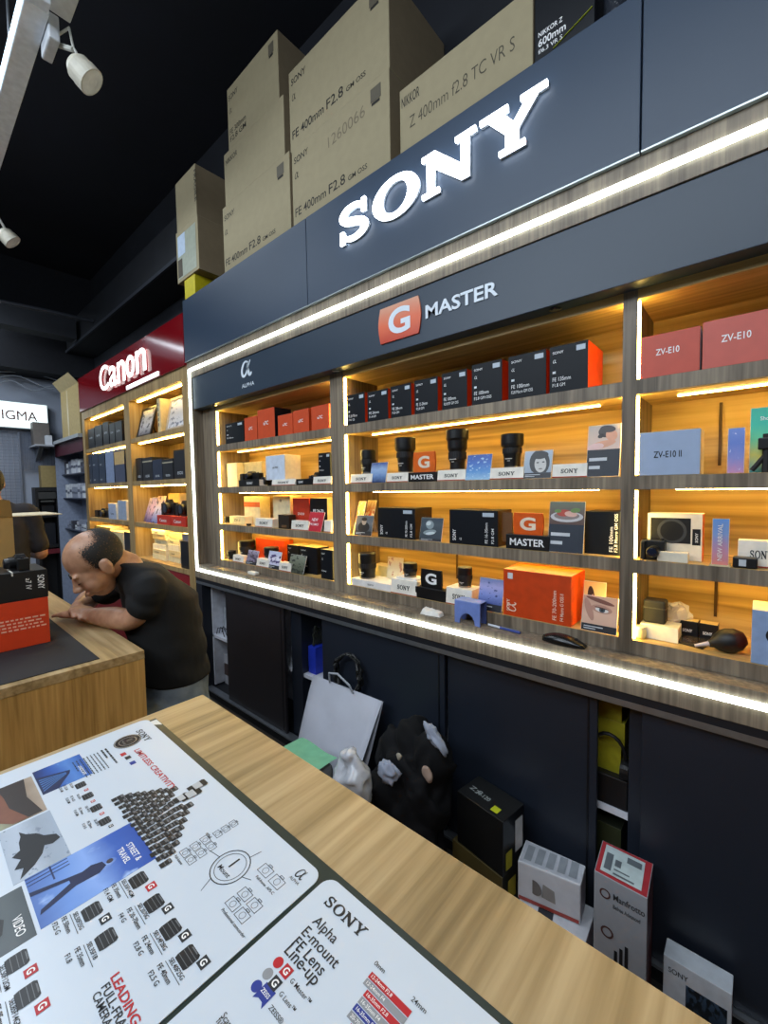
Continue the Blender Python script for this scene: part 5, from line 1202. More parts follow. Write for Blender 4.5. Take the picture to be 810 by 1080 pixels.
# open brown carton behind them
bx = a.x - .33; q0 = PX(0, 540, bx); q1 = PX(13, 540, bx)
t = thing('open_carton', 'open brown cardboard carton with a pale flap at the left photo edge', 'carton', (bx - .15, q1.y - .15, TT + .0032))
y1 = q1.y; y0 = y1 - .34; zt = q1.z - .02; zb_ = TT + .0032
CARDB = M('a8874e', .75, var=.05)
m = MB(); th = .004
m.box(bx - .34, bx, y0, y0 + th, zb_, zt); m.box(bx - .34, bx, y1 - th, y1, zb_, zt); m.box(bx - .34, bx - .34 + th, y0 + th, y1 - th, zb_, zt); m.box(bx - th, bx, y0 + th, y1 - th, zb_, zt); m.box(bx - .34, bx, y0, y1, zb_ , zb_ + th)
m.build('walls', CARDB, t)
q2 = PX(40, 550, bx)
MB().add([(bx, y1, zt), (bx - .34, y1, zt), (bx - .34, y1 + .17, zt + .0), (bx - .01, y1 + .17, zt + .0), (bx, y1, zt + .004), (bx - .34, y1, zt + .004), (bx - .34, y1 + .17, zt + .004), (bx - .01, y1 + .17, zt + .004)], [(0, 1, 2, 3), (7, 6, 5, 4), (0, 4, 5, 1), (1, 5, 6, 2), (2, 6, 7, 3), (3, 7, 4, 0)]).build('flap', M('cfc2a4', .7), t)
MB().add([(bx, y0, zt), (bx, y1, zt), (bx + .03, y1 - .01, zt + .07), (bx + .03, y0 + .01, zt + .07), (bx + .003, y0, zt), (bx + .003, y1, zt), (bx + .033, y1 - .01, zt + .07), (bx + .033, y0 + .01, zt + .07)], [(0, 1, 2, 3), (7, 6, 5, 4), (0, 4, 5, 1), (1, 5, 6, 2), (2, 6, 7, 3), (3, 7, 4, 0)]).build('flap', CARDB, t)
# ------------------------------------------------------------------ people: fused closed lofts -> one continuous skin
def fuse(mbb, voxel, smooth=4, fac=.5):
    me = bpy.data.meshes.new('f'); me.from_pydata(mbb.v, [], mbb.f); bm = bmesh.new(); bm.from_mesh(me)
    bmesh.ops.recalc_face_normals(bm, faces=bm.faces); bm.to_mesh(me); bm.free()
    o = bpy.data.objects.new('f', me); COL.objects.link(o)
    r = o.modifiers.new('r', 'REMESH'); r.mode = 'VOXEL'; r.voxel_size = voxel
    if smooth: s = o.modifiers.new('s', 'SMOOTH'); s.iterations = smooth; s.factor = fac
    dg = bpy.context.evaluated_depsgraph_get()
    m2 = bpy.data.meshes.new_from_object(o.evaluated_get(dg))
    out = MB(); out.v = [v.co.copy() for v in m2.vertices]; out.f = [tuple(p.vertices) for p in m2.polygons]; out.m = [0] * len(out.f)
    bpy.data.objects.remove(o); bpy.data.meshes.remove(me); bpy.data.meshes.remove(m2)
    return out
def limb(m, pts, seg=16):
    """pts: (point, (ra, rb)) with smooth interpolation and round ends"""
    P = [V(p) for p, r in pts]; Rr = [r if isinstance(r, (tuple, list)) else (r, r) for p, r in pts]
    out = []; rs = []
    n = len(P)
    for i in range(n - 1):
        a, b, c, d = P[max(i - 1, 0)], P[i], P[i + 1], P[min(i + 2, n - 1)]
        for k in range(5):
            t = k / 5
            out.append(.5 * (2 * b + (c - a) * t + (2 * a - 5 * b + 4 * c - d) * t * t + (3 * b - a - 3 * c + d) * t ** 3))
            rs.append(tuple(Rr[i][j] + (Rr[i + 1][j] - Rr[i][j]) * (3 * t * t - 2 * t ** 3) for j in (0, 1)))
    out.append(P[-1]); rs.append(Rr[-1])
    d0 = (out[0] - out[1]).normalized(); d1 = (out[-1] - out[-2]).normalized(); e0, e1 = min(rs[0]), min(rs[-1])
    out = [out[0] + d0 * e0 * .7, out[0] + d0 * e0 * .4] + out + [out[-1] + d1 * e1 * .4, out[-1] + d1 * e1 * .7]
    rs = [tuple(x * .45 for x in rs[0]), tuple(x * .85 for x in rs[0])] + rs + [tuple(x * .85 for x in rs[-1]), tuple(x * .45 for x in rs[-1])]
    m.tube(out, rs, seg)
def rings(m, secs, seg=24):
    """closed loft of ellipses: (centre, half width vector, half depth vector)"""
    vs = []; fs = []
    for c, a, b in secs:
        for k in range(seg):
            t = 2 * PI * k / seg; vs.append(V(c) + V(a) * math.cos(t) + V(b) * math.sin(t))
    n = len(secs)
    for i in range(n - 1):
        for k in range(seg):
            k2 = (k + 1) % seg; fs.append((i * seg + k, i * seg + k2, (i + 1) * seg + k2, (i + 1) * seg + k))
    fs += [tuple(range(seg - 1, -1, -1)), tuple((n - 1) * seg + k for k in range(seg))]
    m.add(vs, fs)
def hand(m, wrist, fwd, upn, side, size=1.0, curl=.5):
    """palm, five bent fingers; fwd along the palm, upn out of its back, side towards the thumb"""
    fwd, upn, side = V(fwd).normalized(), V(upn).normalized(), V(side).normalized(); wv = V(wrist)
    s = size
    limb(m, [(wv, (.026 * s, .020 * s)), (wv + fwd * .045 * s, (.036 * s, .015 * s)), (wv + fwd * .088 * s, (.038 * s, .013 * s))], 12) if False else None
    for u in (-.024, -.008, .008, .024):
        m.tube([wv + side * u * .6 * s, wv + fwd * .05 * s + side * u * s, wv + fwd * .09 * s + side * u * 1.12 * s], [(.014 * s, .014 * s)] * 3, 10)
    for u, L in ((.027, .072), (.009, .080), (-.009, .074), (-.026, .058)):
        p = wv + fwd * .088 * s + side * u * 1.12 * s; d = fwd.copy(); pts = [p]
        for k, fr in enumerate((.45, .30, .25)):
            a = curl * (.35 + .35 * k); d = (d * math.cos(a * .6) - upn * math.sin(a * .6)).normalized(); p = p + d * L * fr * s; pts.append(p)
        m.tube([pts[0] - fwd * .01 * s] + pts, [.0095 * s, .0095 * s, .0088 * s, .0082 * s, .0065 * s], 10)
    p = wv + fwd * .025 * s + side * .026 * s
    m.tube([p, p + fwd * .022 * s + side * .020 * s - upn * .004, p + fwd * .050 * s + side * .028 * s - upn * .012 * s, p + fwd * .072 * s + side * .024 * s - upn * .018 * s], [.013 * s, .012 * s, .010 * s, .007 * s], 10)
SKIN, nt, b_ = _new('skin')
n_ = nt.nodes.new('ShaderNodeTexNoise'); n_.inputs['Scale'].default_value = 35; n_.inputs['Detail'].default_value = 3
tc_ = nt.nodes.new('ShaderNodeTexCoord'); nt.links.new(tc_.outputs['Object'], n_.inputs['Vector'])
r_ = ramp(nt, [(.3, lin('a3755a')), (.7, lin('bd9072'))]); nt.links.new(n_.outputs['Fac'], r_.inputs['Fac']); nt.links.new(r_.outputs['Color'], b_.inputs['Base Color'])
b_.inputs['Roughness'].default_value = .42; b_.inputs['Subsurface Weight'].default_value = .08; b_.inputs['Subsurface Radius'].default_value = (.01, .004, .002)
TEE = M('08090b', .9, var=.25, scale=25, bump=.15); HAIR = M('14110f', .55, var=.4, scale=120)
def denim():
    m, nt, b = _new('denim')
    tc = nt.nodes.new('ShaderNodeTexCoord'); n = nt.nodes.new('ShaderNodeTexNoise'); n.inputs['Scale'].default_value = 9; n.inputs['Detail'].default_value = 6
    nt.links.new(tc.outputs['Object'], n.inputs['Vector']); r = ramp(nt, [(.35, lin('465462')), (.65, lin('7c8a98'))])
    nt.links.new(n.outputs['Fac'], r.inputs['Fac']); nt.links.new(r.outputs['Color'], b.inputs['Base Color']); b.inputs['Roughness'].default_value = .85
    return m
DENIM = denim()
# --- seated man leaning on the desk
man = thing('person', 'person in a black t-shirt and jeans bent over the desk, leaning on folded arms', 'person', (-1.95, .8, 0))
hipc = V((-1.955, .775, .63)); chest = V((-1.97, .73, 1.00)); shc = V((-1.985, .665, 1.155)); nk = V((-1.985, .60, 1.205)); hd = V((-1.965, .51, 1.215))
fw = V((-.10, -.99, 0)).normalized(); sd = V((.99, -.10, 0)).normalized()      # facing direction; his left
def torso(g):
    m = MB(); u1 = V((0, -.15, 1)).normalized()
    S = [(hipc + V((0, .02, -.13)), .15, .105), (hipc + V((0, 0, -.06)), .172, .122), (hipc + V((0, .0, .06)), .175, .130), (hipc + V((-.005, -.012, .18)), .176, .136), (chest + V((0, .02, -.06)), .178, .136), (chest + V((0, .015, .05)), .180, .130), (shc + V((0, .025, -.035)), .165, .105), (shc + V((0, .0, .025)), .115, .075), (nk + V((0, 0, -.0)), .062, .058)]
    rings(m, [(c, sd * (a + g), (fw * .97 + V((0, 0, .12))).normalized() * (b + g)) for c, a, b in S], 28)
    return m
shl = shc + sd * .160 + V((0, .0, -.055)); shr = shc - sd * .170 + V((0, .0, -.055))
EL = PZ(138, 653, TT + .050); WL = PZ(62, 646, TT + .036); WL = EL + (WL - EL).normalized() * .30
ER = V((-2.42, .60, TT + .055)); WR = V((-2.24, .50, TT + .058))
body = torso(0.0)
limb(body, [(shl, .058), (shl + (EL - shl) * .5 + V((.01, .02, 0)), .052), (EL, .043), (EL + (WL - EL) * .3, .045), (WL, (.030, .026))])
limb(body, [(shr, .058), (shr + (ER - shr) * .5, .052), (ER, .043), (ER + (WR - ER) * .3, .045), (WR, (.030, .026))])
hand(body, WL, (WL - EL), (0, 0, 1), V((0, 0, 1)).cross(WL - EL) * -1, 1.0, .35)
hand(body, WR, (WR - ER) + V((.05, .07, .0)), (0, 0, 1), V((0, 0, 1)).cross(WR - ER), 1.0, .5)
# head: looks down over the arms
hf = (fw * .80 + V((0, 0, -.60)) + sd * -.05).normalized(); hu = (V((0, 0, .80)) + fw * .60); hu = (hu - hf * hu.dot(hf)).normalized(); hs = hf.cross(hu).normalized() * -1
if hs.dot(sd) < 0: hs = -hs
HR = Matrix((hs, hf, hu)).transposed()
def hp(x, y, zz): return hd + hs * x + hf * y + hu * zz
def head(m, g=0.0):
    m.ell(hp(0, -.012, .035), (.080 + g, .103 + g, .092 + g), HR, 24, 16)          # cranium
    m.ell(hp(0, .038, -.030), (.066 + g, .062 + g, .085 + g), HR, 20, 14)          # face
    m.ell(hp(0, .040, -.092), (.044, .045, .034), HR, 16, 10)                        # chin
head(body)
for s_ in (-1, 1):
    body.ell(hp(.042 * s_, .058, -.052), (.028, .030, .034), HR, 14, 10)             # cheeks
    body.ell(hp(.030 * s_, .086, .010), (.026, .014, .010), HR, 14, 8)               # brow
    body.ell(hp(.083 * s_, -.012, -.022), (.010, .022, .034), HR, 14, 10)            # ear
    body.ell(hp(.086 * s_, -.024, -.012), (.011, .013, .026), HR, 12, 8)
    body.ell(hp(.031 * s_, .085, -.012), (.016, .012, .011), HR, 12, 8)              # lids
    body.ell(hp(.013 * s_, .108, -.045), (.011, .012, .010), HR, 10, 8)
body.tube([hp(0, .092, .000), hp(0, .105, -.022), hp(0, .120, -.042), hp(0, .104, -.052)], [.010, .011, .014, .010], 12)
body.ell(hp(0, .098, -.074), (.024, .012, .008), HR, 14, 8); body.ell(hp(0, .095, -.085), (.020, .012, .008), HR, 14, 8)
limb(body, [(nk + V((0, .03, -.03)), (.062, .060)), (nk + (hd - nk) * .35 + V((0, 0, .0)), (.058, .058)), (hp(0, -.025, -.045), (.058, .058))])
# legs
for s_ in (-1, 1):
    h0 = hipc + sd * .09 * s_ + V((0, 0, -.08)); kn = V((hipc.x + .13 * s_ + .02, hipc.y - .40, .53)); an = V((kn.x + .01 * s_, kn.y + .03, .09))
    limb(body, [(h0, .085), (h0 + (kn - h0) * .5, .078), (kn, .056), (kn + (an - kn) * .35, .055), (an, .037)])
    limb(body, [(an + V((0, .03, -.045)), .036), (an + V((0, -.07, -.055)), (.040, .030)), (an + V((0, -.15, -.065)), (.036, .022))], 12)
sk = fuse(body, .0055, 5, .5).build('body', SKIN, man, smooth=True)
# shirt
sh = torso(.016); sh.v = [v for v in sh.v]
limb(sh, [(shl + sd * -.06, .080), (shl, .066), (shl + (EL - shl) * .28 + V((.006, .012, 0)), .062), (shl + (EL - shl) * .50 + V((.008, .015, .0)), .074)])
limb(sh, [(shr + sd * .06, .080), (shr, .072), (shr + (ER - shr) * .38, .068), (shr + (ER - shr) * .62, .073)])
shb = fuse(sh, .008, 6, .5)
# soft cloth creases and a trimmed neckline
def noise3(p): return math.sin(p.x * 31 + 2 * math.sin(p.z * 17)) * math.sin(p.z * 27 + p.y * 19 + math.sin(p.x * 13))
shb.v = [p + V((.5, .3, .2)) * .009 * (noise3(p) + .6 * math.sin(p.z * 55 + 20 * p.x)* math.sin(p.y * 23)) * (1.3 - min(.9, max(0, (p.z - .65) * 1.5))) for p in shb.v]
ke = [i for i, f in enumerate(shb.f) if all((shb.v[k] - (nk + V((0, -.02, .03)))).length > .068 for k in f) and all(shb.v[k].z > .682 for k in f)]
shb.f = [shb.f[i] for i in ke]; shb.m = [0] * len(ke)
so = shb.build('t_shirt', TEE, man, smooth=True)
sm = so.modifiers.new('cloth_thickness', 'SOLIDIFY'); sm.thickness = .003
# jeans
jn = MB()
rings(jn, [(c, sd * a, (fw * .97 + V((0, 0, .12))).normalized() * b) for c, a, b in ((hipc + V((0, .02, -.15)), .13, .11), (hipc + V((0, .01, -.10)), .185, .135), (hipc + V((0, 0, -.02)), .190, .140), (hipc + V((0, 0, .03)), .188, .142), (hipc + V((0, 0, .075)), .184, .141))], 28)
for s_ in (-1, 1):
    h0 = hipc + sd * .09 * s_ + V((0, 0, -.08)); kn = V((hipc.x + .13 * s_ + .02, hipc.y - .40, .53)); an = V((kn.x + .01 * s_, kn.y + .03, .09))
    limb(jn, [(h0, .100), (h0 + (kn - h0) * .5, .092), (kn, .072), (kn + (an - kn) * .35, .070), (an, .058)])
jb = fuse(jn, .009, 5)
jb.v = [p + V((.4, .3, .4)) * .006 * noise3(p * 1.3) for p in jb.v]
jo = jb.build('jeans', DENIM, man, smooth=True)
q = hipc + sd * .155 + fw * -.10 + V((0, 0, -.055))
# hair: short at the sides and back, thinning to skin over the crown and forehead
def thin_hair():
    m, nt, b = _new('thinning_hair')
    tc = nt.nodes.new('ShaderNodeTexCoord'); n = nt.nodes.new('ShaderNodeTexNoise'); n.inputs['Scale'].default_value = 190; n.inputs['Detail'].default_value = 2
    nt.links.new(tc.outputs['Object'], n.inputs['Vector'])
    at = nt.nodes.new('ShaderNodeAttribute'); at.attribute_name = 'hair_cover'
    ad = nt.nodes.new('ShaderNodeMath'); ad.operation = 'ADD'; nt.links.new(n.outputs['Fac'], ad.inputs[0]); nt.links.new(at.outputs['Fac'], ad.inputs[1])
    r = ramp(nt, [(.86, (0, 0, 0)), (1.0, (1, 1, 1))]); nt.links.new(ad.outputs[0], r.inputs['Fac']); nt.links.new(r.outputs['Color'], b.inputs['Alpha'])
    b.inputs['Base Color'].default_value = (.012, .010, .009, 1); b.inputs['Roughness'].default_value = .6
    return m
def clamp(x): return min(1.0, max(0.0, x))
def density(p):
    c = p - hd; x, y, zz = c.dot(hs), c.dot(hf), c.dot(hu)
    side = clamp((.045 - y) / .04) * clamp((zz + .055 - .04 * clamp((y + .03) / .05)) / .02)
    crown = clamp((zz - .065) / .035) * clamp((y + .085) / .05)
    return side * (1 - .70 * crown) * .60
hm = MB(); hm.ell(hp(0, -.012, .035), (.0845, .1075, .0965), HR, 64, 44)
dens = [density(p) for p in hm.v]
hm.f = [f for f in hm.f if max(dens[k] for k in f) > .05]; hm.m = [0] * len(hm.f)
ho = hm.build('hair', thin_hair(), man, smooth=True)
at_ = ho.data.attributes.new('hair_cover', 'FLOAT', 'POINT')
for i, dv in enumerate(dens): at_.data[i].value = dv
m = MB()
for s_ in (-1, 1):
    m.tube([hp(.016 * s_, .098, .010), hp(.032 * s_, .096, .016), hp(.050 * s_, .082, .010)], [.0035, .0045, .003], 8)
m.build('eyebrows', HAIR, man, smooth=True)
m = MB()
for s_ in (-1, 1): m.tube([hp(.018 * s_, .094, -.018), hp(.031 * s_, .0965, -.0215), hp(.045 * s_, .089, -.018)], [.0012, .002, .0012], 6)
m.build('eyelashes', HAIR, man)
MB().tube([hp(-.022, .1075, -.0795), hp(0, .1105, -.0785), hp(.022, .1075, -.0795)], [.001, .0016, .001], 6).build('mouth_line', M('5a3028', .5), man)
# stool under him
st = thing('stool', 'dark round stool under the man in jeans', 'stool', (hipc.x, hipc.y + .02, 0))
MB().lathe([(.16, .40), (.175, .415), (.17, .438), (.12, .445)], (hipc.x, hipc.y + .02, 0), seg=28).build('seat', M('1a1a1c', .5), st, smooth=True)
for k in range(4):
    a = PI / 4 + k * PI / 2; MB().tube([(hipc.x + .10 * math.cos(a), hipc.y + .02 + .10 * math.sin(a), .40), (hipc.x + .19 * math.cos(a), hipc.y + .02 + .19 * math.sin(a), 0.012)], .012).build('leg', M('6a6a6c', .3, .9), st)
MB().tube([(hipc.x + .16 * math.cos(k * PI / 10), hipc.y + .02 + .16 * math.sin(k * PI / 10), .15) for k in range(20)], .008, 8, 0, True).build('foot_ring', M('6a6a6c', .3, .9), st)
# --- second person standing at the far counter, back turned
man2 = thing('person', 'person in a dark shirt with back turned at the left photo edge', 'person', (-3.9, .22, 0))
cx_, cy_ = -3.98, .44; f2 = V((-.98, .20, 0)).normalized(); s2 = V((.20, .98, 0)).normalized()
b2_ = MB()
def torso2(g):
    m = MB()
    S = [((cx_, cy_, .86), .165, .11), ((cx_ - .01, cy_, 1.0), .165, .115), ((cx_ - .02, cy_, 1.14), .172, .115), ((cx_ - .035, cy_, 1.28), .185, .115), ((cx_ - .045, cy_, 1.37), .165, .095), ((cx_ - .05, cy_, 1.42), .105, .065), ((cx_ - .055, cy_, 1.455), .055, .05)]
    rings(m, [(c, s2 * (a + g), f2 * (b + g)) for c, a, b in S], 26)
    return m
b2_ = torso2(0)
hd2 = V((cx_ - .085, cy_ - .005, 1.565))
b2_.ell(hd2 + V((0, 0, .02)), (.098, .076, .105), None, 22, 14); b2_.ell(hd2 + f2 * .035 + V((0, 0, -.05)), (.06, .058, .07), None, 18, 12)
limb(b2_, [(V((cx_ - .05, cy_, 1.40)), .056), (V((cx_ - .07, cy_, 1.49)), .052)])
for s_ in (-1, 1):
    b2_.ell(hd2 + s2 * .078 * s_ + V((0, 0, -.005)), (.02, .010, .032), None, 12, 8)
    sh_ = V((cx_ - .045, cy_, 1.345)) + s2 * .19 * s_; el_ = sh_ + V((.0, 0, -.29)) + s2 * .06 * s_ + f2 * .02; wr_ = el_ + f2 * .23 + V((0, 0, -.03)) - s2 * .08 * s_
    limb(b2_, [(sh_, .055), ((sh_ + el_) / 2, .05), (el_, .042), (el_ + (wr_ - el_) * .35, .042), (wr_, (.028, .024))])
    hand(b2_, wr_, (wr_ - el_), (0, 0, 1), -s2 * s_, 1.0, .5)
    h0 = V((cx_, cy_ + .09 * s_, .84)); kn = V((cx_ - .02, cy_ + .10 * s_, .47)); an = V((cx_ + .02, cy_ + .11 * s_, .09))
    limb(b2_, [(h0, .088), (h0 + (kn - h0) * .5, .078), (kn, .056), (kn + (an - kn) * .35, .056), (an, .037)])
    limb(b2_, [(an + V((.03, 0, -.05)), .036), (an + V((-.08, 0, -.055)), (.038, .030)), (an + V((-.15, 0, -.065)), (.034, .022))], 12)
fuse(b2_, .007, 5).build('body', SKIN, man2, smooth=True)
t2 = torso2(.016)
for s_ in (-1, 1):
    sh_ = V((cx_ - .045, cy_, 1.345)) + s2 * .19 * s_; el_ = sh_ + V((.0, 0, -.29)) + s2 * .06 * s_ + f2 * .02
    limb(t2, [(sh_ - s2 * .05 * s_, .075), (sh_, .072), (sh_ + (el_ - sh_) * .5, .066), (sh_ + (el_ - sh_) * .85, .064)])
tb2 = fuse(t2, .009, 5)
tb2.v = [p + V((.5, .3, .2)) * .005 * noise3(p) for p in tb2.v]
tb2.f = [f for f in tb2.f if all((tb2.v[k] - V((cx_ - .055, cy_, 1.47))).length > .062 for k in f)]; tb2.m = [0] * len(tb2.f)
o_ = tb2.build('shirt', M('15131a', .85, var=.2), man2, smooth=True); md = o_.modifiers.new('cloth_thickness', 'SOLIDIFY'); md.thickness = .003
t2 = MB(); rings(t2, [((cx_, cy_, .80), s2 * .15, f2 * .11), ((cx_, cy_, .90), s2 * .182, f2 * .128), ((cx_, cy_, .97), s2 * .18, f2 * .128)], 26)
for s_ in (-1, 1):
    h0 = V((cx_, cy_ + .09 * s_, .84)); kn = V((cx_ - .02, cy_ + .10 * s_, .47)); an = V((cx_ + .02, cy_ + .11 * s_, .10))
    limb(t2, [(h0, .100), (h0 + (kn - h0) * .5, .090), (kn, .070), (an, .056)])
fuse(t2, .010, 4).build('trousers', M('1c1e26', .85), man2, smooth=True)
m = MB(); m.ell(hd2 + V((.004, 0, .024)), (.105, .083, .110), None, 36, 24)
m.f = [f for f in m.f if (lambda c: (c.dot(f2) < .035 or c.z > .075) and c.z > -.055 + .5 * max(0, c.dot(f2)))(sum((m.v[k] for k in f), V()) / len(f) - hd2)]; m.m = [0] * len(m.f)
o_ = m.build('hair', HAIR, man2, smooth=True); md = o_.modifiers.new('hair_thickness', 'SOLIDIFY'); md.thickness = .006
# ------------------------------------------------------------------ cartons piled on top of the wall unit
YB_ = 1.43; ZCAB = z(.905)
BROWN = M('9c9072', .8, var=.04, scale=25); BROWN_S = M('8a7a60', .8, var=.05, scale=25)
MB().box(XL, XR, D + .02, DB + .10, z(.9005), z(.93)).build('roof_board', SHX, cab)
ZR = z(.9302)
def carton(label, pl, pr, pt, zb, Y, depth, lines=(), group='large cartons on top of the wall unit', mats=None, label_at=True, zt=None, hand_s=None):
    x0, x1, zt_ = xz(pl, pr, pt, Y, zb); zt = zt or zt_; depth = min(depth, 1.845 - Y)
    t = thing('cardboard_box', label, 'cardboard box', ((x0 + x1) / 2, Y, zb), group)
    MB().box(x0, x1, Y, Y + depth, zb, zt, [0, 0, 1, 1, 0, 1]).build('carton', mats or [BROWN, BROWN_S], t, .003)
    w_, h_ = x1 - x0, zt - zb
    if lines:
        for s, u, v, ww, hh in lines:
            m = MB()
            if s == 'a*': alpha_strokes(m, V((x0 + u * w_, Y - .0008, zt - v)), XD, UZ, hh, 1.2)
            else: m.text(s, V((x0 + u * w_, Y - .0008, zt - v)), XD, UZ, ww * w_, hh, .006)
            m.build('lettering', DARKTXT, t)
    if label_at:
        m = MB(); m.box(x1 - .16 * w_, x1 - .07 * w_, Y - .001, Y - .0003, zt - .085, zt - .03); m.build('label', M('5d5648', .6), t)
        MB().box(x1 - .15 * w_, x1 - .08 * w_, Y - .0014, Y - .0011, zt - .10, zt - .088).build('label_bar', DARKTXT, t)
    return x0, x1, zt
L400 = lambda o=0: [('SONY', .03, .075, .17, .032), ('a*', .035, .15, 0, .03), ('FE 400mm', .03, .335, .36, .042), ('F2.8', .42, .335, .17, .045), ('GM OSS', .62, .335, .18, .022)]
# pile of three beside the pair
b1 = carton('lowest large carton of the left pile of three, reading FE 400mm', 234, 306, 195, ZR, YB_, .50, [('SONY', .03, .085, .17, .032), ('a*', .035, .17, 0, .03), ('FE 400mm', .03, .355, .36, .042), ('F2.8', .42, .355, .17, .045), ('GM OSS', .62, .355, .18, .022)], zt=z(1.744))
b2 = carton('middle plain carton of the left pile of three', 235.5, 300, 140, b1[2] + .0005, YB_ + .002, .46, [('NIKKOR', .03, .07, .22, .03)], label_at=False, zt=z(2.045))
b3 = carton('topmost carton of the left pile of three, against the dark ceiling', 238.5, 293.5, 65, b2[2] + .0005, YB_ + .004, .44, [('SONY', .03, .075, .2, .03), ('a*', .04, .15, 0, .028), ('FE 300mm', .04, .27, .34, .032), ('F2.8 GM', .04, .31, .34, .03)], zt=z(2.39))
# pair with the big letters
c1 = carton('lower of the two big cartons behind the left lit letters, reading FE 400mm', 306.5, 411, 115, ZR, YB_, .52, L400(), zt=z(1.728))
MB_t = MB(); MB_t.text('1260066', V((c1[0] + .28, YB_ - .0008, z(1.60))), (.98, 0, .06), (-.06, 0, .98), .24, .05, -.004)
MB_t.build('handwriting', M('7a6e58', .7), [o for o in bpy.data.objects if o.get('label', '').startswith('lower of the two big')][0])
c2 = carton('upper of the two big cartons behind the left lit letters, touching the photo top', 303.5, 410.5, 40, c1[2] + .0005, YB_ + .003, .50, L400(), zt=z(2.115))
# small pair at the left, the lower one raised on a yellow box
x0, x1 = PY(188, 300, YB_).x, PY(209, 290, YB_).x
yb = plain_box('yellow carton under the small pair of cartons at the left end', x0 + .10, x1 - .05, YB_, YB_ + .3, ZR, z(1.488), (M('c8b818', .5),) * 3, 'cardboard_box', 'cardboard box')
a1 = carton('lower small carton at the left end with a white shipping label', 185.5, 208.7, 240, z(1.4885), YB_ - .01, .42, label_at=False, zt=z(1.838))
m = MB(); e = YB_ - .0108
t_ = [o for o in bpy.data.objects if o.get('label', '').startswith('lower small carton at')][0]
MB().box(a1[0] + .02, a1[1] - .03, e - .0005, e, z(1.51), z(1.80)).build('clear_wrap', M('a3a898', .3), t_)
MB().box(a1[0] + .03, a1[0] + .14, e - .0012, e - .0007, z(1.66), z(1.80)).build('shipping_label', M('b8c8dc', .4), t_)
MB().box(a1[0] + .02, a1[0] + .09, e - .0012, e - .0007, z(1.52), z(1.64)).build('dark_label', M('4a4234', .6), t_)
a2 = carton('upper small carton at the left end of the unit', 184.5, 206, 180, a1[2] + .0005, YB_ - .008, .40, label_at=False, zt=z(2.17))
t_ = [o for o in bpy.data.objects if o.get('label', '').startswith('upper small carton at')][0]
MB().text('FRAGILE', V((a2[1] - .02, YB_ - .0090, z(2.13))), -UZ, XD, .20, .03, .01).build('lettering', DARKTXT, t_)
# long carton with handwriting
d1 = carton('long carton with handwriting behind the last two lit letters', 421, 562, 60, ZR, YB_, .45, [('NIKKOR', .02, .075, .16, .04)], label_at=False, zt=z(1.60))
t_ = [o for o in bpy.data.objects if o.get('label', '').startswith('long carton with hand')][0]
m = MB(); m.text('Z 400mm f2.8 TC VR S', V((d1[0] + .05, YB_ - .0008, z(1.43))), (.995, 0, .03), (.0, 0, 1), .44, .045, -.008)
m.build('handwriting', M('4a4436', .7), t_)
x0, x1 = PY(564, 40, YB_).x, PY(627, 20, YB_).x
bk_ = plain_box('black and yellow lens carton right of the handwritten carton', x0, x1, YB_, YB_ + .35, ZR, z(1.62), (M('0f1218', .35), M('15171c', .4), BLACK), 'cardboard_box', 'cardboard box')
m = MB(); m.text('NIKKOR Z', V((x0 + .012, YB_ - .0008, z(1.425))), XD, UZ, .075, .015, .01); m.text('600mm', V((x0 + .012, YB_ - .0008, z(1.395))), XD, UZ, .085, .023, .014); m.text('f/6.3 VR S', V((x0 + .012, YB_ - .0008, z(1.375))), XD, UZ, .075, .013, .008); m.build('lettering', WTXT, bk_)
MB().bar((x0 + .06, YB_ - .0012, z(1.362)), (x1 - .005, YB_ - .0012, z(1.405)), .001, .006, (0, 1, 0)).build('yellow_stripe', M('c8d020', .4), bk_)
t = thing('bubble_wrap_roll', 'dark wrapped roll beside the black and yellow carton on top of the unit', 'roll', (x1 + .04, YB_ + .1, ZR))
MB().lathe([(.03, 0), (.036, .01), (.036, .60), (.03, .61)], (x1 + .045, YB_ + .06, ZR), seg=20).build('roll', M('2a2e36', .3, bump=.6, scale=90), t, smooth=True)
# ------------------------------------------------------------------ things on the floor along the sliding doors
def fbx(label, bl, br, fr, fl, Yb, z0, mats, name='product_box', group=None, cat='box', zfix=None):
    zt = zfix or (PY(*bl, Yb).z + PY(*br, Yb).z) / 2
    A, B, C_, D_ = PZ(*bl, zt), PZ(*br, zt), PZ(*fr, zt), PZ(*fl, zt)
    t = thing(name, label, cat, ((A.x + C_.x) / 2, (A.y + C_.y) / 2, z0), group)
    lo = [V((p.x, p.y, z0)) for p in (D_, C_, B, A)]; hi = [V((p.x, p.y, zt)) for p in (D_, C_, B, A)]
    MB().add(lo + hi, [(0, 1, 5, 4), (2, 3, 7, 6), (3, 0, 4, 7), (1, 2, 6, 5), (4, 5, 6, 7), (3, 2, 1, 0)], [0, 0, 1, 1, 2, 2]).build('carton', list(mats), t, .002)
    return t, hi, zt
K1 = M('0c0d0e', .35); GOLD = M('4a4020', .5)
t, hi, zt1 = fbx('black carton with yellow stickers on the floor by the sliding doors, upper of two', (505, 818), (553, 848), (530.5, 867.7), (482, 834), 1.385, .0, (K1, K1, K1), zfix=None)
zl = zt1 - .19
bpy.data.objects.remove(t.children[0]); 
lo = [V((p.x, p.y, zl)) for p in hi]
MB().add(lo + hi, [(0, 1, 5, 4), (2, 3, 7, 6), (3, 0, 4, 7), (1, 2, 6, 5), (4, 5, 6, 7), (3, 2, 1, 0)], [0, 0, 1, 1, 0, 0]).build('carton', [K1, M('101214', .3)], t, .002)
ex, ey = (hi[1] - hi[0]), (hi[3] - hi[0])
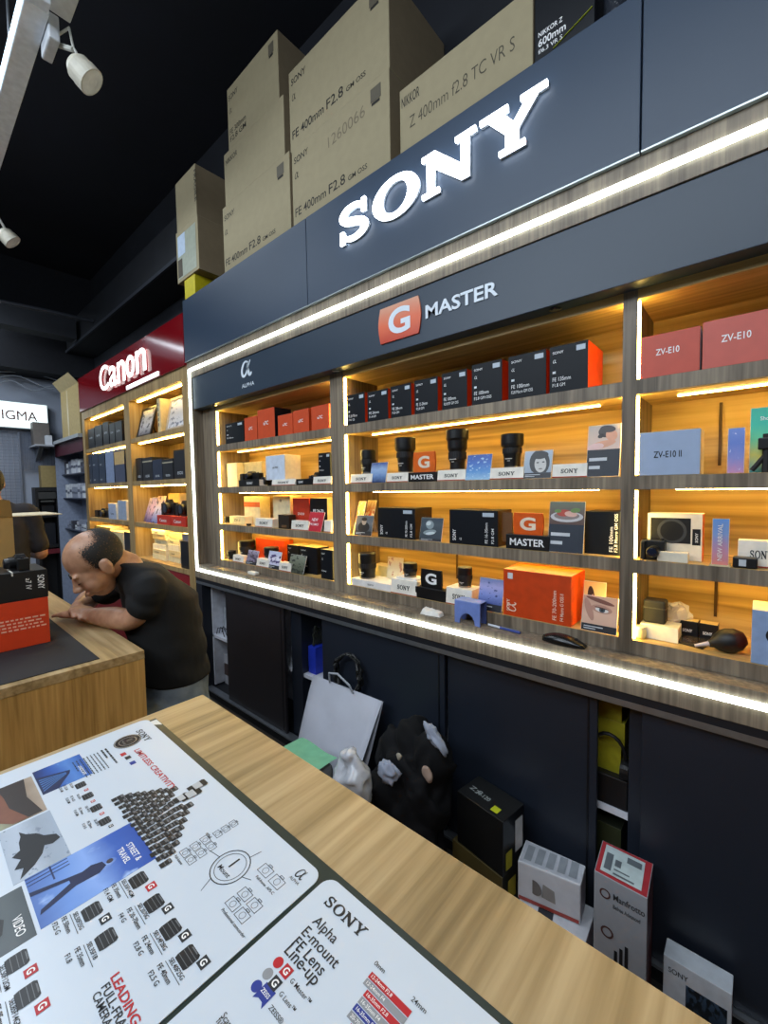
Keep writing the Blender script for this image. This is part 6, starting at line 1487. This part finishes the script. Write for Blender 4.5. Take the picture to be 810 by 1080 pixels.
def onbox(u, v, du, dv, lift=.0012): return [hi[0] + ex * a + ey * b + V((0, 0, lift)) for a, b in ((u, v), (u + du, v), (u + du, v + dv), (u, v + dv))]
MB().add(onbox(.68, .12, .14, .22), [(0, 1, 2, 3)]).build('sticker', M('b8c020', .5), t)
m = MB(); m.text('Nikon'[:0] + 'Z 8', hi[0] + ex * .1 + ey * .35 + V((0, 0, .0012)), ex, ey, .05, .02, .01); m.text('24-120', hi[0] + ex * .24 + ey * .32 + V((0, 0, .0012)), ex, ey, .06, .018, .01); m.build('lettering', M('9aa0a0', .5), t)
MB().add([hi[1] + (hi[2] - hi[1]) * a + V((.0012, -.0004, -b)) for a, b in ((.55, .14), (.9, .14), (.9, .03), (.55, .03))], [(0, 1, 2, 3)]).build('sticker', M('c8ccd0', .5), t)
MB().add([hi[1] + (hi[2] - hi[1]) * a + V((.0012, -.0004, -b)) for a, b in ((.12, .175), (.4, .175), (.4, .115), (.12, .115))], [(0, 1, 2, 3)]).build('sticker', M('a8a028', .5), t)
lo2 = [V((p.x + (-.002 if i in (1, 2) else -.02), p.y + (-.002 if i < 2 else .0), 0)) for i, p in enumerate(hi)]; hi2 = [V((p.x, p.y, zl - .0006)) for p in lo2]
t = thing('product_box', 'gold and black carton on the floor under the black carton with stickers', 'box', (lo2[0].x, lo2[0].y, 0))
MB().add(lo2 + hi2, [(0, 1, 5, 4), (2, 3, 7, 6), (3, 0, 4, 7), (1, 2, 6, 5), (4, 5, 6, 7), (3, 2, 1, 0)], [0, 0, 1, 1, 0, 0]).build('carton', [GOLD, M('14150f', .4)], t, .002)
MB().add([hi2[1] + (hi2[2] - hi2[1]) * a + V((.0012, -.0004, -b)) for a, b in ((.25, .10), (.6, .10), (.6, .03), (.25, .03))], [(0, 1, 2, 3)]).build('sticker', M('b0a038', .5), t)
WB1 = M('c6cad2', .5, var=.05); WB2 = M('b4b8c2', .5)
t, hi, zt2 = fbx('white printed gadget box stacked on a larger white box on the floor', (554.6, 885), (618, 913), (612.6, 934), (546, 907.5), 1.385, 0, (WB1, WB2, WB2))
bpy.data.objects.remove(t.children[0]); zl = zt2 - .13
lo = [V((p.x, p.y, zl)) for p in hi]
MB().add(lo + hi, [(0, 1, 5, 4), (2, 3, 7, 6), (3, 0, 4, 7), (1, 2, 6, 5), (4, 5, 6, 7), (3, 2, 1, 0)], [0, 0, 1, 1, 1, 0]).build('carton', [WB1, WB2], t, .004)
fx = hi[1] - hi[0]; eps = V((.0, -.0012, 0))
MB().add([lo[0] + fx * a + V((0, 0, b)) + eps for a, b in ((0.02, .004), (.98, .004), (.98, .016), (.02, .016))], [(0, 1, 2, 3)]).build('red_stripe', M('a04038', .5), t)
MB().lathe([(.022, 0), (.024, .0008)], lo[0] + fx * .28 + V((0, -.0006, .062)), (0, -1, 0), 18).build('printed_gadget', M('6a6460', .5), t)
MB().add([lo[0] + fx * a + V((0, 0, b)) + eps for a, b in ((0.4, .04), (.62, .035), (.60, .075), (.42, .085))], [(0, 1, 2, 3)]).build('printed_gadget', M('8a8886', .5), t)
m = MB()
for k in range(5): m.add([hi[0] + fx * (.08 + .18 * k) + (hi[3] - hi[0]) * v + V((0, 0, .0012)) for v in (.15,)] + [hi[0] + fx * (.20 + .18 * k) + (hi[3] - hi[0]) * .15 + V((0, 0, .0012)), hi[0] + fx * (.20 + .18 * k) + (hi[3] - hi[0]) * .8 + V((0, 0, .0012)), hi[0] + fx * (.08 + .18 * k) + (hi[3] - hi[0]) * .8 + V((0, 0, .0012))], [(0, 1, 2, 3)])
m.build('small_print', M('8a9098', .5), t)
# larger white box below
lo2 = [V((p.x + (.03 if i in (1, 2) else .012), p.y + (-.11 if i < 2 else .005), 0)) for i, p in enumerate(hi)]; hi2 = [V((p.x, p.y, zl - .0006)) for p in lo2]
t = thing('product_box', 'larger white box with dark lettering on the floor under the gadget box', 'box', (lo2[0].x, lo2[0].y, 0))
MB().add(lo2 + hi2, [(0, 1, 5, 4), (2, 3, 7, 6), (3, 0, 4, 7), (1, 2, 6, 5), (4, 5, 6, 7), (3, 2, 1, 0)], [0, 0, 0, 0, 0, 0]).build('carton', [M('d0d4dc', .45)], t, .002)
ux = (hi2[1] - hi2[0]).normalized(); uy = (hi2[3] - hi2[0]); uy = (uy - ux * uy.dot(ux)).normalized()
sony(MB(), hi2[1] - ux * .02 + uy * .062 + V((0, 0, .0008)), -ux, -uy, .095, .022, .0002).build('lettering', PK, t)
MB().add([hi2[0] + ux * a + uy * b + V((0, 0, .0008)) for a, b in ((.075, .07), (.12, .07), (.12, .115), (.075, .115))], [(0, 1, 2, 3)]).build('dark_label', M('30343c', .5), t)
# tall grey box with a red lid
t, hi, zt3 = fbx('tall grey box with red edged top and a white label, standing on the floor', (635.5, 886), (689.3, 911), (683, 948), (626.7, 918), 1.385, 0, (M('8f949c', .5, var=.04), M('50282c', .5), M('a02c34', .45)))
ux = (hi[1] - hi[0]); uy = hi[3] - hi[0]
MB().add([hi[0] + ux * a + uy * b + V((0, 0, .0012)) for a, b in ((.10, .10), (.88, .10), (.88, .92), (.10, .92))], [(0, 1, 2, 3)]).build('label', M('b4c2c4', .5), t)
m = MB()
for a, b, da, db in ((.15, .2, .14, .5), (.34, .4, .12, .2), (.55, .65, .28, .18), (.34, .15, .4, .05), (.34, .28, .3, .04)): m.add([hi[0] + ux * (a + x) + uy * (b + y) + V((0, 0, .0018)) for x, y in ((0, 0), (da, 0), (da, db), (0, db))], [(0, 1, 2, 3)])
m.build('label_print', M('5a6268', .5), t)
m = MB(); m.text('Manfrotto', hi[0] + ux * .38 + V((0, -.0014, -.055)), ux.normalized(), UZ, ux.length * .58, .018, .012); m.text('Befree Advanced', hi[0] + ux * .38 + V((0, -.0014, -.08)), ux.normalized(), UZ, ux.length * .5, .012, .004); m.build('lettering', M('2a2c30', .5), t)
m = MB(); m.ring(hi[0] + ux * .22 + V((0, -.0014, -.05)), ux.normalized(), UZ, .012, .004, 16); m.ring(hi[0] + ux * .27 + V((0, -.0014, -.16)), ux.normalized(), UZ, .014, .005, 16); m.build('printed_rings', M('4a2c28', .5), t)
m = MB()
for k in range(3): m.add([hi[0] + ux * a + V((0, -.0014, b)) for a, b in ((.40 + .10 * k, -.34), (.48 + .10 * k, -.34), (.47 + .10 * k, -.20 + .015 * k), (.41 + .10 * k, -.20 + .015 * k))], [(0, 1, 2, 3)])
m.build('printed_tripod', M('15161a', .5), t)
# thin white box leaning near the right
a, b = PY(701, 1004, 1.36), PY(773, 1038, 1.36)
t = thing('product_box', 'white box with a dark picture leaning on the doors at the lower right corner', 'box', ((a.x + b.x) / 2, 1.34, 0))
zt4 = (a.z + b.z) / 2
MB().box(a.x, b.x, 1.34, 1.40, 0, zt4, [0, 0, 1, 1, 0, 0]).build('carton', [M('c4ccd6', .45), M('8a5a58', .5)], t, .002)
w_ = b.x - a.x
MB().box(a.x + .35 * w_, b.x - .06 * w_, 1.3388, 1.3395, zt4 - .20, zt4 - .05).build('printed_picture', photo(['2a3c50', '1c2838', '3a5068'], '101820', 'Z', 5, .5, 2), t)
m = MB(); m.text('SONY', V((a.x + .08 * w_, 1.3388, zt4 - .04)), XD, UZ, .3 * w_, .015, .01); m.build('lettering', PK, t)
# white paper bag leaning on the doors
TL, TR = PY(331, 712, 1.36), PY(404, 740, 1.36)
t = thing('paper_bag', 'large white paper bag leaning against the dark sliding doors', 'bag', (TL.x, 1.2, 0))
BLc, BRc = V((TL.x + .00, 1.22, 0)), V((TR.x - .10, 1.22, 0))
m = MB(); n = 10; rnd = random.Random(8); vs = []; N2 = 8
for side in (0, 1):
    for i in range(n + 1):
        u = i / n
        for j in range(N2 + 1):
            v = j / N2
            bot = BLc.lerp(BRc, u); top = TL.lerp(TR, u); p = bot.lerp(top, v)
            th = .10 * (1 - v) ** .7 + .006
            p = p + V((0, -th * .5 if side == 0 else th * .5 * .6, 0))
            if 0 < i < n and 0 < j < N2: p = p + V((0, rnd.uniform(-.007, .007), 0))
            vs.append(p)
K = (n + 1) * (N2 + 1); fs = []
for side in (0, 1):
    for i in range(n):
        for j in range(N2):
            a = side * K + i * (N2 + 1) + j; q4 = (a, a + N2 + 1, a + N2 + 2, a + 1); fs.append(q4 if side == 0 else q4[::-1])
for j in range(N2):
    for i in (0, n): a = i * (N2 + 1) + j; fs.append((a, a + 1, K + a + 1, K + a))
m.add(vs, fs); m.build('bag', M('b9bcc8', .65, var=.05, scale=8, bump=.25), t, smooth=True)
hx = TL.lerp(TR, .45)
MB().tube([hx + V((-.08, -.01, -.002)), hx + V((-.07, -.02, .05)), hx + V((0, -.03, .07)), hx + V((.07, -.02, .03)), hx + V((.08, -.01, -.006))], .005).build('handle', M('9ca0a8', .6), t)
# crumpled clear plastic bag in front of it
q = PY(373, 800, 1.03)
t = thing('plastic_bag', 'crumpled translucent plastic bag in front of the white paper bag', 'bag', (q.x, 1.2, 0))
m = MB(); m.ell((q.x + .01, 1.03, q.z - .10), (.068, .05, .13), None, 30, 22); m.ell((q.x, 1.03, (q.z - .25) * .5), (.07, .05, (q.z - .25) * .5 + .01), None, 24, 16)
m.v = [v + V((-.02, 0, 0)) for v in m.v]
m = fuse(m, .009, 2)
from mathutils import noise as MN
m.v = [p + (p - V((q.x, 1.03, p.z))).normalized() * (.030 * (.4 - abs(MN.noise(p * 11)) * 1.6) + .012 * (.4 - abs(MN.noise(p * 30)) * 1.6)) for p in m.v]
m.v = [V((p.x, p.y, max(p.z, .0005))) for p in m.v]
m.build('film', M('b4bac4', .2, var=.12, scale=30), t, smooth=True)
# folded grey bag with a green cloth on top
q0, q1 = PY(311, 793, 1.08), PY(348, 800, 1.08)
gz = PY(330, 790, 1.10).z
t = thing('cloth_bag', 'grey cloth bag with a mint green cloth folded over it, at the counter edge', 'bag', ((q0.x + q1.x) / 2, 1.1, 0))
m = MB(); x0, x1 = q0.x, q1.x
m.box(x0, x1, .98, 1.11, 0, gz - .008); ob_ = m.build('bag', M('6c7076', .8, bump=.4), t, .03, seg=4)
vs = []; rnd = random.Random(4)
for i in range(9):
    for j in range(12):
        u, v = i / 8, j / 11
        x = x0 + (x1 - x0) * u + (.01 if v > .6 else 0)
        if v < .6: p = V((x, 1.12 - .15 * v / .6, gz + .004 + .004 * math.sin(u * 7 + v * 5)))
        else: p = V((x, .97 - .004 + .006 * math.sin(u * 9), gz - (v - .6) * .30 * (.5 + .5 * u)))
        vs.append(p)
MB().add(vs, [(i * 12 + j, i * 12 + j + 1, (i + 1) * 12 + j + 1, (i + 1) * 12 + j) for i in range(8) for j in range(11)]).build('green_cloth', M('6fae8c', .75, var=.08), t, smooth=True)
# heap of black clothes / bag
HB = M('07080c', .85, var=.3, scale=14, bump=.3, spec=.25)
from mathutils import noise as MN
T1 = PY(424, 764, 1.34); T2 = PY(466, 805, 1.32); T3 = PY(402, 808, 1.25)
t = thing('black_bag_heap', 'heap of black cloth bags with white linings on the floor by the sliding doors', 'bag', (T2.x, 1.2, 0))
m = MB()
m.ell(T1 + V((.0, -.07, -.09)), (.085, .06, .11), Matrix.Rotation(.5, 3, 'Y'), 20, 14)
m.ell(T1.lerp(T2, .55) + V((0, -.08, -.06)), (.12, .07, .09), Matrix.Rotation(.55, 3, 'Y'), 20, 14)
m.ell(T2 + V((-.01, -.08, -.06)), (.09, .08, .15), Matrix.Rotation(-.2, 3, 'Y'), 20, 14)
m.ell(T3 + V((.055, -.09, -.03)), (.085, .06, .06), None, 18, 12)
m.ell(((T3.x + T2.x) / 2 - .0, 1.21, T2.z - .20), (.14, .09, .16), None, 20, 14)
m.ell((T2.x - .02, 1.19, T2.z - .40), (.095, .10, .26), None, 20, 14)
m.ell((T2.x - .09, 1.24, .14), (.14, .11, .15), None, 20, 14)
m.ell(PY(459, 803, 1.25), (.065, .075, .085), None, 18, 12); m.ell(PY(444, 789, 1.24), (.075, .07, .075), None, 18, 12); m.ell(PY(434, 774, 1.27), (.075, .07, .075), None, 18, 12)
hb = fuse(m, .011, 2)
def fold(p):
    q = V((p.x * 9 + p.z * 2, p.y * 9, p.z * 4.5))
    r = 1 - abs(MN.noise(q)) * 2.2
    return .040 * (r - .60) + .016 * MN.noise(p * 24)
cen = V((T2.x - .03, 1.22, .3))
hb.v = [V((q.x, min(q.y, 1.40), max(q.z, .001))) for q in (p + V(((p.x - cen.x), (p.y - cen.y), .1)).normalized() * fold(p) for p in hb.v)]
hb.build('black_cloth', HB, t, smooth=True)
def rag(p, r, tilt, mat, nm):
    """a crumpled end of cloth showing on the heap"""
    g = MB(); g.ell(p, r, Matrix.Rotation(tilt, 3, 'Y'), 26, 18); c = V(p)
    g.v = [v + (v - c) * (.75 * (.30 - abs(MN.noise(v * 28)) * 1.5) + .5 * MN.noise(v * 14)) for v in g.v]
    return g.build(nm, mat, t, smooth=True)
WL_ = M('8c94a6', .75, bump=.3)
rag(PY(410, 815, 1.125), (.050, .022, .040), .35, WL_, 'white_lining')
rag(PY(458, 777, 1.20), (.062, .020, .022), .72, WL_, 'white_lining')
rag(PY(420, 798, 1.125), (.012, .008, .014), .9, M('8c8678', .7), 'pale_tag')
rag(PY(450, 815, 1.12), (.014, .008, .024), -.5, M('8f7c70', .7), 'pale_tag')
# coiled black cable behind the bag
q = PY(365, 712, 1.375)
t = thing('cable_coil', 'coiled black cable hanging on the sliding door behind the white paper bag', 'cable', (q.x, 1.38, q.z - .12))
MB().tube([(q.x + (.085 + .012 * math.sin(k * .9)) * math.cos(k * .35), 1.385 + .012 * math.sin(k * 1.7), q.z + (.10 + .012 * math.sin(k * .7)) * math.sin(k * .35)) for k in range(90)], .006, 6).build('cable', M('0a0b0d', .5), t)
# ------------------------------------------------------------------ things inside the lower cabinet's gaps
SH_ = z(-1.04) + .0004; BT = z(-1.425) + .0004
a, b = PY(315, 700, 1.50), PY(333, 705, 1.50)
a.x = max(a.x, dx(312.5, 700) + .006); b.x = min(b.x, dx(336.5, 700) - .006)
plain_box('bright blue carton on the shelf inside the left gap of the sliding doors', a.x, b.x, 1.50, 1.64, SH_, PY(322, 680, 1.50).z, (M('2038b8', .45),) * 3)
t = thing('cable_bundle', 'tangle of dark cables above the blue carton inside the door gap', 'cables', ((a.x + b.x) / 2, 1.56, PY(322, 680, 1.5).z + .0005))
m = MB(); rnd = random.Random(9); zc_ = PY(322, 680, 1.5).z
for k in range(7):
    pts = [(a.x + .03 + rnd.uniform(0, b.x - a.x - .06), 1.55 + rnd.uniform(-.04, .04), zc_ + .006 + rnd.uniform(0, .12) * (0 if j in (0, 7) else 1)) for j in range(8)]
    m.tube(pts, .005, 5)
m.build('cables', M('2a2e26', .6), t)
a, b = PY(622, 760, 1.52), PY(658, 790, 1.52)
for k in range(4):
    plain_box('yellow stock box inside the right door gap, %s of the stack' % ('lowest', 'second', 'third', 'top')[k], a.x, b.x - .01 * (k % 2), 1.53, 1.68, SH_ + .086 * k + .0003 * k, SH_ + .086 * (k + 1), (M('9c9420', .5, var=.15), M('6a6418', .5), M('8a8420', .5)), 'stock_box', 'box', 'yellow stock boxes')
c_ = PY(652, 790, 1.48)
t = thing('headphones', 'black headphones hanging in front of the yellow stock boxes', 'headphones', (c_.x, 1.49, SH_))
MB().tube([(c_.x - .03 + .05 * math.cos(PI * k / 10), 1.49, SH_ + .16 + .07 * math.sin(PI * k / 10)) for k in range(11)], .006).build('band', BLACK, t)
for s in (-1, 1): MB().lathe([(.03, -.012), (.034, 0), (.03, .012)], V((c_.x - .03 + .05 * s, 1.49, SH_ + .13)), (1, 0, 0), 18).build('ear_cup', BLACK, t)
MB().box(c_.x - .07, c_.x + .03, 1.475, 1.505, SH_, SH_ + .10).build('stand', BLACK, t, .004)
plain_box('dark green carton at the bottom of the right door gap', a.x, b.x, 1.50, 1.66, BT, BT + .30, (M('2c3018', .5), M('1a1c14', .5), M('20241a', .5)), 'stock_box', 'box')
a, b = PY(222, 650, 1.52), PY(242, 660, 1.52)
a.x = max(a.x, -2.953); b.x = max(b.x, a.x + .14)
plain_box('white carton on the shelf inside the leftmost door gap', a.x, b.x, 1.55, 1.68, SH_, SH_ + .19, (M('aab0b8', .5), WB2, WB2), 'stock_box', 'box', 'white stock cartons')
plain_box('pale carton at the bottom inside the leftmost door gap', a.x, b.x, 1.54, 1.68, BT, BT + .22, (M('b4b6be', .5), WB2, WB2), 'stock_box', 'box', 'white stock cartons', band=(.3, .7, M('4a3a38', .5)))
t = thing('wire_rack', 'dark bent wire rack on the shelf in the leftmost door gap', 'rack', ((a.x + b.x) / 2, 1.50, SH_))
m = MB()
for k in range(3): m.tube([(a.x + .01, 1.485 + .02 * k, SH_ + .004), (a.x + .03, 1.485 + .02 * k, SH_ + .05), (b.x - .05, 1.485 + .02 * k, SH_ + .06 - .012 * k), (b.x - .02, 1.485 + .02 * k, SH_ + .004)], .003, 6)
m.build('wires', BLACK, t)
# ------------------------------------------------------------------ far end of the shop
WX = -7.2
MB_s = MB().box(-7.2, -6.75, -3.3, 1.85, 3.0, CEIL)
struct(MB_s, 'trim_1', M('0d1018', .9, var=.2))
a, b = PX(-35, 436, -7.06), PX(51, 441, -7.06)
zt, zb = PX(30, 425, -7.06).z, PX(30, 452.5, -7.06).z
t = thing('light_box_sign', 'white lit sign box with dark red letters on the far end wall', 'sign', (-7.1, (a.y + b.y) / 2, zb))
MB().box(-7.19, -7.065, a.y, b.y, zb, zt).build('housing', M('b8c4c8', .5), t, .004)
MB().box(-7.065, -7.06, a.y + .01, b.y - .01, zb + .01, zt - .01).build('lit_face', glow('lit_sign_face', (.84, .97, .97), 1.05), t)
p0, p1 = PX(-6, 440, -7.055), PX(39.5, 443, -7.055)
MB().text('SIGMA', V((-7.058, p0.y, (PX(20, 443, -7.055).z))), YD, UZ, p1.y - p0.y, .115, .0, depth=.002).build('lettering', M('5a1418', .5), t)
# wire grid panels
for (pa, pb, lb) in ((-30, 21, 'white wire grid panel on the far wall below the lit sign box'), (23, 60, 'shaded wire grid panel beside the counter rack, far wall')):
    ya, yb2 = PX(pa, 500, -7.14).y, PX(pb, 500, -7.14).y
    t = thing('grid_panel', lb, 'grid panel', (-7.14, (ya + yb2) / 2, .9), 'wire grid panels')
    m = MB(); n = int((yb2 - ya) / .045); g0 = .95 if pa < 0 else 1.80
    for k in range(n + 1): y = ya + (yb2 - ya) * k / n; m.box(-7.15, -7.145, y - .002, y + .002, g0, zb - .03)
    for k in range(34): zz = g0 + (zb - .03 - g0) * k / 33; m.box(-7.1449, -7.140, ya, yb2, zz - .002, zz + .002)
    m.build('wires', M('6a7284', .4, .3), t)
    MB().box(-7.155, -7.14, yb2 + .001, yb2 + .02, g0, zb - .03).build('post', M('7a8496', .4, .3), t)
# black rack with two glossy boxes
a0, a1 = PX(38, 540, -7.0), PX(62.5, 540, -7.0); zt = PX(50, 514, -7.0).z
t = thing('rack', 'black open rack with dark equipment on the far wall', 'rack', (-7.05, (a0.y + a1.y) / 2, .0))
m = MB(); m.box(-7.19, -6.98, a0.y, a0.y + .03, 0, zt); m.box(-7.19, -6.98, a1.y - .03, a1.y, 0, zt); m.box(-7.19, -6.98, a0.y + .03, a1.y - .03, zt - .05, zt); m.box(-7.19, -6.98, a0.y + .03, a1.y - .03, .78, .82); m.box(-7.19, -6.98, a0.y + .03, a1.y - .03, 1.18, 1.21); m.box(-7.19, -7.17, a0.y + .03, a1.y - .03, .02, zt - .05)
m.build('frame', M('15161a', .5), t)
MB().box(-7.15, -6.985, a0.y + .031, a1.y - .031, zt - .15, zt - .06).build('drawer', M('3a3a38', .5), t)
MB().box(-6.985, -6.98, a0.y + .05, a1.y - .05, zt - .19, zt - .17).build('rail', M('4a4a46', .5), t)
MB().box(-6.99, -6.97, a0.y, a1.y, .70, .76).build('kick_strip', M('6a1c28', .5), t)
plain_box('black equipment case on the lower level of the black rack', -7.14, -7.0, a0.y + .08, a1.y - .05, .8205, 1.10, (BLACK, M('1a1d24', .4), BLACK), 'equipment_case', 'case')
plain_box('low black equipment case on the upper level of the black rack', -7.14, -7.0, a0.y + .06, a1.y - .05, 1.2105, 1.33, (BLACK, M('14171c', .4), BLACK), 'equipment_case', 'case')
q0, q1 = PX(43, 500, -7.0), PX(60, 500, -7.0)
plain_box('brown carton standing on the black rack', -7.13, -7.0, q0.y, q1.y, zt + .0005, PX(50, 491, -7.0).z, (M('8a7850', .7), M('9c8858', .7), M('7a6a48', .7)), 'cardboard_box', 'cardboard box', bev=.003)
# wall shelf with cartons, then the rack of small packets beside the oak cabinet
RK0, RK1 = PY(62, 520, 1.55).x, CX0 - .02
RK0 = max(RK0, -6.93)
t = thing('shelving_rack', 'pale blue white rack of small packets left of the oak cabinet', 'rack', ((RK0 + RK1) / 2, 1.6, 0))
LB = M('8e98ae', .6)
MB().box(RK0, RK1, 1.66, 1.70, 0, z(.60)).build('back_panel', LB, t); MB().box(RK0 - .02, RK0, 1.40, 1.70, 0, z(.60)).build('side_panel', LB, t)
MB().box(RK0 - .02, RK1, 1.36, 1.70, z(.62), z(.66)).build('top_shelf', M('9aa0a4', .5), t)
MB().box(RK0, RK1, 1.40, 1.42, z(.47), z(.619)).build('header_strip', M('4a1826', .5), t)
rk = t; SZ = [PY(75, p, 1.5).z for p in (500, 525, 557, 578)]
for zz in SZ: MB().box(RK0 + .001, RK1, 1.46, 1.659, zz - .012, zz).build('shelf', M('4a5060', .5), rk)
rnd = random.Random(21); words = ('highest', 'second', 'third', 'lowest')
for r_, zz in enumerate(SZ):
    x = RK0 + .06; k = 0
    while x < RK1 - .10:
        wd = rnd.uniform(.07, .12); hh = rnd.uniform(.12, .19) if r_ < 2 else rnd.uniform(.05, .13)
        if r_ > 1 and rnd.random() < .4: x += wd; continue
        mm = M(('c8ccd4', 'b4b8c4', '40404a', 'd4d8dc', '8a90a0')[rnd.randrange(5)], .5)
        ordw = ('first', 'second', 'third', 'fourth', 'fifth', 'sixth', 'seventh', 'eighth', 'ninth', 'tenth', 'eleventh', 'twelfth', 'thirteenth', 'fourteenth', 'fifteenth')[k]
        plain_box('small accessory packet, %s from the left on the %s shelf of the pale rack' % (ordw, words[r_]), x, x + wd, 1.48, 1.56, zz + .0004, zz + hh, (mm, mm, mm), 'accessory_packet', 'packet', 'packets on the pale rack', band=(.4, .6, M('5a6070', .5)))
        x += wd + .012; k += 1
TSZ = z(.66) + .0005
q0, q1 = PY(65, 440, 1.42).x, PY(84, 440, 1.42).x
zz_ = PY(74, 408, 1.42).z
t = plain_box('tall open brown carton standing beside the red sign board', max(q0, RK0), min(q1, CX0 - .03), 1.42, 1.62, TSZ, zz_, (M('b09a68', .7), M('8c7a50', .7), M('9a8658', .7)), 'cardboard_box', 'cardboard box', bev=.003)
q0_, q1_ = max(q0, RK0), min(q1, CX0 - .03)
MB().box(q0_ + .35 * (q1_ - q0_), q0_ + .42 * (q1_ - q0_), 1.4186, 1.4196, TSZ + .02, zz_ - .02).build('tape', M('c8b890', .4), t)
MB().add([(q0_, 1.42, zz_), (q1_, 1.42, zz_), (q1_ - .03, 1.34, zz_ + .10), (q0_ + .02, 1.34, zz_ + .10)], [(0, 1, 2, 3)]).build('flap', M('c0ac7c', .7), t)
# bracket shelf on the end wall with loose boxes
s0, s1 = PX(35, 470, -6.9).y, 1.36
zs = PX(50, 470, -6.9).z
t = thing('wall_shelf', 'pale wall shelf with loose boxes under the lit sign box', 'shelf', (-7.0, (s0 + s1) / 2, zs - .02))
MB().box(-7.19, -6.75, s0, s1, zs - .02, zs).build('board', M('a8acb4', .5), t)
for y in (s0 + .08, s1 - .08): MB().prism([(0, 0), (.3, 0), (0, -.18)], V((-7.19, y, zs - .0205)), XD, UZ, .02).build('bracket', M('7a8088', .4, .5), t)
e0, e1 = PX(35, 455, -6.9).y, PX(60, 455, -6.9).y
plain_box('brown and grey carton on the wall shelf', -7.05, -6.9, e0, min(e1, 1.35), zs + .0005, PX(48, 446, -6.9).z, (M('5a5450', .6), M('6a6460', .6), M('4a4644', .6)), 'cardboard_box', 'cardboard box', bev=.003)
e0, e1 = PX(48, 460, -6.82).y, PX(64, 460, -6.82).y
plain_box('small white box in front on the wall shelf', -6.88, -6.78, e0, min(e1, 1.35), zs + .0005, zs + .12, (WB1, WB1, WB1), 'accessory_box', 'box')
# loose white cables above the sign
t = thing('cable_run', 'loose pale cables sagging above the lit sign box', 'cables', (-6.9, 1.0, 2.7))
m = MB()
for k in range(3):
    A = PX(0, 392 + 6 * k, -7.0); B = PX(68, 404 + 4 * k, -7.0)
    m.tube([A.lerp(B, i / 10) + V((0, 0, .05 * math.sin(i / 10 * PI * (1 + k)))) for i in range(11)], .008, 6)
m.build('cables', M('9098a4', .5), t)
# ------------------------------------------------------------------ ceiling fittings
def duct(label, pts, r, mat, nm='duct'):
    t = thing(nm, label, 'duct', V(pts[0])); MB().tube(pts, r, 12).build('pipe', mat, t); return t
dm = M('20242c', .6)
t = thing('duct', 'dark square duct along the wall above the red sign board', 'duct', (-4.2, 1.7, 3.1))
MB().box(-6.74, -3.2, 1.55, 1.84, 3.28, 3.62).build('casing', M('12151c', .7, var=.2, scale=5), t); MB().box(-6.74, -3.2, 1.53, 1.5495, 3.28, 3.31).build('flange', M('3a3e46', .5, .4), t)
t = thing('duct', 'dark beam crossing the ceiling in front of the far end wall', 'duct', (-6.2, .4, 3.3))
MB().box(-6.3, -6.1, -3.2, 1.50, 3.30, 3.55).build('casing', M('1a1e26', .7, var=.2, scale=5), t)
duct('thin grey pipe running over the dark cross beam', [PX(0, 318, -5.6), PX(50, 328, -5.6), PX(98, 339, -5.6)], .02, M('343840', .5, .3), 'pipe')
# suspended white lighting track at the upper left
ZTK = z(1.9); WTRK = M('e8eef4', .45)
t = thing('light_track', 'white suspended lighting track at the upper left corner', 'light track', (-3.3, .46, ZTK))
xe = PZ(50, 15, ZTK).x
MB().box(-5.2, xe, .425, .505, ZTK, ZTK + .075).build('channel', WTRK, t, .004)
MB().box(-5.2, xe - .02, .4195, .4248, ZTK + .006, ZTK + .05).build('lit_tube', glow('cool_tube', (.62, .84, 1.0), 2.2), t)
MB().box(xe, xe + .05, .43, .50, ZTK + .0, ZTK + .07).build('end_cap', M('dfe4ec', .4), t, .004)
for x in (-2.7, -4.6): MB().tube([(x, .465, ZTK + .075), (x, .465, CEIL)], .006).build('suspension_rod', M('8a9098', .4, .6), t)
q = PZ(66, 6, ZTK + .09)
t = thing('junction_box', 'small white junction box at the top edge beside the track end', 'junction box', (q.x, q.y, q.z))
MB().box(q.x - .06, q.x + .16, q.y - .05, q.y + .04, q.z, q.z + .06).build('box', M('c8c8c4', .5), t, .004)
MB().tube([(q.x - .02, q.y, q.z + .06), (q.x - .02, q.y, CEIL)], .012).build('stem', M('b0b4b8', .5), t)
def spot(label, pa, pb, zt, r):
    A, B = PZ(*pa, zt), PZ(*pb, zt - .06); d = (B - A).normalized()
    t = thing('spot_light', label, 'spotlight', A, 'white spotlights')
    MB().lathe([(r * .7, -.0), (r, .02), (r, (B - A).length * .55), (r * 1.06, (B - A).length * .56), (r * 1.06, (B - A).length)], A, d, 24).build('barrel', M('c9c4b4', .45), t)
    MB().lathe([(r * .95, (B - A).length + .0005), (r * .4, (B - A).length + .004)], A, d, 20).build('lens', M('e4e4dc', .2), t)
    return t, A, B
t, A, B = spot('white spotlight hanging from the track end at the upper left', (78, 66), (97, 87), z(1.78), .052)
q = PZ(55, 52, z(1.86))
MB().box(q.x - .07, q.x + .07, .507, .545, ZTK - .05, ZTK + .05).build('driver', M('d0d4da', .45), t, .006)
MB().tube([(q.x, .545, ZTK - .01), (A + V((0, 0, .05)) + V((q.x, .545, ZTK)) * 0)], .010).build('arm', M('b8b8b0', .45), t)
MB().tube([(q.x, .545, ZTK + .02), ((q.x + A.x) / 2, (.545 + A.y) / 2 + .02, ZTK + .05), A + V((0, 0, .06)), A + (B - A) * .2 + V((0, 0, .05))], .005).build('cable', M('c0c0b8', .5), t)
t, A, B = spot('smaller white spotlight at the left photo edge', (2, 244), (14, 256), z(1.78), .05)
MB().tube([A + (B - A) * .3 + V((0, 0, .04)), A + V((0, -.03, .12)), V((A.x, .50, ZTK + .01))], .008).build('arm', M('b8b8b0', .45), t)
